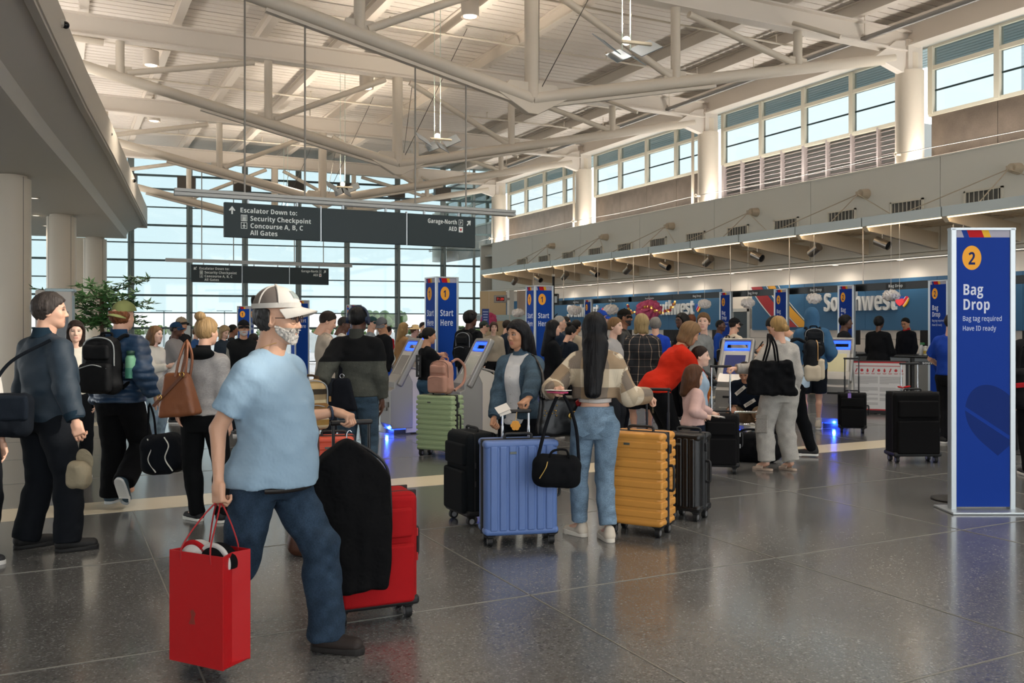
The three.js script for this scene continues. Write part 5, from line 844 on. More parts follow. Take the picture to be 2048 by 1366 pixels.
  for (const h of hands) {
    if (h.off) continue; const y = h.dir.clone().negate(), z = h.palm.clone().addScaledVector(y, -h.palm.dot(y)).normalize(), x = y.clone().cross(z), hgeo = handGeo(h.pose).clone(); const sc = s * (fem ? 0.92 : 1.02) * (o.hs > 1.05 ? 1 : 1);
    // thumb points to the front for hanging hands: mirror the left one
    const mir = h.k > 0 ? -1 : 1; hgeo.scale(mir, 1, 1); if (mir < 0) { const ix = hgeo.index.array.slice(); for (let i = 0; i < ix.length; i += 3) { const t = ix[i]; ix[i] = ix[i + 1]; ix[i + 1] = t; } hgeo.setIndex(new THREE.BufferAttribute(ix, 1)); hgeo.computeVertexNormals(); }
    hgeo.applyMatrix4(new THREE.Matrix4().makeBasis(x, y, z).scale(V(sc, sc, sc)).setPosition(h.w)); gs.push(tint(hgeo, () => skin));
  }
  gs.forEach(q => q.deleteAttribute('uv')); const body = part(P, 'body', mergeGeometries(gs), skinMat);
  // clothes
  const fold = (d, x, y, z, amp) => d > 0.03 || d < -0.03 ? d : d + amp * (n3(x * 7 + 3, y * 13, z * 7) + 0.5 * n3(x * 17, y * 24 + x * 6, z * 17));
  const bo = o.bottom; if (bo) {
    const e = bo.ease ?? 0.016, shorts = bo.cut !== undefined, cutK = bo.cut ?? 1, lg = legF(e), wst = up(bo.rise ?? 0.12), ax = V(0, 1, 0).applyQuaternion(qT), nd = nodes.filter(n => n.k < 0.3), pt = torso(nd, e * 0.5 + 0.003), fl = bo.flare || 0;
    const wide = legs.map(l => { const kd = shorts ? l.H.clone().lerp(l.K, cutK) : null; const r0 = (fem ? 0.088 : 0.084) * s * g + e; return shorts ? [cap(l.H, kd, r0, r0 * 0.86 + fl), l.K.clone().sub(l.H).normalize(), kd] : [(() => { const a = cap(l.H, l.K, r0, 0.056 * s * gl + e + fl * 0.4), b = cap(l.K, l.A, 0.056 * s * gl + e + fl * 0.4, 0.044 * s + e + fl); return (x, y, z) => smin(a(x, y, z), b(x, y, z), 0.02); })(), l.A.clone().sub(l.K).normalize(), l.K.clone().lerp(l.A, bo.end ?? 1.06)]; });
    const pf = (x, y, z) => { let d = 9; wide.forEach(([f, n, c], i) => { let q = f(x, y, z); if (!shorts) q = smin(q, lg[i][2](x, y, z), 0.03); q = Math.max(q, (x - c.x) * n.x + (y - c.y) * n.y + (z - c.z) * n.z); d = d > 8 ? q : smin(d, q, 0.008); }); const w = Math.max(pt(x, y, z), (x - wst.x) * ax.x + (y - wst.y) * ax.y + (z - wst.z) * ax.z); return fold(smin(d, w, 0.03), x, y, z, bo.fold ?? 0.011); };
    const pm = bo.mat || cloth(bo.color, { bump: T.wrinkle, bs: 0.008, ...(bo.denim ? { map: T.denim } : {}) }); const pg = part(P, bo.name || (shorts ? 'shorts' : 'trousers'), setUV(surf(pf, lo, hi, cell), bo.uv || ((x, y, z) => [x + z * 0.9, y])), pm);
    if (bo.rib) legs.forEach(l => part(pg, 'cuff', bar(l.A.clone().lerp(l.K, 0.03), l.A.clone().lerp(l.K, 0.14), 0.048 * s, 0.052 * s, 16), cloth(bo.color)));
    if (bo.belt) { const c = nodes[1].c; part(P, 'belt', new THREE.TorusGeometry(1, 0.09, 6, 30, 2.0).rotateZ(0.57).rotateX(Math.PI / 2).scale(nodes[1].a + e * 0.5 + 0.006, 0.19, nodes[1].b + e * 0.5 + 0.006).applyQuaternion(qT).translate(c.x, c.y - 0.04 * s, c.z), M(bo.belt, 0.5)); }
  }
  const clothTop = (tp, nm) => {
    const e = tp.ease ?? 0.014, hem = tp.hem ?? 0.02, sl = tp.sleeve ?? 0.95, ax = V(0, 1, 0).applyQuaternion(qT); let nd = nodes.slice();
    if (hem < -0.1) { const c = hip.clone().add(V(0, (hem - 0.03) * s, 0)), q = nodes[1]; nd = [{ c, a: q.a + 0.03 * (tp.skirt ?? 1), b: q.b + 0.03 * (tp.skirt ?? 1), X: q.X, Z: q.Z, k: hem }, ...nodes.filter(n => n.k > -0.05)]; }
    const tf = torso(nd, e, tp.flare || 0), hc0 = hem < 0.1 ? hip.clone().add(V(0, hem * s, 0)) : up(hem), hx = hem < 0.1 ? V(0, 1, 0) : ax, es = e * (tp.slk || 1), ss = tp.se ?? e;
    const arms = hands.map(h => { const r0 = 0.05 * s * gl + ss, r1 = 0.042 * s * gl + ss, r2 = 0.03 * s + ss * 0.8, up1 = cap(h.s, h.e, r0, r1), lo1 = cap(h.e, h.w, r1, r2); if (sl <= 0.5) { const c = h.s.clone().lerp(h.e, sl * 2), n = h.e.clone().sub(h.s).normalize(), up2 = cap(h.s, c, r0 + 0.004, r0 + 0.006); return (x, y, z) => Math.max(up2(x, y, z), (x - c.x) * n.x + (y - c.y) * n.y + (z - c.z) * n.z); } const c = h.e.clone().lerp(h.w, (sl - 0.5) * 2), n = h.w.clone().sub(h.e).normalize(); return (x, y, z) => Math.max(smin(up1(x, y, z), lo1(x, y, z), 0.02), (x - c.x) * n.x + (y - c.y) * n.y + (z - c.z) * n.z > 0 && (x - h.e.x) * n.x + (y - h.e.y) * n.y + (z - h.e.z) * n.z > 0 ? (x - c.x) * n.x + (y - c.y) * n.y + (z - c.z) * n.z : -9); });
    const pads = S.map(q => cap(q, q.clone().lerp(neckB, 0.75), 0.05 * s * gl + e * 0.6, 0.04 * s + e * 0.3)), nkP = up(fem ? 0.575 : 0.59), nkN = V(0, 1, tp.neck ?? 0.35).normalize().applyQuaternion(qT), puff = tp.puff || 0, SX = V(1, 0, 0).applyQuaternion(qS), SZ = V(0, 0, 1).applyQuaternion(qS), nc = hc.clone().addScaledVector(upN, -0.135 * hs);
    const f = (x, y, z) => { let d = Math.max(tf(x, y, z), (hc0.x - x) * hx.x + (hc0.y - y) * hx.y + (hc0.z - z) * hx.z); d = smin(d, Math.min(pads[0](x, y, z), pads[1](x, y, z)), 0.04); if (sl > 0.02) for (const a of arms) { const q = a(x, y, z); d = smin(d, q, 0.022); } if (tp.open && d > -0.06 && d < 0.1) { const px = x - hip.x, py = y - hip.y, pz = z - hip.z, lx = px * SX.x + py * SX.y + pz * SX.z, lz = px * SZ.x + py * SZ.y + pz * SZ.z; if (lz > 0) { const hh = (py / s); d = smax(d, tp.open * (0.75 + hh * 0.5) - Math.abs(lx), 0.012); } } if (puff && d < 0.05) d -= puff * Math.abs(Math.sin(y * 42 + 0.6 * n3(x * 9, y * 3, z * 9))); { const c = (x - nkP.x) * nkN.x + (y - nkP.y) * nkN.y + (z - nkP.z) * nkN.z; if (c > -0.03) d = smax(d, c, 0.012); } return fold(d, x, y, z, tp.fold ?? 0.012); };
    const L2 = lo.slice(); L2[1] = Math.min(L2[1], hc0.y - 0.05); const geo = surf(f, L2, hi, cell);
    const mainUV = tp.plaid ? ((x, y, z) => { let best = 9, uv = null; hands.forEach((h, i) => { for (const [a, b, o2] of [[h.s, h.e, 0], [h.e, h.w, la]]) { const d = b.clone().sub(a), L = d.length(); d.multiplyScalar(1 / L); const px = x - a.x, py = y - a.y, pz = z - a.z, t = px * d.x + py * d.y + pz * d.z, tc = Math.max(0, Math.min(L, t)), r = Math.hypot(px - d.x * tc, py - d.y * tc, pz - d.z * tc) - 0.07; if (r < best) { best = r; const s1 = V(0, 0, 1).cross(d).normalize(), s2 = d.clone().cross(s1); uv = [Math.atan2(px * s1.x + py * s1.y + pz * s1.z, px * s2.x + py * s2.y + pz * s2.z) * 0.075 + i * 0.03, 0.9 - (t + o2)]; } } }); const l = hip.clone(), td = tf(x, y, z); if (td < best + 0.03) { const p = V(x, y, z).sub(hip).applyQuaternion(qS.clone().invert()); uv = [Math.atan2(p.x, p.z) * 0.17, p.y]; } return uv; }) : tp.uv || ((x, y, z) => [x + z * 0.9, y]);
    const m = part(P, nm, setUV(geo, mainUV), tp.mat || cloth(tp.color, { bump: T.wrinkle, bs: 0.009, ...(tp.denim ? { map: T.denim } : tp.fleck ? { map: T.fleck } : {}) }));
    if (tp.collar !== undefined) { const c = neckB.clone().addScaledVector(upN, 0.022 * s); part(m, 'collar', lathe([[0.085, -0.035], [0.074, 0.0], [0.069, tp.collarH ?? 0.035], [0.06, (tp.collarH ?? 0.035) - 0.004], [0.062, -0.02]].map(([a, b]) => [a * s * (fem ? 0.88 : 1), b * s]), 22).applyQuaternion(new THREE.Quaternion().slerp(qT, 0.6)).translate(c.x, c.y, c.z + 0.004), cloth(tp.collar)); }
    if (tp.hood !== undefined) { const c = neckB.clone().add(V(0, -0.015, -0.075).multiplyScalar(s).applyQuaternion(qT)); part(m, 'hood', ell2(0.13 * s, 0.055 * s, 0.085 * s).applyQuaternion(qT).translate(c.x, c.y, c.z), cloth(tp.hood)); }
    if (tp.cuff !== undefined) hands.forEach(h => { const a = h.e.clone().lerp(h.w, (sl - 0.5) * 2 - 0.16), b = h.e.clone().lerp(h.w, (sl - 0.5) * 2 + 0.04); part(m, 'cuff', bar(a, b, 0.037 * s + ss * 0.85, 0.032 * s + ss * 0.7, 16), cloth(tp.cuff)); });
    if (tp.band !== undefined) { const q = nodes[hem < 0.06 ? 1 : 2], c = hc0; part(m, 'hem_band', new THREE.CylinderGeometry(1, 0.96, 0.06 * s, 28, 1, true).scale(q.a + e * 0.9, 1, q.b + e * 0.9).translate(q.c.x, c.y - 0.0, q.c.z), cloth(tp.band)); }
    return m;
  };
  if (o.under) clothTop(o.under, o.under.name || 'undershirt');
  const top = o.top ? clothTop(o.top, o.top.name || 'shirt') : null;
  // shoes
  if (o.shoe !== null) legs.forEach((l, i) => {
    const kind = o.shoeKind || 'low', sg = shoeGeo(kind), grp = mesh('shoe', sg.upper, M(o.shoe ?? 0x2a2a2c, 0.7, { bumpMap: T.weave, bumpScale: 0.001 })); P.add(grp);
    const q = new THREE.Quaternion().setFromEuler(new THREE.Euler(l.pitch, l.fy, 0, 'YXZ')); const off = V(0, -0.085 * s, 0).applyQuaternion(q); grp.position.copy(l.A).add(off); grp.quaternion.copy(q); grp.scale.setScalar(s * (fem ? 0.93 : 1.04));
    part(grp, 'sole', sg.sole, M(o.sole ?? 0xd8d5cf, 0.7)); if (kind !== 'slide') part(grp, 'laces', J([0, 1, 2].map(k => rbox(0.045, 0.005, 0.007, 0.002, 0, 0.088 - k * 0.008, 0.055 + k * 0.022))), M(o.lace ?? 0xe4e2dc, 0.8));
    if (o.sock) part(P, 'sock', bar(l.A.clone().add(V(0, -0.03, 0)), l.A.clone().lerp(l.K, 0.22), 0.041 * s, 0.045 * s, 14), cloth(o.sock));
  });
  // hair, face pieces, headgear
  const place = (m, par = P) => { m.position.copy(hc); m.quaternion.copy(qH); m.scale.setScalar(hs); par.add(m); return m; };
  if (o.hair) { const [st, col, L = 0.2] = o.hair; const hm = place(mesh('hair', hairGeo(st, L, o.d < 9 ? 0.0065 : o.d < 15 ? 0.008 : 0.011, fem), hairMat(col))); hm.userData.style = undefined; delete hm.userData.style; if (o.hairTie) part(hm, 'hair_tie', new THREE.TorusGeometry(0.03, 0.008, 6, 14).translate(0, 0.12, -0.075), M(o.hairTie, 0.7)); }
  if (o.beardMesh) { const ff = headField(0), bf = (x, y, z) => { const lim = z > 0.075 ? -0.04 : z > 0.015 ? -0.052 + (0.075 - z) * 0.42 : -0.027; let d = ff(x, y, z) - Math.min(0.008, Math.max(0, lim - y + 0.008) * 0.5) - 0.011 * n3(x * 110, y * 100, z * 110) - 0.008 * n3(x * 220, y * 200, z * 220) - Math.max(0, (-0.08 - y)) * 0.1; d = Math.max(d, y - lim, -(z - 0.006), -(y + 0.052 + z * 0.86)); return Math.max(d, -ell(0, -0.063, 0.09, 0.02, 0.006, 0.02)(x, y, z)); }; const bm = surf(bf, [-0.1, -0.14, -0.02], [0.1, 0.0, 0.13], 0.0045); place(mesh('beard', setUV(bm, (x, y, z) => [x + z * 0.8, y]), M(o.beardMesh, 0.7, { specularIntensity: 0.4, map: T.curl }))); }
  if (o.eyes) for (const k of [-1, 1]) { const e = place(mesh('eye', new THREE.SphereGeometry(0.0112, 12, 10).translate(k * 0.031, 0.011, 0.0715), M(0xa79c94, 0.4))); part(e, 'iris', new THREE.SphereGeometry(0.0068, 10, 8).translate(k * 0.031 + (o.gaze || 0), 0.011, 0.077), M(0x20140e, 0.2)); }
  if (o.cap) capHat(P, qH, hc, hs, o.cap);
  if (o.glasses) { const gm = place(mesh('glasses', J([-1, 1].map(k => [new THREE.TorusGeometry(0.02, 0.0022, 6, 20).scale(1.15, 0.85, 1).translate(k * 0.032, 0.01, 0.1), bar(V(k * 0.055, 0.014, 0.098), V(k * 0.082, 0.008, -0.01), 0.002, 0.002, 6)]), bar(V(-0.01, 0.014, 0.102), V(0.01, 0.014, 0.102), 0.002, 0.002, 6)), M(o.glasses, 0.3))); for (const k of [-1, 1]) part(gm, 'lens', new THREE.CircleGeometry(0.019, 16).scale(1.15, 0.85, 1).translate(k * 0.032, 0.01, 0.1), M(o.lens ?? 0xffffff, 0.03, o.lens ? {} : { transmission: 1, thickness: 0 })); }
  P.userData = { label: o.label, category: 'person' };
  const info = { P, hands, legs, nodes, hc, qH, hs, s, up, S, qT, neckB, hip, world: p => p.clone().applyAxisAngle(V(0, 1, 0), P.rotation.y).add(P.position), local: p => p.clone().sub(P.position).applyAxisAngle(V(0, 1, 0), -P.rotation.y) };
  return info;
}
// hand target given as a point of the hall (column, depth, height) for a figure standing at u, d facing dir
function reach(o, u, d, y) { const p = at(u, d, y).sub(o.at || at(o.u, o.d)); return p.applyAxisAngle(V(0, 1, 0), -heading(o.dir)).toArray(); }
// ---------- luggage and bags ----------
const rubber = M(0x0d0d0e, 0.6), trimBlk = M(0x131315, 0.55);
function wheels(g, w, d, r = 0.036) {
  for (const sx of [-1, 1]) for (const sz of [-1, 1]) { const wl = part(g, 'wheel', turnZ(new THREE.CylinderGeometry(r, r, 0.034, 18), Math.PI / 2).translate(sx * (w / 2 - 0.05), r, sz * (d / 2 - 0.05)), rubber); part(wl, 'hub', turnZ(new THREE.CylinderGeometry(r * 0.6, r * 0.6, 0.037, 14), Math.PI / 2).translate(sx * (w / 2 - 0.05), r, sz * (d / 2 - 0.05)), M(0x8f8f92, 0.35, { metalness: 0.6 })); part(g, 'wheel_fork', rbox(0.06, 0.045, 0.06, 0.015, sx * (w / 2 - 0.05), r * 2 + 0.008, sz * (d / 2 - 0.05)), trimBlk); }
}
function pull(g, w, y0, y1, z, mat, grip = trimBlk, px = 0) { const s = w; for (const k of [-1, 1]) part(g, 'handle_rod', J(bar(V(k * s, y0, z), V(k * s, y1, z), 0.009, 0.009, 10), bar(V(k * s, y0, z), V(k * s, (y0 + y1) / 2, z), 0.012, 0.012, 10)).translate(px, 0, 0), mat); part(g, 'pull_grip', rbox(2 * s + 0.04, 0.028, 0.032, 0.012, px, y1, z), grip); }
function loop(g, name, a, b, out, r, mat) { part(g, name, tube([a, a.clone().add(out), a.clone().lerp(b, 0.5).addScaledVector(out, 1.25), b.clone().add(out), b], r, 20, 8), mat); }
function suitcase(o) {
  const { w = 0.5, h = 0.75, kind } = o, d = o.t || 0.28, g = thing('suitcase', o.label, 'suitcase', o.at || at(o.u, o.d), heading(o.dir || 0) + (o.turn || 0), o.group);
  const y0 = 0.075, H = h - y0, col = M(o.color, o.rough ?? (kind === 'soft' ? 0.8 : 0.42), kind === 'soft' ? { specularIntensity: 0.35, bumpMap: T.weave, bumpScale: 0.002 } : { bumpMap: T.weave, bumpScale: 0.0004 });
  if (kind === 'soft') {
    part(g, 'body', uvm(rbox(w, H, d, 0.05, 0, y0 + H / 2, 0, 4)), col); part(g, 'front_pocket', uvm(rbox(w - 0.06, H * 0.52, 0.05, 0.022, 0, y0 + H * 0.3, d / 2 + 0.012, 3)), col); part(g, 'upper_pocket', uvm(rbox(w - 0.08, H * 0.26, 0.04, 0.018, 0, y0 + H * 0.74, d / 2 + 0.008, 3)), col);
    part(g, 'zipper', J(rbox(w + 0.006, H + 0.006, 0.014, 0.05, 0, y0 + H / 2, d * 0.28), rbox(w + 0.006, H + 0.006, 0.01, 0.05, 0, y0 + H / 2, -d * 0.3)), M(o.trim ?? 0x0c0c0d, 0.6));
    part(g, 'zip_pull', J(rbox(0.01, 0.045, 0.01, 0.004, w / 2 + 0.01, y0 + H * 0.62, d * 0.28), rbox(0.01, 0.045, 0.01, 0.004, w / 2 + 0.01, y0 + H * 0.4, d * 0.28)), M(o.pulls ?? 0x2a2a2c, 0.4));
    part(g, 'base_guard', J(rbox(w + 0.012, 0.05, d + 0.012, 0.02, 0, y0 + 0.025, 0)), trimBlk);
  } else {
    const n = o.ribs || 9, shells = [];
    for (const s of [-1, 1]) {
      const D2 = d / 2 - 0.026, zc = s * (D2 / 2 + 0.026), gs = [rbox(w - 0.014, H - 0.012, D2, 0.045, 0, y0 + H / 2, zc - s * 0.004, 4)];
      if (kind === 'h') for (let i = 0; i < n; i++) { const hh = (H - 0.12) / n; gs.push(rbox(w, hh - 0.016, D2 + 0.004, 0.014, 0, y0 + 0.06 + hh * (i + 0.5), zc, 2)); } else for (let i = 0; i < n; i++) { const ww = (w - 0.08) / n; gs.push(rbox(ww - 0.012, H - 0.08, D2, 0.012, -w / 2 + 0.04 + ww * (i + 0.5), y0 + H / 2, zc + s * 0.006, 2)); }
      gs.push(rbox(w, 0.06, D2, 0.03, 0, y0 + H - 0.034, zc, 3), rbox(w, 0.06, D2, 0.03, 0, y0 + 0.034, zc, 3));
      part(g, 'shell_half', J(gs), col);
      for (const k of [-1, 1]) part(g, 'corner_guard', rbox(0.1, 0.05, D2 * 0.7, 0.02, k * (w / 2 - 0.052), y0 + 0.024, zc + s * 0.008), trimBlk);
    }
    part(g, 'zipper_band', rbox(w - 0.002, H - 0.002, 0.056, 0.05, 0, y0 + H / 2, 0, 3), trimBlk); part(g, 'zipper_teeth', rbox(w + 0.004, H + 0.002, 0.006, 0.05, 0, y0 + H / 2, 0, 3), M(0x2c2c2e, 0.4));
    part(g, 'lock', rbox(0.02, 0.07, 0.045, 0.008, w / 2 + 0.004, y0 + H * 0.82, 0), trimBlk);
    part(g, 'badge', rbox(0.05, 0.018, 0.006, 0.003, -w * 0.12, y0 + H - 0.09, d / 2 + 0.006), M(0x5c615c, 0.4, { metalness: 0.5 }));
  }
  loop(g, 'side_handle', V((o.hs || 1) * (w / 2 + 0.0), y0 + H * 0.38, 0), V((o.hs || 1) * (w / 2), y0 + H * 0.64, 0), V((o.hs || 1) * 0.03, 0, 0), 0.011, trimBlk);
  loop(g, 'top_handle', V(-0.1, h - 0.003, 0), V(0.1, h - 0.003, 0), V(0, 0.028, 0), 0.011, trimBlk);
  if (o.pull) pull(g, 0.1, h - 0.02, o.pull, -d / 2 + 0.06, o.rod || chrome, o.grip, o.px);
  wheels(g, w, d); return g;
}
function soft(w, h, d, r, amp, seedK = 0, c = 0.009, pinch = 0, sag = 0) {   // stuffed cloth volume standing on y = 0
  const f = (x, y, z) => { const t = y / h, wx = w / 2 * (1 - pinch * t), dz = d / 2 * (1 - pinch * 1.2 * t); const sy = sag * Math.cos(Math.min(1.5, Math.abs(x) / (w / 2) * 1.5)); const qx = Math.abs(x) - wx + r, qy = Math.abs(y - h / 2 + sy * (t > 0.5 ? 1 : 0)) - h / 2 + r, qz = Math.abs(z) - dz + r; let v = Math.hypot(Math.max(qx, 0), Math.max(qy, 0), Math.max(qz, 0)) + Math.min(0, Math.max(qx, qy, qz)) - r; return v > 0.04 ? v : v + amp * (n3(x * 11 + seedK, y * 11, z * 11) + 0.6 * n3(x * 26, y * 20 + seedK, z * 26)); };
  return setUV(surf(f, [-w / 2 - 0.04, -0.04, -d / 2 - 0.04], [w / 2 + 0.04, h + 0.04, d / 2 + 0.04], c), (x, y, z) => [x + z, y]);
}
function backpack(name, label, pos, turn, o) {
  const g = thing(name, label, 'backpack', pos, turn), { w = 0.32, h = 0.47, d = 0.2 } = o, m = cloth(o.color, { bs: 0.001, rough: 0.7, map: o.map });
  part(g, 'main_body', soft(w, h, d, 0.09, 0.018, o.k || 1, 0.009, 0.12), m); part(g, 'front_pocket', soft(w * 0.82, h * 0.5, 0.09, 0.035, 0.01, 5).translate(0, 0.02, d / 2 + 0.005), o.pocket ? cloth(o.pocket) : m);
  if (o.upper !== 0) part(g, 'upper_pocket', soft(w * 0.68, h * 0.26, 0.06, 0.028, 0.008, 9).translate(0, h * 0.6, d / 2 - 0.005), m);
  part(g, 'zip_line', J(tube([V(-w * 0.42, h * 0.5, d * 0.32), V(-w * 0.36, h * 0.9, d * 0.32), V(0, h * 0.985, d * 0.3), V(w * 0.36, h * 0.9, d * 0.32), V(w * 0.42, h * 0.5, d * 0.32)], 0.006, 24, 6), tube([V(-w * 0.36, h * 0.46, d / 2 + 0.045), V(0, h * 0.52, d / 2 + 0.05), V(w * 0.36, h * 0.46, d / 2 + 0.045)], 0.005, 16, 6)), M(o.zip ?? 0x8b8f92, 0.5));
  for (const k of [-1, 1]) part(g, 'shoulder_strap', tube([V(k * 0.09, h * 0.94, -d / 2 + 0.02), V(k * 0.11, h * 1.02, -d / 2 - 0.08), V(k * 0.13, h * 0.8, -d / 2 - 0.22), V(k * 0.16, h * 0.35, -d / 2 - 0.16), V(k * 0.13, h * 0.1, -d / 2 + 0.01)], 0.017, 24, 8).scale(1, 1, 1), cloth(o.strap ?? o.color));
  loop(g, 'grab_handle', V(-0.05, h - 0.01, -d * 0.3), V(0.05, h - 0.01, -d * 0.3), V(0, 0.035, 0), 0.01, cloth(o.strap ?? o.color));
  return g;
}
// ---------- people and what they carry ----------
const dk = 0x14161a, navy = 0x18222f;
// man in the foreground
const fgO = { label: 'man in light blue tee and white trucker cap striding right with red bag', u: 528, d: 4.45, dir: 66, h: 1.77, g: 1.12, belly: 0.045, lean: 2, twist: 4, c: 0.0095, hip: 0.87, hz: 0.03, hd: [20, 3, 0], skin: 0xc99a7e, hair: ['under', 0x3b3a3a], beard: 0xa39c94, beardMesh: 0xb9b3ac, eyes: 1, cap: { color: 0xd2ccc4, mesh: 0x857b74, size: 1.1, brim: 1.2, tilt: -0.1, dy: 0.014 }, glasses: 0x3a2622,
  top: { name: 'tee_shirt', color: 0x8ea7bb, sleeve: 0.36, hem: -0.06, flare: 0.32, ease: 0.022, fold: 0.022 }, bottom: { color: 0x34465a, denim: 1, belt: 0x1b1512, ease: 0.022, fold: 0.022, flare: 0.025 }, shoe: 0x241a16, sole: 0x15110f, lace: 0x2a1f1a, RF: [-0.1, -0.34, 0, 0.05, 28], LF: [0.1, 0.3, 8], RP: 'grip', LP: 'grip', RN: [1, 0, 0.2], LN: [0, -1, 0], LD: [0.1, -0.25, 1], LE: [0.6, -1, -0.2], RE: [-0.2, 0, -1] };
fgO.RH = reach(fgO, 437, 4.2, 0.86); fgO.LH = reach(fgO, 672, 4.85, 1.13);
const fg = person(fgO);
{ const a = fg.hands[0]; part(fg.P, 'wristband', new THREE.TorusGeometry(0.034, 0.007, 6, 20).applyQuaternion(new THREE.Quaternion().setFromUnitVectors(V(0, 0, 1), a.w.clone().sub(a.e).normalize())).translate(...a.w.clone().lerp(a.e, 0.12).toArray()), M(0x27364a, 0.7)); 
  part(fg.P, 'neck_chain', new THREE.TorusGeometry(0.07, 0.0014, 5, 40).rotateX(Math.PI / 2 - 0.4).translate(fg.neckB.x, fg.neckB.y + 0.028, fg.neckB.z + 0.012), M(0xc9a25a, 0.3, { metalness: 0.8 })); }
{ // red paper carrier with helmets of cloth inside
  const p = at(420, 4.1), g = thing('shopping_bag', 'glossy red paper carrier bag held by the man in the white cap', 'bag', V(p.x, 0.075, p.z), heading(-26)); const red = M(0xb4141a, 0.38, { bumpMap: T.wrinkle, bumpScale: 0.003 });
  const W = 0.32, Hh = 0.5, Dp = 0.17, t = 0.004;
  part(g, 'front_panel', uvm(box(W, Hh, t, 0, Hh / 2, Dp / 2)), red); part(g, 'back_panel', uvm(box(W, Hh, t, 0, Hh / 2, -Dp / 2)), red); part(g, 'bottom', box(W, t, Dp, 0, 0.004, 0), red);
  for (const k of [-1, 1]) part(g, 'gusset', uvm(J(beam(V(k * W / 2, Hh / 2, Dp / 2), V(k * (W / 2 - 0.03), Hh / 2, 0), t, Hh), beam(V(k * W / 2, Hh / 2, -Dp / 2), V(k * (W / 2 - 0.03), Hh / 2, 0), t, Hh))), red);
  const hw = fg.world(fg.hands[1].w.clone().addScaledVector(fg.hands[1].dir, 0.085)).sub(g.position).applyAxisAngle(V(0, 1, 0), -g.rotation.y);
  for (const z of [Dp / 2, -Dp / 2]) part(g, 'cord_handle', tube([V(-0.09, Hh - 0.04, z), V(-0.085, Hh + 0.02, z), hw, V(0.085, Hh + 0.02, z), V(0.09, Hh - 0.04, z)], 0.0038, 30, 6), M(0x9c1218, 0.6));
  part(g, 'emblem', extr([[-0.02, -0.03], [0.02, -0.028], [0.012, 0.0], [0.022, 0.02], [0.006, 0.038], [-0.012, 0.03], [-0.004, 0.004]], 0.003).translate(-0.02, 0.21, Dp / 2 + 0.003), M(0xa0453c, 0.3, { metalness: 0.4 }));
  const cp = (nm, lab, x, c, c2, rz) => { const q = thing(nm, lab, 'cap', V(0, 0, 0)); q.position.copy(g.position).add(V(x, Hh - 0.05, 0).applyAxisAngle(V(0, 1, 0), g.rotation.y)); q.rotation.set(0, g.rotation.y, rz); part(q, 'crown', new THREE.SphereGeometry(0.1, 24, 12, 0, 6.3, 0, 1.6).scale(0.95, 0.85, 0.7), cloth(c)); part(q, 'stripe', new THREE.TorusGeometry(0.075, 0.012, 6, 30, Math.PI).scale(1.1, 1.05, 1).translate(0, 0, 0.03), cloth(c2)); };
  cp('folded_cap', 'white and red cap sticking out of the red carrier bag', -0.07, 0xd8d4d0, 0xb31a20, 0.3); cp('folded_cap', 'black cap sticking out of the red carrier bag', 0.055, 0x101012, 0xd4d0cc, -0.2);
}
suitcase({ label: 'red soft suitcase pulled by the man in the white cap', u: 742, d: 4.95, dir: 24, kind: 'soft', color: 0xa31318, w: 0.46, h: 0.69, trim: 0x1a0a0a, pulls: 0xb02020, pull: 1.06, px: -0.09, rod: M(0x1a1a1c, 0.4) });
{ const gm = M(0x08080a, 0.85, { specularIntensity: 0.3, bumpMap: T.wrinkle, bumpScale: 0.02 }), g = thing('garment_bag', 'black garment bag draped over the red suitcase', 'bag', at(694, 4.72), heading(16));
  const f = (x, y, z) => { const tt = Math.max(0, y - 0.79), half = 0.228 - 0.228 * Math.pow(tt / 0.225, 1.3) - Math.max(0, 0.4 - y) * 0.06; const qx = Math.abs(x + (y > 0.72 ? 0 : 0.0)) - Math.max(0.012, half) + 0.03, qy = Math.abs(y - 0.605) - 0.405 + 0.03, qz = Math.abs(z) - 0.06 - 0.02 * Math.cos(x * 7) + 0.03; const v = Math.hypot(Math.max(qx, 0), Math.max(qy, 0), Math.max(qz, 0)) + Math.min(0, Math.max(qx, qy, qz)) - 0.03; return v > 0.04 ? v : v + 0.026 * n3(x * 9, y * 4, z * 12) + 0.012 * n3(x * 24, y * 9, z * 24); };
  part(g, 'cover', setUV(surf(f, [-0.3, 0.14, -0.16], [0.3, 1.08, 0.16], 0.009), (x, y, z) => [x, y]), gm); part(g, 'edge_piping', tube([V(0.03, 0.99, 0.0), V(0.14, 0.92, 0), V(0.205, 0.85, 0), V(0.228, 0.7, 0), V(0.228, 0.45, 0), V(0.215, 0.24, 0)], 0.008, 30, 6), trimBlk); part(g, 'hanger_hook', tube([V(0, 0.99, 0), V(0, 1.03, 0), V(0.012, 1.045, 0), V(0.024, 1.036, 0)], 0.003, 12, 6), chrome);
  const tag = thing('ribbon_strap', 'pale webbing strap around the red suitcase below the garment bag', 'strap', at(695, 4.78), heading(24)); part(tag, 'webbing', rbox(0.035, 0.22, 0.006, 0.002, 0, 0.22, 0.02), cloth(0x8d846a)); part(tag, 'buckle', rbox(0.045, 0.03, 0.012, 0.004, 0, 0.3, 0.022), trimBlk); }
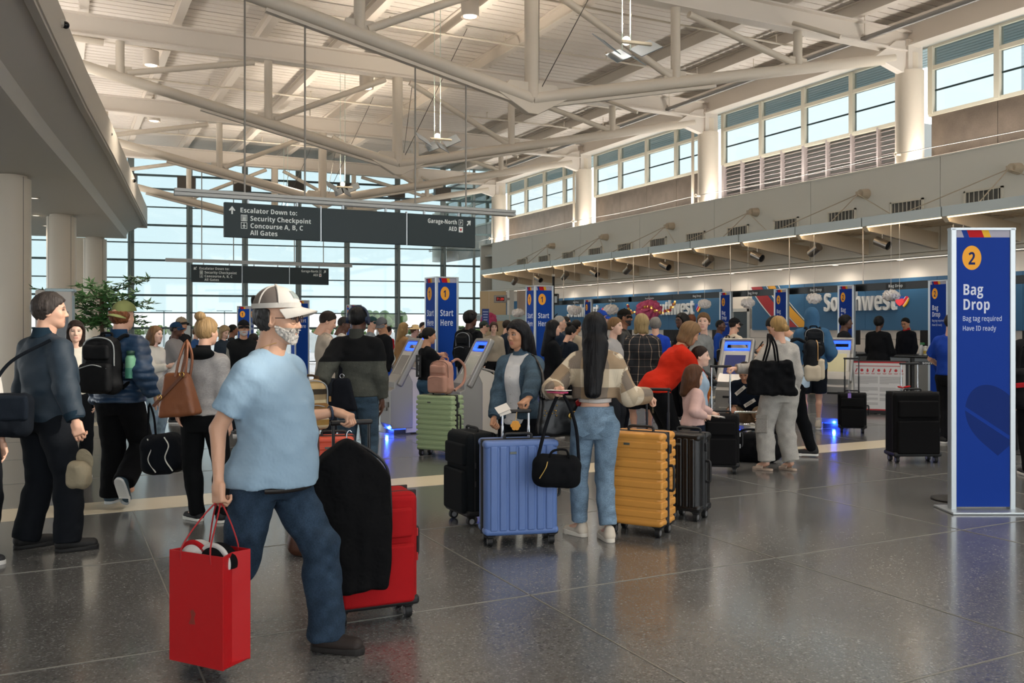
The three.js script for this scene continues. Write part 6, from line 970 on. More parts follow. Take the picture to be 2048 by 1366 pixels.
// man at the left edge
const lmO = { label: 'man in dark navy jacket holding a beige cap, seen from behind', u: 92, d: 6.45, dir: 150, h: 1.79, g: 1.08, belly: 0.03, c: 0.011, hd: [-38, 0, 0], skin: 'light', hair: ['grey', 0x4a423e], top: { name: 'jacket', color: 0x182936, hem: -0.03, ease: 0.035, fold: 0.02, collar: 0x1c2e3b, cuff: 0x1c2e3b, mat: M(0x182a38, 0.65, { bumpMap: T.weave, bumpScale: 0.001 }) }, bottom: { color: 0x14171c, ease: 0.03, fold: 0.016, flare: 0.02 }, shoe: 0x0f0e0e, sole: 0x0f0e0e, lace: 0x151515, LF: [0.16, -0.05, -20], RF: [-0.19, 0.04, -32], RP: 'pinch', RN: [0.5, 0, 0.6] };
lmO.RH = reach(lmO, 158, 6.2, 0.84); const lm = person(lmO);
{ const q = at(158, 6.15), g = thing('held_cap', 'beige cap hanging from the hand of the man in navy', 'cap', V(q.x, 0.58, q.z), heading(70)); const cm = cloth(0x9a8f78, { bump: T.wrinkle, bs: 0.01 }); part(g, 'crown', soft(0.12, 0.2, 0.17, 0.055, 0.02, 3, 0.007).translate(0, -0.1, 0), cm); part(g, 'brim', new THREE.SphereGeometry(0.1, 24, 12).scale(0.12, 0.8, 0.75).rotateX(0.25).rotateZ(0.2).translate(0.03, 0.1, 0.02), cm); part(g, 'button', new THREE.SphereGeometry(0.01, 8, 6).translate(0, -0.085, 0), cm); }
{ const q = at(12, 6.1), g = thing('shoulder_bag', 'dark satchel hanging at the left edge beside the navy jacket', 'bag', V(q.x, 0.84, q.z), heading(10)); part(g, 'body', soft(0.34, 0.3, 0.16, 0.07, 0.016, 3), cloth(0x10151c)); part(g, 'flap', soft(0.32, 0.17, 0.05, 0.02, 0.008, 2).translate(0, 0.12, 0.07), cloth(0x131a23)); part(g, 'strap', tube([V(-0.12, 0.28, 0), V(0.0, 0.5, -0.05), V(0.25, 0.66, -0.1)], 0.012, 16, 6), cloth(0x10151c)); }
person({ label: 'person in a white top cut off by the left edge of the frame', u: -58, d: 6.0, dir: 60, h: 1.6, f: 1, top: { color: 0xd5d0c8, sleeve: 0.4 }, bottom: { color: dk }, hair: ['long', 0x3a2a20, 0.3] });
// puffer jacket walker with backpack
const pfO = { label: 'walker in navy puffer jacket and backwards green cap carrying a backpack', u: 240, d: 8.05, dir: 172, h: 1.77, g: 1.06, c: 0.012, hd: [-14, 0, 0], skin: 'light', hair: ['under', 0x7a4a2c], cap: { color: 0x7a8052, back: 1, size: 1.08, tilt: 0.05 }, top: { name: 'puffer_jacket', color: 0x27486a, hem: 0.0, ease: 0.05, puff: 0.014, fold: 0.012, se: 0.045, collar: 0x22405f, collarH: 0.04, mat: M(0x213d5b, 0.42, { bumpMap: T.wrinkle, bumpScale: 0.006 }) }, bottom: { color: 0x0e0f12, ease: 0.035, flare: 0.02, fold: 0.016 }, shoe: 0x2f4654, sole: 0xcfd2d2, LF: [0.13, 0.08, 4], RF: [-0.13, -0.14, 0, 0.16, 62] };
pfO.RH = reach(pfO, 313, 7.95, 0.98); const pf = person(pfO);
{ const b = pf.nodes[4].c, p = pf.world(V(b.x, b.y - 0.27, b.z - 0.27)); backpack('backpack', 'large black backpack worn over the navy puffer jacket', p, heading(pfO.dir) + Math.PI, { color: 0x141517, w: 0.35, h: 0.5, d: 0.2, zip: 0x9ea3a3 });
  const p2 = pf.world(V(b.x - 0.23, b.y - 0.13, b.z - 0.22)), bt = thing('water_bottle', 'mint green bottle in the side pocket of the black backpack', 'bottle', p2, heading(0)); part(bt, 'body', lathe([[0, 0], [0.042, 0], [0.044, 0.02], [0.044, 0.17], [0.03, 0.2], [0, 0.2]], 20), M(0x79b38f, 0.35)); part(bt, 'lid', lathe([[0, 0.2], [0.034, 0.2], [0.034, 0.235], [0, 0.24]], 18), M(0x2b5140, 0.4)); part(bt, 'lower_band', lathe([[0.045, 0.0], [0.0455, 0.09]], 20), M(0x4a8f78, 0.4)); }
// woman in pale denim jacket
const dwO = { label: 'woman in pale denim jacket with a hair bun, seen from behind', u: 408, d: 7.3, dir: 176, h: 1.63, f: 1, c: 0.011, hd: [-22, 0, 0], skin: 'light', hair: ['bun', 0xb08f63, 1], hairTie: 0x7d5560, top: { name: 'denim_jacket', color: 0xb7b3b0, fleck: 1, hem: 0.02, ease: 0.035, fold: 0.018, hood: 0x101214, collar: 0x17191b }, bottom: { color: 0x0d0e10, ease: 0.022 }, shoe: 0x131315, sole: 0xdedbd2, LF: [0.12, 0.04, 40, 0, 0], RF: [-0.13, 0.06, -8] };
dwO.LF = [0.1, 0.1, 60]; dwO.LH = reach(dwO, 352, 7.2, 0.92); const dw = person(dwO);
{ const br = M(0x7d4a2c, 0.45, { bumpMap: T.wrinkle, bumpScale: 0.006 }), p = at(361, 6.95), g = thing('tote_bag', 'brown leather tote hanging from the pale denim shoulder', 'bag', V(p.x, 0.9, p.z), heading(-12)); g.rotation.z = 0.1; part(g, 'body', soft(0.33, 0.34, 0.15, 0.03, 0.01, 4, 0.009, 0.42), br); part(g, 'side_strap', J(beam(V(-0.17, 0.1, 0.085), V(0.09, 0.32, 0.05), 0.012, 0.022)), M(0x5e3520, 0.5)); for (const z of [-0.02, 0.05]) part(g, 'handle', tube([V(0.02, 0.31, z), V(0.06, 0.46, z - 0.02), V(0.1, 0.58, -0.02), V(0.12, 0.46, z - 0.02), V(0.1, 0.3, z)], 0.011, 24, 7), br); part(g, 'buckle', J(new THREE.TorusGeometry(0.018, 0.004, 6, 14).translate(0.085, 0.32, 0.065), new THREE.TorusGeometry(0.018, 0.004, 6, 14).translate(-0.1, 0.165, 0.098)), M(0xc9a35c, 0.25, { metalness: 0.9 })); }
{ const p = at(330, 7.55), g = thing('duffel_bag', 'black sports duffel with white piping hanging beside dark trousers', 'bag', V(p.x, 0.36, p.z), heading(-14)); g.rotation.z = 0.12; part(g, 'body', soft(0.36, 0.34, 0.26, 0.1, 0.016, 6), cloth(0x11141a)); for (const x of [-0.06, 0.1]) part(g, 'piping', tube([V(x, 0.31, 0.1), V(x + 0.05, 0.24, 0.125), V(x + 0.01, 0.14, 0.132), V(x + 0.06, 0.03, 0.12)], 0.0055, 20, 6), M(0xd8d5cc, 0.6)); part(g, 'handles', J(tube([V(-0.1, 0.33, 0.04), V(-0.1, 0.5, 0.0), V(-0.08, 0.6, 0), V(-0.05, 0.5, 0), V(-0.02, 0.33, 0.04)], 0.01, 20, 6)), cloth(0x0e1015)); }
// left background queue
person({ label: 'pale long-haired woman peering out behind the navy jacket shoulder', u: 151, d: 9.6, dir: 28, h: 1.62, f: 1, hair: ['long', 0x2a1c16, 0.25], top: { color: 0xd3cdbf }, bottom: { color: dk }, eyes: 1, skin: 'pale' });
const gwO = { label: 'girl with long brown hair and white sweater gripping a luggage handle', u: 309, d: 12.2, dir: 74, h: 1.57, f: 1, hair: ['long', 0x7a5a3c, 0.22], top: { color: 0xd6d2c8, ease: 0.025, sleeve: 0.92 }, bottom: { color: 0x9fb6c4, denim: 1 }, skin: 'pale', LP: 'grip', RP: 'grip', eyes: 1 };
gwO.RH = reach(gwO, 338, 12.0, 1.08); gwO.LH = reach(gwO, 341, 12.2, 1.06); person(gwO);
person({ label: 'man in grey jacket and dark blue cap standing by the far glass', u: 350, d: 15, dir: 92, h: 1.64, g: 1.15, skin: 'dark', cap: { color: 0x1f3a57 }, hair: ['crop', 0x1a1512], top: { name: 'jacket', color: 0x8b8786, ease: 0.04, hem: -0.05 }, bottom: { color: 0x101418 }, RH: [-0.1, 1.1, 0.35], LH: [0.1, 1.1, 0.35] });
person({ label: 'man in black with a beige cap behind the grey jacket', u: 361, d: 16.2, dir: 70, h: 1.74, skin: 'tan', cap: { color: 0x9a8a72, brimColor: 0x2a2a2a }, hair: ['crop', 0x2a1f18], top: { name: 'jacket', color: 0x191b1e, ease: 0.03 }, bottom: { color: 0x101418 } });
person({ label: 'man with grey moustache, black cap and black vest facing the camera', u: 487, d: 13.4, dir: 22, h: 1.66, g: 1.12, skin: 'tan', cap: { color: 0x16171a }, hair: ['crop', 0x6f6a66], beard: 0xbdb7b0, under: { name: 'shirt', color: 0x8f8c84, ease: 0.02 }, top: { name: 'vest', color: 0x141618, sleeve: 0.01, ease: 0.04 }, bottom: { color: 0x1c2026 } });
person({ label: 'fair-haired woman looking down just right of the hair bun', u: 447, d: 17, dir: 60, h: 1.6, f: 1, hair: ['bob', 0xb59a72], top: { color: 0x2b3540 }, bottom: { color: dk }, skin: 'pale', hd: [0, 20, 0] });
person({ label: 'dark-haired traveller between the bun and the moustached man', u: 464, d: 19, dir: 120, h: 1.62, hair: ['short', 0x15130f], top: { color: 0x1f2328 }, bottom: { color: dk }, skin: 'brown' });
person({ label: 'traveller in an orange top half hidden beside the white cap', u: 506, d: 15, dir: 160, h: 1.45, hair: ['short', 0x1c1612], top: { color: 0xb4482a }, bottom: { color: dk } });
person({ label: 'distant traveller in blue beside the framed notice', u: 392, d: 21, dir: 90, h: 1.55, hair: ['short', 0x6b4a30], top: { color: 0x35598a }, bottom: { color: dk } });
// centre left
person({ label: 'man in cream long-sleeved tee bowing his head, right of the white cap', u: 652, d: 11.2, dir: 112, h: 1.77, hd: [-6, 22, 0], hair: ['short', 0x2c221b], top: { color: 0xb8ab9b, ease: 0.022 }, bottom: { color: 0x20242b }, RH: [-0.1, 1.1, 0.35], LH: [0.1, 1.12, 0.35] });
person({ label: 'short-haired man in a white tee behind the cream tee', u: 685, d: 14.6, dir: 100, h: 1.74, skin: 'dark', hd: [0, 15, 0], hair: ['crop', 0x2a2522], top: { color: 0xc9c1b6, sleeve: 0.4 }, bottom: { color: dk } });
T.yoke = canvasTex(256, 512, (x, w, h) => { x.fillStyle = '#4a4c46'; x.fillRect(0, 0, w, h); for (let i = 0; i < 9000; i++) { x.fillStyle = ['#3f413b', '#55574f', '#484a43'][i % 3]; x.fillRect(Math.imul(i, 7919) % w & 255, (i * 104729 >>> 3) % h, 2, 2); } x.fillStyle = '#101113'; x.fillRect(0, 0, w, h * (1 - 1.265 / 2)); });
const flO = { label: 'man in charcoal fleece jacket with headphones, seen from behind', u: 714, d: 8.8, dir: 176, h: 1.75, g: 1.12, c: 0.012, skin: 'dark', hair: ['short', 0x101012], hd: [-8, 0, 0], top: { name: 'fleece_jacket', color: 0x41433d, ease: 0.045, hem: -0.01, fold: 0.018, collar: 0x3a3c38, collarH: 0.06, mat: cloth(0xffffff, { map: T.yoke }), uv: (x, y, z) => [x + 0.5, y / 2] }, bottom: { color: 0x4a6072, denim: 1, ease: 0.025, fold: 0.016 }, shoe: 0x1c1c1e };
flO.LH = reach(flO, 640, 8.4, 1.05); const fl = person(flO);
{ const hm = mesh('headphones', J(new THREE.TorusGeometry(0.105, 0.012, 8, 28, Math.PI).translate(0, 0.03, -0.01), [-1, 1].map(k => turnZ(new THREE.CylinderGeometry(0.036, 0.036, 0.03, 18), Math.PI / 2).translate(k * 0.1, 0.0, -0.01))), M(0x25324a, 0.35)); hm.position.copy(fl.hc); hm.quaternion.copy(fl.qH); fl.P.add(hm);
  const b = fl.nodes[4].c; part(fl.P, 'strap', beam(fl.S[0].clone().add(V(-0.05, 0.07, -0.02)), V(0.13, 0.98, -0.21), 0.035, 0.012), cloth(0x17191f));
  const p = at(684, 8.5), g = thing('drawstring_bag', 'black sling bag hanging at the side of the fleece jacket', 'bag', V(p.x, 0.8, p.z), heading(0)); part(g, 'body', soft(0.3, 0.32, 0.12, 0.04, 0.016, 8, 0.009, 0.5), cloth(0x15181f)); part(g, 'mark', box(0.02, 0.05, 0.004, -0.1, 0.12, 0.066), M(0xb98a4c, 0.5)); part(g, 'ring', new THREE.TorusGeometry(0.02, 0.004, 6, 14).translate(0.0, 0.33, 0), chrome); }
person({ label: 'man in a teal cap at the far glass, right of the headphones', u: 742, d: 17, dir: 85, h: 1.76, cap: { color: 0x2d4a4c }, hair: ['crop', 0x2a2018], top: { color: 0x9aa3a8 }, bottom: { color: dk } });
person({ label: 'person in black jacket, grey cap and bright blue shorts', u: 764, d: 14.6, dir: -52, h: 1.73, hd: [30, 22, 0], cap: { color: 0x5d5f62 }, hair: ['crop', 0x2a2018], top: { name: 'jacket', color: 0x131417, ease: 0.03 }, bottom: { color: 0x1747b0, cut: 0.72, ease: 0.03 }, shoe: 0xd2c8be, skin: 'tan', LF: [0.12, -0.2, 5, 0, 0], RF: [-0.1, 0.15, -5] });
person({ label: 'blonde woman in a tan coat at a far kiosk', u: 806, d: 18.7, dir: 128, h: 1.66, f: 1, hair: ['long', 0xb39160, 0.25], top: { name: 'coat', color: 0xa07a52, hem: -0.4, ease: 0.035 }, bottom: { color: 0x9a7550 }, RH: [-0.1, 1.1, 0.35] });
{ const o = { label: 'traveller in a straw hat beyond the kiosks', u: 828, d: 20, dir: 95, h: 1.6, hair: ['short', 0x6b4a30], top: { color: 0xcfc6b8 }, bottom: { color: dk } }, q = person(o); const hm = mesh('straw_hat', J(lathe([[0.0, 0.15], [0.07, 0.14], [0.09, 0.06], [0.19, 0.04], [0.2, 0.045], [0.092, 0.075]], 24)), cloth(0xcbb389)); hm.position.copy(q.hc); hm.quaternion.copy(q.qH); q.P.add(hm); }
person({ label: 'distant man with short hair right of the straw hat', u: 845, d: 23, dir: 60, h: 1.7, hair: ['short', 0x2a211a], top: { color: 0x3a3f46 }, bottom: { color: dk } });
person({ label: 'distant woman in red behind the tan coat', u: 776, d: 22, dir: 150, h: 1.6, f: 1, hair: ['short', 0x231a14], top: { color: 0xa5222a }, bottom: { color: dk } });
// kiosk user in black
T.tee = canvasTex(256, 256, (x, w, h) => { x.fillStyle = '#131416'; x.fillRect(0, 0, w, h); x.fillStyle = '#b9bcbc'; x.font = 'bold 30px sans-serif'; x.textAlign = 'center'; x.fillText('& CO', 128, 50); x.fillText('CLUB', 128, 90); x.fillRect(124, 110, 8, 60); for (let i = 0; i < 5; i++) { x.save(); x.translate(128, 112); x.rotate(-1.2 + i * 0.6); x.fillRect(-4, -26, 8, 26); x.restore(); } x.fillRect(104, 180, 12, 44); x.fillRect(104, 214, 44, 12); x.fillRect(138, 190, 12, 36); });
const ksO = { label: 'woman in black tee with printed back touching the kiosk screen', u: 855, d: 12.3, dir: 118, h: 1.56, f: 1, c: 0.012, g: 1.08, hair: ['bun', 0x15120f, 0], top: { color: 0x131416, sleeve: 0.4, hem: 0.06, ease: 0.02 }, bottom: { color: 0x3f5f78, denim: 1 }, skin: 'tan', RP: 'point', hd: [-14, 8, 0], LP: 'pinch' };
ksO.RH = reach(ksO, 893, 12.55, 1.0); ksO.LH = reach(ksO, 895, 13.0, 1.2); const ks = person(ksO);
{ const c = ks.nodes[4]; part(ks.P, 'back_print', new THREE.PlaneGeometry(0.19, 0.3).rotateY(Math.PI).translate(0.01, c.c.y - 0.06, c.c.z - c.b - 0.035), M(0xffffff, 0.8, { map: T.tee })); }
suitcase({ label: 'sage green ribbed suitcase beside the check-in kiosk', u: 880, d: 11.2, dir: -28, kind: 'h', color: 0x9bae84, w: 0.52, h: 0.76, t: 0.3, ribs: 9 });
backpack('backpack', 'dusty pink backpack resting on the green suitcase', at(884, 11.2, 0.765), heading(-28), { color: 0xb98d7c, w: 0.32, h: 0.42, d: 0.2, zip: 0xa27868, strap: 0xb08473 });
person({ label: 'tall man in black hoodie with twisted hair and rucksack, behind the kiosk', u: 938, d: 15.2, dir: 150, h: 1.83, skin: 'dark', hair: ['dreads', 0x14110f, 0.12], hd: [-30, 0, 0], top: { name: 'hoodie', color: 0x121416, ease: 0.04, hem: -0.05 }, bottom: { color: 0x14161a, ease: 0.03 } });
backpack('backpack', 'dark rucksack worn by the tall man with twisted hair', at(929, 14.9, 1.02), heading(-30), { color: 0x17191b, w: 0.32, h: 0.5, d: 0.18 });
person({ label: 'young person with chin-length brown hair facing the camera, far behind', u: 987, d: 18.5, dir: 8, h: 1.68, f: 1, hair: ['fringe', 0x4a3023], top: { name: 'cardigan', color: 0x9c9384, ease: 0.03 }, bottom: { color: dk }, eyes: 1, skin: 'pale' });
person({ label: 'man in a patterned cap left of the brown-haired youngster', u: 966, d: 20, dir: 95, h: 1.7, cap: { color: 0x2f3a36 }, hair: ['crop', 0x2a2018], top: { color: 0x857d70 }, bottom: { color: dk } });
person({ label: 'short-haired man in navy between the pillar and the denim jacket', u: 1013, d: 19.5, dir: 120, h: 1.72, hair: ['short', 0x2f251e], top: { color: 0x222c38 }, bottom: { color: dk } });
person({ label: 'brown-haired woman just left of the second pillar', u: 1036, d: 19, dir: 160, h: 1.6, f: 1, hair: ['bob', 0x3c2a1e], top: { color: 0x2b2f36 }, bottom: { color: dk } });
// woman in denim jacket with blue suitcase
const wdO = { label: 'woman in blue denim jacket and white blouse holding suitcase handles', u: 1040, d: 7.35, dir: -32, h: 1.61, f: 1, g: 1.1, c: 0.0105, hd: [-12, 6, 0], skin: 'tan', hair: ['long', 0x141317, 0.2], eyes: 1, gaze: -0.003, under: { name: 'blouse', color: 0xd5d3d2, ease: 0.018, hem: -0.05, sleeve: 0.02 }, top: { name: 'denim_jacket', color: 0x53697a, denim: 1, ease: 0.036, hem: 0.0, fold: 0.016, se: 0.03, cuff: 0x485c6c, open: 0.075, collar: 0x485c6c }, bottom: { color: 0x14171c }, shoe: 0x1a1a1c, RP: 'grip', LP: 'grip', LN: [0, -1, 0.1], LD: [-0.3, -0.5, 1], RN: [1, 0, 0], RE: [-1, -0.6, -0.4], LE: [1, -0.6, -0.4] };
wdO.LH = reach(wdO, 1052, 6.75, 0.98); wdO.RH = reach(wdO, 988, 7.2, 0.86); const wd = person(wdO);
{ const c = wd.nodes[4]; for (let i = 0; i < 6; i++) part(wd.P, 'button', new THREE.SphereGeometry(0.0055, 6, 5).translate(0.0, c.c.y + 0.03 - i * 0.07, c.c.z + c.b + 0.024 - (i > 2 ? (i - 2) * 0.006 : 0)), M(0xc7c3bd, 0.4)); }
suitcase({ label: 'blue hard suitcase with vertical ribs in the centre foreground', u: 1036, d: 6.66, dir: 12, kind: 'v', color: 0x5b77b0, w: 0.56, h: 0.77, ribs: 7, pull: 0.96 });
suitcase({ label: 'dark slate soft suitcase tucked behind the blue suitcase', u: 944, d: 7.4, dir: -62, kind: 'soft', color: 0x14191d, w: 0.44, h: 0.74 });
{ const p = at(1112, 6.42), g = thing('duffel_bag', 'small black duffel hanging against the blue suitcase', 'bag', V(p.x, 0.44, p.z), heading(14)); g.rotation.z = -0.06; part(g, 'body', soft(0.36, 0.24, 0.16, 0.08, 0.014, 7), cloth(0x0e0f12)); part(g, 'pocket_zip', tube([V(-0.15, 0.08, 0.08), V(-0.11, 0.16, 0.09), V(-0.1, 0.2, 0.085)], 0.004, 12, 5), M(0xbf9a55, 0.3, { metalness: 0.8 })); part(g, 'strap', J(tube([V(-0.15, 0.2, 0), V(-0.1, 0.45, 0), V(-0.06, 0.6, 0.02), V(-0.02, 0.7, 0.03)], 0.013, 20, 6), tube([V(0.16, 0.2, 0), V(0.12, 0.45, 0), V(0.04, 0.62, 0.02), V(-0.02, 0.7, 0.03)], 0.012, 20, 6)), cloth(0x14161b)); part(g, 'grab_handle', tube([V(-0.08, 0.22, 0.05), V(-0.06, 0.27, 0.06), V(0.04, 0.28, 0.06), V(0.07, 0.22, 0.05)], 0.009, 16, 6), cloth(0x0e0f12)); }
{ const p = at(1122, 6.98), g = thing('handbag', 'large black leather handbag with a gold clasp beside the denim jacket', 'bag', V(p.x, 0.74, p.z), heading(10)); const lt = M(0x101113, 0.35, { bumpMap: T.wrinkle, bumpScale: 0.004 }); part(g, 'body', soft(0.4, 0.32, 0.14, 0.04, 0.012, 5, 0.009, 0.2), lt); const gold = M(0xc9a65c, 0.25, { metalness: 0.9 }); part(g, 'clasp', new THREE.TorusGeometry(0.028, 0.009, 8, 20).scale(1.2, 1, 1).translate(0.08, 0.17, 0.085), gold); part(g, 'charms', J([...Array(14)].map((_, i) => new THREE.SphereGeometry(0.006, 6, 5).translate(-0.1 + rr(-0.05, 0.05), 0.2 + rr(-0.06, 0.06), 0.08))), gold); const sh = wd.world(wd.S[0].clone().add(V(-0.03, 0.085, 0))).sub(g.position).applyAxisAngle(V(0, 1, 0), -g.rotation.y); for (const z of [0.05, -0.05]) part(g, 'strap', tube([V(-0.15, 0.3, z), V(-0.15, 0.3, z).lerp(sh, 0.55).add(V(0.03, 0.02, z)), sh, sh.clone().add(V(0, -0.1, z * 1.8))], 0.012, 20, 6), lt); }
{ const p = at(1031, 6.68, 0.86), g = thing('luggage_tag', 'yellow flower-shaped tag dangling from the blue suitcase handle', 'tag', p, heading(0)); part(g, 'flower', J([...Array(6)].map((_, i) => new THREE.CylinderGeometry(0.017, 0.017, 0.006, 14).rotateX(Math.PI / 2).translate(Math.cos(i * 1.047) * 0.021, Math.sin(i * 1.047) * 0.021, 0)), new THREE.CylinderGeometry(0.02, 0.02, 0.007, 14).rotateX(Math.PI / 2)), M(0xe39a2b, 0.5)); part(g, 'cord', bar(V(0, 0.03, 0), V(0.01, 0.1, 0), 0.003, 0.003, 5), M(0xd8b070, 0.6));
  const q = at(1005, 6.7, 0.985), pp = thing('paper_slip', 'folded white paper held over the blue suitcase handle', 'paper', q, heading(20)); part(pp, 'sheet', box(0.1, 0.002, 0.07).rotateX(0.7).rotateZ(0.35), M(0xdad3ca, 0.7)); part(pp, 'fold', box(0.09, 0.002, 0.06).rotateX(1.0).rotateZ(0.3).translate(0.01, -0.02, 0.01), M(0xdad3ca, 0.7)); }
// plaid shirt woman with orange suitcase
T.plaid = canvasTex(256, 256, (x, w, h) => { x.fillStyle = '#b9a88e'; x.fillRect(0, 0, w, h); x.fillStyle = '#7a6c5e'; x.fillRect(0, 0, 128, 128); x.fillStyle = '#d8cab0'; x.fillRect(128, 128, 128, 128); x.fillStyle = '#9c8468'; x.fillRect(128, 0, 128, 128); x.globalAlpha = 0.05; for (let i = 0; i < 64; i++) { x.fillStyle = i % 2 ? '#000' : '#fff'; x.fillRect(i * 4, 0, 2, h); x.fillRect(0, i * 4, w, 2); } }); T.plaid.wrapS = T.plaid.wrapT = THREE.RepeatWrapping; T.plaid.repeat.set(3.7, 3.7);
T.plaid2 = canvasTex(256, 256, (x, w, h) => { x.fillStyle = '#15171d'; x.fillRect(0, 0, w, h); x.globalAlpha = 0.75; x.fillStyle = '#a48e78'; x.fillRect(118, 0, 20, h); x.globalAlpha = 0.55; x.fillRect(0, 120, w, 14); x.globalAlpha = 1; x.fillStyle = '#d9bfa4'; x.fillRect(116, 118, 24, 18); }); T.plaid2.wrapS = T.plaid2.wrapT = THREE.RepeatWrapping; T.plaid2.repeat.set(10, 10);
const plO = { label: 'woman with long black hair in beige plaid shirt and light jeans', u: 1190, d: 6.72, dir: 172, h: 1.66, f: 1, g: 1.0, c: 0.0095, hd: [6, 6, 0], skin: 'light', hair: ['long', 0x0f0f13, 0.52], top: { name: 'plaid_shirt', hem: 0.2, ease: 0.05, se: 0.036, fold: 0.016, plaid: 1, mat: M(0xffffff, 0.85, { map: T.plaid, bumpMap: T.weave, bumpScale: 0.002 }), collar: 0x9a8a74 }, under: { name: 'crop_top', color: 0xcfc6bf, sleeve: 0.02, hem: 0.16, ease: 0.008 }, bottom: { name: 'jeans', color: 0x8aa5bd, denim: 1, ease: 0.012, end: 0.9, flare: 0.012, fold: 0.013, rise: 0.13 }, shoe: 0xcfc3b2, sole: 0xd8d0c2, shoeKind: 'chunky', LF: [0.12, 0.12, 50], RF: [-0.1, -0.02, 24], LP: 'grip', RP: 'grip', LN: [-1, 0, 0], RN: [0, -1, 0.2], RD: [-0.7, -0.5, 0.3], RE: [-0.4, -1, -0.1], LE: [0.7, -0.8, -0.5] };
plO.LH = reach(plO, 1112, 6.45, 1.13); plO.RH = reach(plO, 1296, 6.85, 1.07); const pl = person(plO);
{ const hp = pl.world(pl.hands[0].w.clone().addScaledVector(pl.hands[0].dir, 0.09)), g = thing('smartphone', 'pink smartphone and papers held by the plaid shirt woman', 'phone', hp, heading(40)); part(g, 'case', rbox(0.075, 0.012, 0.15, 0.005), M(0xc03a6a, 0.4)); part(g, 'paper', box(0.09, 0.003, 0.17, 0.01, 0.014, 0).rotateY(0.3), M(0xd8d4ce, 0.7));
  const h2 = pl.world(V(0.2, 1.12, 0.12)), hd = thing('headset', 'red headphones tucked under the plaid sleeve', 'headphones', h2, heading(200)); part(hd, 'band', new THREE.TorusGeometry(0.08, 0.009, 6, 24, Math.PI).rotateZ(0.3), M(0xb9b4b0, 0.4)); for (const k of [-1, 1]) part(hd, 'ear_cup', turnZ(new THREE.CylinderGeometry(0.04, 0.04, 0.035, 18), Math.PI / 2).translate(k * 0.08, -0.01, 0), M(0xb02a2c, 0.4));
  const cn = thing('soda_can', 'red and silver can held under the plaid sleeve', 'can', pl.world(V(0.14, 1.0, 0.1)), heading(160)); cn.rotation.z = 1.1; part(cn, 'body', lathe([[0, 0], [0.028, 0], [0.033, 0.01], [0.033, 0.11], [0.026, 0.12], [0, 0.12]], 18), M(0xa8262a, 0.3, { metalness: 0.5 })); part(cn, 'rim', new THREE.TorusGeometry(0.027, 0.003, 6, 18).rotateX(Math.PI / 2).translate(0, 0.12, 0), chrome); part(cn, 'lid', new THREE.CylinderGeometry(0.026, 0.026, 0.004, 18).translate(0, 0.117, 0), chrome);
  for (const k of [-1, 1]) { const z = pl.nodes[1].c.z - pl.nodes[1].b - 0.012; part(pl.P, 'back_pocket', extr([[-0.055, 0.06], [0.055, 0.06], [0.055, -0.03], [0, -0.06], [-0.055, -0.03]], 0.006, 0.002).rotateX(0.12).translate(k * 0.085, pl.nodes[1].c.y - 0.02, z + 0.022), cloth(0x7f9ab2, { map: T.denim })); } }
suitcase({ label: 'mustard orange ribbed suitcase behind the light jeans', u: 1282, d: 6.98, dir: -30, kind: 'h', color: 0xd09140, w: 0.46, h: 0.79, ribs: 8, t: 0.3 });
suitcase({ label: 'shiny black ribbed suitcase right of the orange suitcase', u: 1378, d: 7.5, dir: -34, kind: 'v', color: 0x0c0c0e, rough: 0.3, w: 0.3, h: 0.72, ribs: 4 });
suitcase({ label: 'black suitcase with raised handle under the plaid woman hand', u: 1312, d: 8.2, dir: -20, kind: 'soft', color: 0x0d0d10, w: 0.4, h: 0.62, pull: 1.02, rod: M(0x2a2a2d, 0.35, { metalness: 0.6 }) });
// queue behind
person({ label: 'woman with long black hair in a black coat facing right, by the second pillar', u: 1104, d: 13.2, dir: 98, h: 1.66, f: 1, hair: ['long', 0x101013, 0.4], top: { name: 'coat', color: 0x101215, hem: -0.3, ease: 0.03 }, bottom: { color: 0x0d0e10 }, RH: [-0.1, 1.05, 0.3], LH: [0.1, 1.08, 0.32], RP: 'grip', skin: 'light' });
person({ label: 'grey-haired man in navy behind the black coat', u: 1117, d: 15.5, dir: 105, h: 1.76, hair: ['crop', 0xa8a29a], glasses: 0x8a8a8a, top: { name: 'jacket', color: 0x1b2838, ease: 0.03 }, bottom: { color: dk } });
person({ label: 'dark-haired man behind the grey-haired man', u: 1129, d: 18, dir: 110, h: 1.78, hair: ['short', 0x1a1512], top: { color: 0x39424c }, bottom: { color: dk }, skin: 'tan' });
person({ label: 'woman with a dark topknot in navy looking down', u: 1139, d: 14.6, dir: 120, h: 1.6, f: 1, hair: ['bun', 0x14110f, 1], hd: [0, 18, 0], top: { color: 0x19212c, ease: 0.03 }, bottom: { color: dk } });
person({ label: 'woman with short dark hair and beige top, left of the long black hair', u: 1151, d: 16.5, dir: 130, h: 1.7, f: 1, hair: ['bun', 0x17130f, 0], top: { color: 0xa79a86 }, bottom: { color: dk }, skin: 'tan' });
person({ label: 'man in a bright blue cap behind the long black hair', u: 1200, d: 15, dir: 100, h: 1.84, cap: { color: 0x1d3f94 }, hair: ['crop', 0x3a2a1e], top: { color: 0x2a3138 }, bottom: { color: dk } });
person({ label: 'girl with headband and tied-back light brown hair facing right', u: 1227, d: 12.0, dir: 62, h: 1.69, f: 1, hair: ['bun', 0x8a6844, 0], top: { color: 0xa9a6a4 }, bottom: { color: 0x2a2d33 }, eyes: 1, skin: 'pale' });
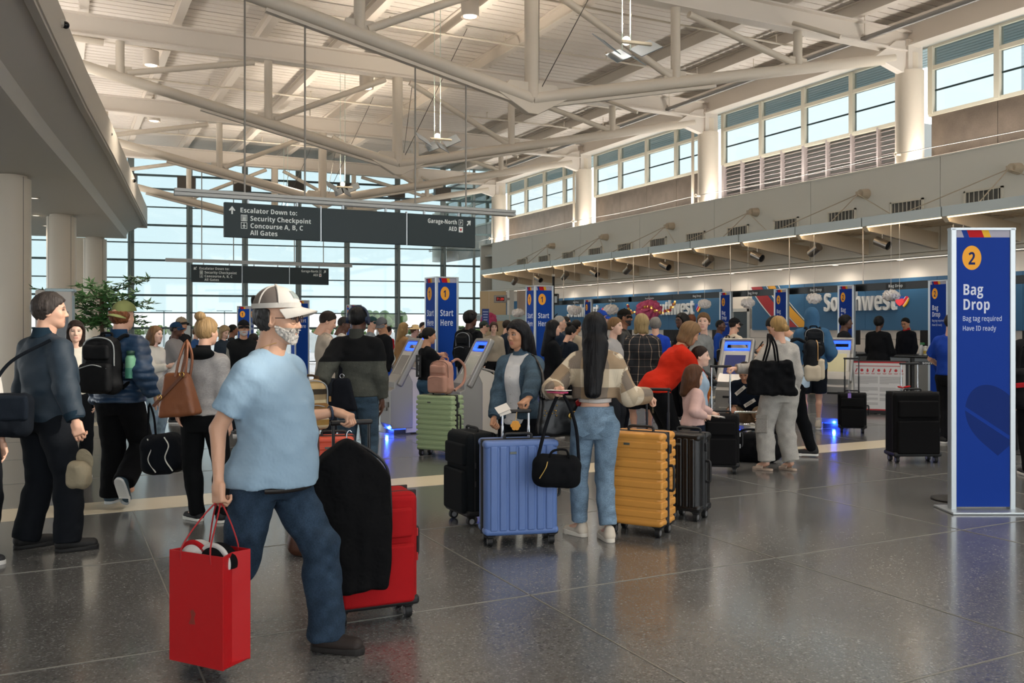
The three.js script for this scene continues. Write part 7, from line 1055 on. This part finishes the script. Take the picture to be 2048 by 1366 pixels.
person({ label: 'man in black cap, glasses and leather jacket before the blue wall', u: 1246, d: 13.6, dir: 78, h: 1.83, skin: 'brown', cap: { color: 0x17130f, brim: 0.25 }, glasses: 0x101010, lens: 0x101010, hair: ['crop', 0x14100d], beard: 0x1f1814, top: { name: 'jacket', color: 0x1a1715, ease: 0.035, mat: M(0x1a1715, 0.4) }, bottom: { color: dk } });
person({ label: 'blonde person in an oversized black and tan check shirt, seen from behind', u: 1284, d: 12.3, dir: 186, h: 1.73, f: 1, g: 1.25, c: 0.014, hair: ['bob', 0xb49a6c], top: { name: 'check_shirt', hem: -0.22, ease: 0.06, se: 0.05, plaid: 1, fold: 0.018, mat: M(0xffffff, 0.85, { map: T.plaid2, bumpMap: T.weave, bumpScale: 0.002 }) }, bottom: { color: 0x10131a, cut: 0.95, ease: 0.04 }, shoe: 0xd8d4cc, sock: 0xd8d4cc });
person({ label: 'grey-haired man in royal blue seen from behind', u: 1311, d: 15, dir: 172, h: 1.72, hair: ['grey', 0x908b84], top: { color: 0x1d3fa4, ease: 0.03 }, bottom: { color: dk } });
person({ label: 'person with long dark locks and glasses facing left', u: 1366, d: 15.4, dir: -70, h: 1.8, skin: 'dark', glasses: 0x1a1a1a, hair: ['long', 0x14100e, 0.2], top: { color: 0x17191d, ease: 0.03 }, bottom: { color: dk } });
person({ label: 'auburn-haired man in blue behind the dark locks', u: 1383, d: 18, dir: 170, h: 1.82, hair: ['short', 0x6b3a22], top: { color: 0x2f5590 }, bottom: { color: dk } });
// red jacket and children
const rjO = { label: 'woman in a bright red jacket bending towards the children', u: 1324, d: 10.0, dir: 98, h: 1.74, f: 1, g: 1.22, c: 0.012, lean: 33, hip: 0.9, hz: -0.06, hd: [0, 8, 0], skin: 'tan', hair: ['bob', 0x8a6a48], top: { name: 'jacket', color: 0xc22a16, ease: 0.035, hem: -0.02, fold: 0.016, flare: 0.1 }, bottom: { color: 0x0e0f12, ease: 0.025 }, shoe: 0x101012, RE: [-1, -0.6, 0], LE: [1, -0.6, 0] };
rjO.RH = reach(rjO, 1422, 10.2, 0.97); rjO.LH = reach(rjO, 1432, 10.5, 0.96); const rj = person(rjO);
{ for (const i of [0, 1]) { const h = rj.hands[i], m = mesh('glove', J(bar(h.e.clone().lerp(h.w, 0.82), h.w.clone().addScaledVector(h.dir, 0.05), 0.04, 0.045, 16), ell2(0.045, 0.045, 0.07).translate(...h.w.clone().addScaledVector(h.dir, 0.08).toArray())), M(0x131416, 0.45)); rj.P.add(m); }
  const p = at(1305, 9.9, 0.82), g = thing('lanyard_badge', 'white badge and chain clipped below the red jacket', 'badge', p, heading(-10)); part(g, 'card', rbox(0.07, 0.1, 0.006, 0.003, 0, 0, 0), M(0xc9c4b4, 0.4)); part(g, 'chain', J([...Array(9)].map((_, i) => new THREE.TorusGeometry(0.008, 0.002, 5, 10).translate(0.005, -0.06 - i * 0.013, 0))), M(0xb7a585, 0.3, { metalness: 0.8 })); }
person({ label: 'child with short brown hair and pale blue top beside the red jacket', u: 1398, d: 9.95, dir: 76, h: 1.33, hs: 1.12, f: 1, hair: ['short', 0x2c1c14], top: { color: 0x9fb4c6 }, bottom: { color: 0x20262e }, skin: 'pale', eyes: 1 });
const pgO = { label: 'small girl in pink sweater with wavy brown hair holding a paper', u: 1386, d: 9.1, dir: 108, h: 1.15, hs: 1.15, f: 1, g: 1.1, hair: ['long', 0x5c3a24, 0.2], top: { name: 'sweater', color: 0xc9a79f, ease: 0.028, hem: 0.0, se: 0.026 }, under: { color: 0x6a6661, hem: -0.09, sleeve: 0.02, ease: 0.018 }, bottom: { color: 0x161d2b, ease: 0.015 }, shoe: 0xb9888c, skin: 'pale', RP: 'pinch', LP: 'pinch' };
pgO.RH = reach(pgO, 1413, 9.0, 0.7); pgO.LH = reach(pgO, 1425, 9.25, 0.71); person(pgO);
{ const g = thing('paper_slip', 'white paper held by the small girl in pink', 'paper', at(1434, 9.05, 0.7), heading(10)); part(g, 'sheet', box(0.13, 0.003, 0.09).rotateZ(-0.1), M(0xd8d3cb, 0.7)); part(g, 'under_sheet', box(0.12, 0.003, 0.085, 0.01, -0.006, 0).rotateZ(-0.16), M(0xcfc9c0, 0.7)); }
suitcase({ label: 'black cabin case with raised chrome handle beside the girl in pink', u: 1442, d: 9.9, dir: -12, kind: 'soft', color: 0x0b0b0d, w: 0.38, h: 0.64, pull: 1.16, pulls: 0xd0d0d0 });
T.tie = canvasTex(128, 256, (x, w, h) => { const g = x.createLinearGradient(0, 0, 0, h); [[0, '#e0a41e'], [0.3, '#e07a1c'], [0.5, '#b8261e'], [0.72, '#8c1f24'], [0.85, '#2f6a3a'], [1, '#2a5a8a']].forEach(([a, b]) => g.addColorStop(a, b)); x.fillStyle = g; x.fillRect(0, 0, w, h); for (let i = 0; i < 60; i++) { x.globalAlpha = 0.25; x.fillStyle = ['#f0c040', '#c03020', '#7a1a20'][i % 3]; x.beginPath(); x.arc((i * 53) % w, (i * 97) % h, 8 + i % 9, 0, 7); x.fill(); } }); T.tie.wrapS = T.tie.wrapT = THREE.RepeatWrapping;
const gsO = { label: 'young woman in grey sweater and tie-dyed trousers glancing back', u: 1405, d: 11.8, dir: -118, h: 1.75, f: 1, c: 0.014, hd: [98, 0, 0], skin: 'pale', hair: ['bun', 0x7a5a38, 0], eyes: 1, top: { name: 'sweater', color: 0x8f9190, fleck: 1, ease: 0.045, hem: 0.06, band: 0x858786, fold: 0.02 }, bottom: { ease: 0.03, mat: M(0xffffff, 0.85, { map: T.tie }), uv: (x, y, z) => [x * 3 + z * 2, Math.max(0, Math.min(0.99, y / 0.98))] }, shoe: 0x3a3a3c, RE: [-1, -0.3, -0.3], LE: [1, -0.3, -0.3] };
gsO.LH = reach(gsO, 1362, 11.6, 1.15); person(gsO);
// right-hand group
person({ label: 'dark-skinned agent in blue beside the banner left of the cream shirt', u: 1439, d: 19, dir: 60, h: 1.72, skin: 'dark', hair: ['crop', 0x100d0b], top: { color: 0x1c3f8e }, bottom: { color: dk } });
person({ label: 'man in black cap and cream shirt wearing a small backpack', u: 1467, d: 15.6, dir: 108, h: 1.72, g: 1.1, cap: { color: 0x141416 }, hair: ['crop', 0x2a1f18], beard: 0x4a3a30, top: { color: 0xc4b7a4, ease: 0.03 }, bottom: { color: dk }, RP: 'grip', RH: [-0.1, 1.1, 0.36] });
backpack('backpack', 'small dark backpack on the man in a cream shirt', at(1451, 15.5, 1.0), heading(-72), { color: 0x15161a, w: 0.28, h: 0.42, d: 0.14, upper: 0 });
const phO = { label: 'dark-haired man in pale blue shirt looking down at his phone', u: 1592, d: 11.0, dir: -102, h: 1.75, c: 0.014, lean: 20, hd: [0, 30, 0], skin: 'tan', hair: ['short', 0x15110e], top: { color: 0xa9bccb, ease: 0.03, sleeve: 0.4, hem: -0.06 }, bottom: { color: 0x0d0e11, ease: 0.02 }, shoe: 0x171719, lace: 0xb03038, RF: [-0.12, -0.2, 0], LF: [0.1, 0.25, 0], LP: 'grip', RP: 'grip' };
phO.RH = reach(phO, 1530, 11.2, 1.3); phO.LH = reach(phO, 1528, 10.9, 1.28); const ph = person(phO);
{ const b = ph.nodes[4].c, p = ph.world(V(b.x, b.y - 0.3, b.z - 0.3)); const bp = backpack('backpack', 'black backpack with cream quilted pockets on the man with the phone', p, heading(phO.dir) + Math.PI, { color: 0x17181b, pocket: 0xc0b39c, w: 0.33, h: 0.5, d: 0.19, zip: 0xb98d58 }); bp.rotation.x = 0; part(bp, 'lower_panel', soft(0.345, 0.2, 0.2, 0.05, 0.008, 2), cloth(0xbfb29c)); part(bp, 'side_pocket', soft(0.1, 0.14, 0.13, 0.03, 0.006, 4).translate(0.15, 0.12, 0.02), cloth(0xc6baa4));
  const q = thing('smartphone', 'dark smartphone in the hands of the pale blue shirt man', 'phone', ph.world(ph.hands[1].w.clone().add(V(0.05, 0.06, 0.07))), heading(-100)); part(q, 'body', rbox(0.075, 0.15, 0.009, 0.004).rotateX(-0.6), black); part(q, 'screen', box(0.066, 0.138, 0.001, 0, 0, -0.006).rotateX(-0.6), M(0x1c2530, 0.1)); }
const swO = { label: 'blonde woman in grey sweatsuit with a large black tote, seen from behind', u: 1560, d: 10.0, dir: 186, h: 1.68, f: 1, c: 0.0105, hd: [18, 4, 0], skin: 'light', hair: ['bun', 0xb5925c, 0], top: { name: 'sweatshirt', color: 0xbdb8b0, fleck: 1, ease: 0.035, hem: 0.07, se: 0.03, cuff: 0x9f9a92, band: 0x9f9a92, fold: 0.016 }, bottom: { name: 'sweatpants', color: 0xaaa69e, mat: cloth(0xbdb9b1, { map: T.fleck }), ease: 0.045, end: 0.93, flare: 0.004, rib: 1, fold: 0.016 }, shoe: 0xb49f8d, sole: 0xb39e8c, shoeKind: 'slide', LF: [0.14, 0.03, 42], RF: [-0.13, 0, 24], LP: 'grip', LN: [0, -1, 0], LE: [0.6, -1, -0.3] };
swO.LH = reach(swO, 1470, 9.85, 1.14); const sw = person(swO);
{ const p = at(1543, 9.72), g = thing('tote_bag', 'large black canvas tote on the shoulder of the grey sweatsuit', 'bag', V(p.x, 0.86, p.z), heading(0)); part(g, 'body', soft(0.54, 0.4, 0.14, 0.04, 0.035, 9, 0.01, 0.2, 0.03), cloth(0x0c0d10)); for (const z of [-0.05, 0.05]) part(g, 'strap', tube([V(-0.08, 0.36, z), V(-0.03, 0.55, z), V(0.0, 0.66, z * 0.6 - 0.1), V(0.03, 0.55, z), V(0.06, 0.36, z)], 0.011, 24, 6), cloth(0x0c0d10));
  { const pm = cloth(0xb5b0a8, { map: T.fleck }), lg = sw.legs[0], c = lg.H.clone().lerp(lg.K, 0.82), q = new THREE.Quaternion().setFromAxisAngle(V(0, 1, 0), Math.PI - 0.75), o = V(0.072, 0, -0.075); for (const [nm, w, h, t, dy] of [['cargo_pocket', 0.13, 0.17, 0.03, -0.03], ['pocket_flap', 0.14, 0.05, 0.04, 0.06]]) part(sw.P, nm, rbox(w, h, t, 0.012, 0, dy, 0).applyQuaternion(q).translate(c.x + o.x, c.y, c.z + o.z), pm); } }
const crO = { label: 'crouching traveller in navy with khaki shorts behind the cabin case', u: 1505, d: 12.3, dir: -30, h: 1.72, hip: 0.42, lean: 35, hd: [0, 25, 0], hair: ['short', 0x2a1f18], top: { color: 0x182231, ease: 0.03, sleeve: 0.45 }, bottom: { color: 0x84705a, cut: 0.9, ease: 0.03 }, shoe: 0x7a6a60, sock: 0xcfcac4, RF: [-0.16, 0.3, -15], LF: [0.18, 0.28, 15], RH: [-0.1, 0.4, 0.5], LH: [0.25, 0.45, 0.45] };
person(crO);
{ const g = thing('baggage_tags', 'white barcode baggage tags dangling beside the crouching traveller', 'tag', at(1490, 11.6, 0.74), heading(0)); const tg = M(0xd8d4cc, 0.6), bk = M(0x222222, 0.7); for (const [x, y, a] of [[-0.06, 0.04, 0.7], [0.06, -0.12, 0.55], [0.1, 0.05, -0.6]]) { const s = part(g, 'tag_strip', box(0.16, 0.045, 0.002).rotateZ(a).translate(x, y, 0), tg); part(s, 'barcode', J([...Array(7)].map((_, i) => box(0.006, 0.03, 0.003, -0.05 + i * 0.014, 0, 0).rotateZ(a).translate(x, y, 0))), bk); }
  const c = thing('luggage_cart', 'chrome luggage cart frame behind the cabin case', 'cart', at(1510, 11.4), heading(-10)); part(c, 'frame', J(bar(V(-0.25, 0.52, 0), V(0.3, 0.52, 0), 0.014), bar(V(-0.25, 0.12, 0), V(-0.25, 0.52, 0), 0.014), bar(V(0.1, 0.12, 0), V(0.1, 0.66, 0), 0.014), bar(V(-0.3, 0.12, 0.0), V(0.3, 0.12, 0), 0.014), bar(V(-0.25, 0.36, 0), V(0.3, 0.36, 0), 0.012)), chrome); for (const x of [-0.26, 0.26]) part(c, 'wheel', turnZ(new THREE.CylinderGeometry(0.06, 0.06, 0.03, 18), Math.PI / 2).translate(x, 0.06, 0), rubber);
  const d = thing('duffel_bag', 'bulky black duffel on the floor behind the grey sweatpants', 'bag', at(1510, 10.7), heading(-24)); part(d, 'body', soft(0.62, 0.34, 0.32, 0.13, 0.02, 11, 0.012), cloth(0x0d0e11)); part(d, 'strap', tube([V(-0.2, 0.3, 0.1), V(-0.12, 0.38, 0.14), V(0.1, 0.38, 0.14), V(0.2, 0.3, 0.1)], 0.014, 20, 6), cloth(0x17191d)); part(d, 'metal_clip', rbox(0.05, 0.025, 0.02, 0.006, -0.27, 0.2, 0.14), chrome); }
const hoO = { label: 'man in a raised blue hood and dark shorts at the kiosk, seen from behind', u: 1624, d: 14.1, dir: 168, h: 1.86, g: 1.05, c: 0.014, skin: 'light', top: { name: 'hoodie', color: 0x3d6282, ease: 0.05, hem: -0.06, fold: 0.02, se: 0.045 }, bottom: { color: 0x14181f, cut: 0.86, ease: 0.04 }, shoe: 0xc9bfae, sock: 0xd5cfc6 };
hoO.RH = reach(hoO, 1655, 14.2, 1.1); const ho = person(hoO);
{ const f = (x, y, z) => { const a = ell(0, 0.02, -0.01, 0.112, 0.135, 0.128)(x, y, z), b = cap(V(0, -0.05, -0.02), V(0, -0.17, -0.03), 0.105, 0.12)(x, y, z); return Math.max(smin(a, b, 0.05), -ell(0, 0.0, 0.14, 0.075, 0.1, 0.09)(x, y, z)) + 0.008 * n3(x * 22, y * 22, z * 22); }; const m = mesh('hood', setUV(surf(f, [-0.16, -0.3, -0.18], [0.16, 0.19, 0.15], 0.01), (x, y, z) => [x + z, y]), cloth(0x3d6282)); m.position.copy(ho.hc); m.quaternion.copy(ho.qH); ho.P.add(m); const b = ho.nodes[4].c; backpack('backpack', 'black backpack worn by the man in the blue hood', ho.world(V(b.x, b.y - 0.2, b.z - 0.26)), heading(hoO.dir) + Math.PI, { color: 0x15181d, w: 0.32, h: 0.44, d: 0.18 }); }
suitcase({ label: 'black carry-on with raised handle and purple tag by the kiosk', u: 1704, d: 13.7, dir: -18, kind: 'soft', color: 0x0c0c0e, w: 0.4, h: 0.6, pull: 1.12, rod: M(0x202022, 0.4) });
{ const g = thing('luggage_tag', 'purple tag on the black carry-on by the kiosk', 'tag', at(1699, 13.4, 0.58), heading(0)); part(g, 'card', rbox(0.05, 0.07, 0.005, 0.002), M(0x8a6cc0, 0.5)); part(g, 'loop', tube([V(0, 0.03, 0), V(0.02, 0.06, -0.02), V(0, 0.075, -0.05)], 0.003, 8, 5), M(0x8a6cc0, 0.5)); }
suitcase({ label: 'large black upright suitcase standing alone before the notice board', u: 1825, d: 10.7, dir: 2, kind: 'soft', color: 0x08080a, w: 0.56, h: 0.83, pull: 1.16 });
{ const g = thing('ribbon', 'red ribbon tied on the handle of the large black suitcase', 'ribbon', at(1808, 10.75, 0.87), heading(0)); part(g, 'bow', J(ell2(0.05, 0.012, 0.03).rotateZ(0.2).translate(0.03, 0.012, 0), ell2(0.04, 0.012, 0.03).rotateZ(-0.3).translate(-0.04, 0.006, 0)), cloth(0xa51a20)); part(g, 'tail', box(0.09, 0.004, 0.02, -0.06, 0.0, 0.02), cloth(0xc9c2bc)); }
person({ label: 'man with braided hair in black at the counter, right of the blue hood', u: 1689, d: 16.4, dir: 72, h: 1.78, skin: 'dark', hair: ['grey', 0x120f0d], top: { color: 0x14161a, ease: 0.035 }, bottom: { color: dk } });
person({ label: 'woman in black with tied black hair standing at the nearest counter', u: 1757, d: 17.6, dir: 130, h: 1.78, f: 1, g: 1.15, skin: 'dark', hair: ['grey', 0x0f0d0d], top: { name: 'coat', color: 0x0e0f12, hem: -0.3, ease: 0.045 }, bottom: { color: 0x0e0f12 }, RH: [-0.15, 1.1, 0.3], LH: [0.15, 1.1, 0.3] });
{ const p = V(XH + 1.35, 0, zOn(1812, XH + 1.35)); person({ label: 'airline agent with glasses behind the nearest counter monitor', at: p, u: 1812, d: 20.5, dir: -62, h: 1.8, hd: [6, 18, 0], glasses: 0x14100e, hair: ['short', 0x14100e], top: { color: 0x14171f, ease: 0.03, collar: 0xa8262c }, bottom: { color: dk }, skin: 'tan' }); }
person({ label: 'staff member in a royal blue tee mostly hidden by the near banner', u: 1902, d: 12.3, dir: 120, h: 1.74, g: 1.1, hair: ['short', 0x2a1f18], top: { color: 0x1c3f9e, sleeve: 0.4, ease: 0.03 }, bottom: { color: 0x111216, ease: 0.03 }, shoe: 0x151517, LE: [1, -0.2, -0.6], LH: [0.22, 1.0, 0.18], RE: [-1, -0.2, -0.6] });
person({ label: 'traveller in black with a red sash at the right edge of the frame', u: 2078, d: 9.6, dir: 168, h: 1.7, g: 1.2, hair: ['curly', 0x15110f], top: { color: 0x111215, ease: 0.05, hem: -0.15 }, bottom: { color: 0x0f1013 } });
{ const g = thing('shoulder_bag', 'black bag with a red stripe at the right edge of the frame', 'bag', at(2052, 9.3, 0.75), heading(0)); part(g, 'body', soft(0.3, 0.42, 0.2, 0.07, 0.016, 4), cloth(0x0f1012)); part(g, 'stripe', rbox(0.28, 0.05, 0.02, 0.008, 0, 0.26, 0.1).rotateZ(0.1), cloth(0x9c1a20)); part(g, 'strap', tube([V(-0.08, 0.4, 0), V(0, 0.65, -0.05), V(0.1, 0.4, 0)], 0.012, 14, 6), cloth(0x0f1012)); }
// loose luggage behind the man in front
suitcase({ label: 'coral orange ribbed suitcase behind the walking man', u: 668, d: 7.6, dir: 8, kind: 'h', color: 0xc94a30, w: 0.34, h: 0.68, ribs: 8 });
suitcase({ label: 'charcoal suitcase between coral suitcase and walking man', u: 606, d: 7.8, dir: 8, kind: 'v', color: 0x3a3833, w: 0.3, h: 0.66, ribs: 4 });
T.stripe = canvasTex(64, 256, (x, w, h) => { ['#a58a5e', '#b59b70', '#3a3228', '#8d7a5c', '#b8a988', '#7a5a34', '#a8977a', '#c0b294', '#95763f', '#b5a684'].forEach((c, i) => { x.fillStyle = c; x.fillRect(0, i * 26, w, 26); }); }); T.stripe.wrapS = T.stripe.wrapT = THREE.RepeatWrapping; T.stripe.repeat.set(2, 2.2);
backpack('backpack', 'striped woven tan backpack stacked on the charcoal suitcase', at(622, 7.75, 0.7), heading(30), { color: 0xffffff, map: T.stripe, w: 0.3, h: 0.44, d: 0.2, pocket: 0, strap: 0x4a3b2a, upper: 0 });
{ const g = thing('leather_holdall', 'long dark brown leather holdall behind the walking man', 'bag', at(606, 6.3, 0.0), heading(0)); g.rotation.z = -0.04; part(g, 'body', soft(0.2, 0.92, 0.2, 0.06, 0.014, 6, 0.01, 0.25), M(0x4a2a1c, 0.5, { bumpMap: T.wrinkle, bumpScale: 0.008 })); part(g, 'strap', tube([V(-0.04, 0.9, 0), V(0, 1.02, 0.02), V(0.05, 0.9, 0)], 0.012, 16, 6), M(0x3a2116, 0.5)); }
suitcase({ label: 'navy suitcase in the distance behind the blue shorts', u: 792, d: 16.5, dir: 10, kind: 'v', color: 0x17304e, w: 0.4, h: 0.72, ribs: 5 });
{ const g = thing('daypack', 'grey daypack lying on the floor by the blue shorts person', 'backpack', at(741, 14.2), heading(20)); part(g, 'body', soft(0.26, 0.4, 0.2, 0.07, 0.02, 4, 0.012), cloth(0x8d8884)); part(g, 'webbing', tube([V(-0.02, 0.38, 0.1), V(0.06, 0.25, 0.12), V(0.02, 0.08, 0.11)], 0.01, 12, 6), cloth(0x2a2a2c)); part(g, 'bottle_pocket', soft(0.09, 0.18, 0.1, 0.03, 0.006, 2).translate(-0.13, 0, 0.03), cloth(0x6d2a2a)); }
scene.traverse(o => { if (o.isMesh) { o.castShadow = true; o.receiveShadow = true; } });
renderer.render(scene, camera);
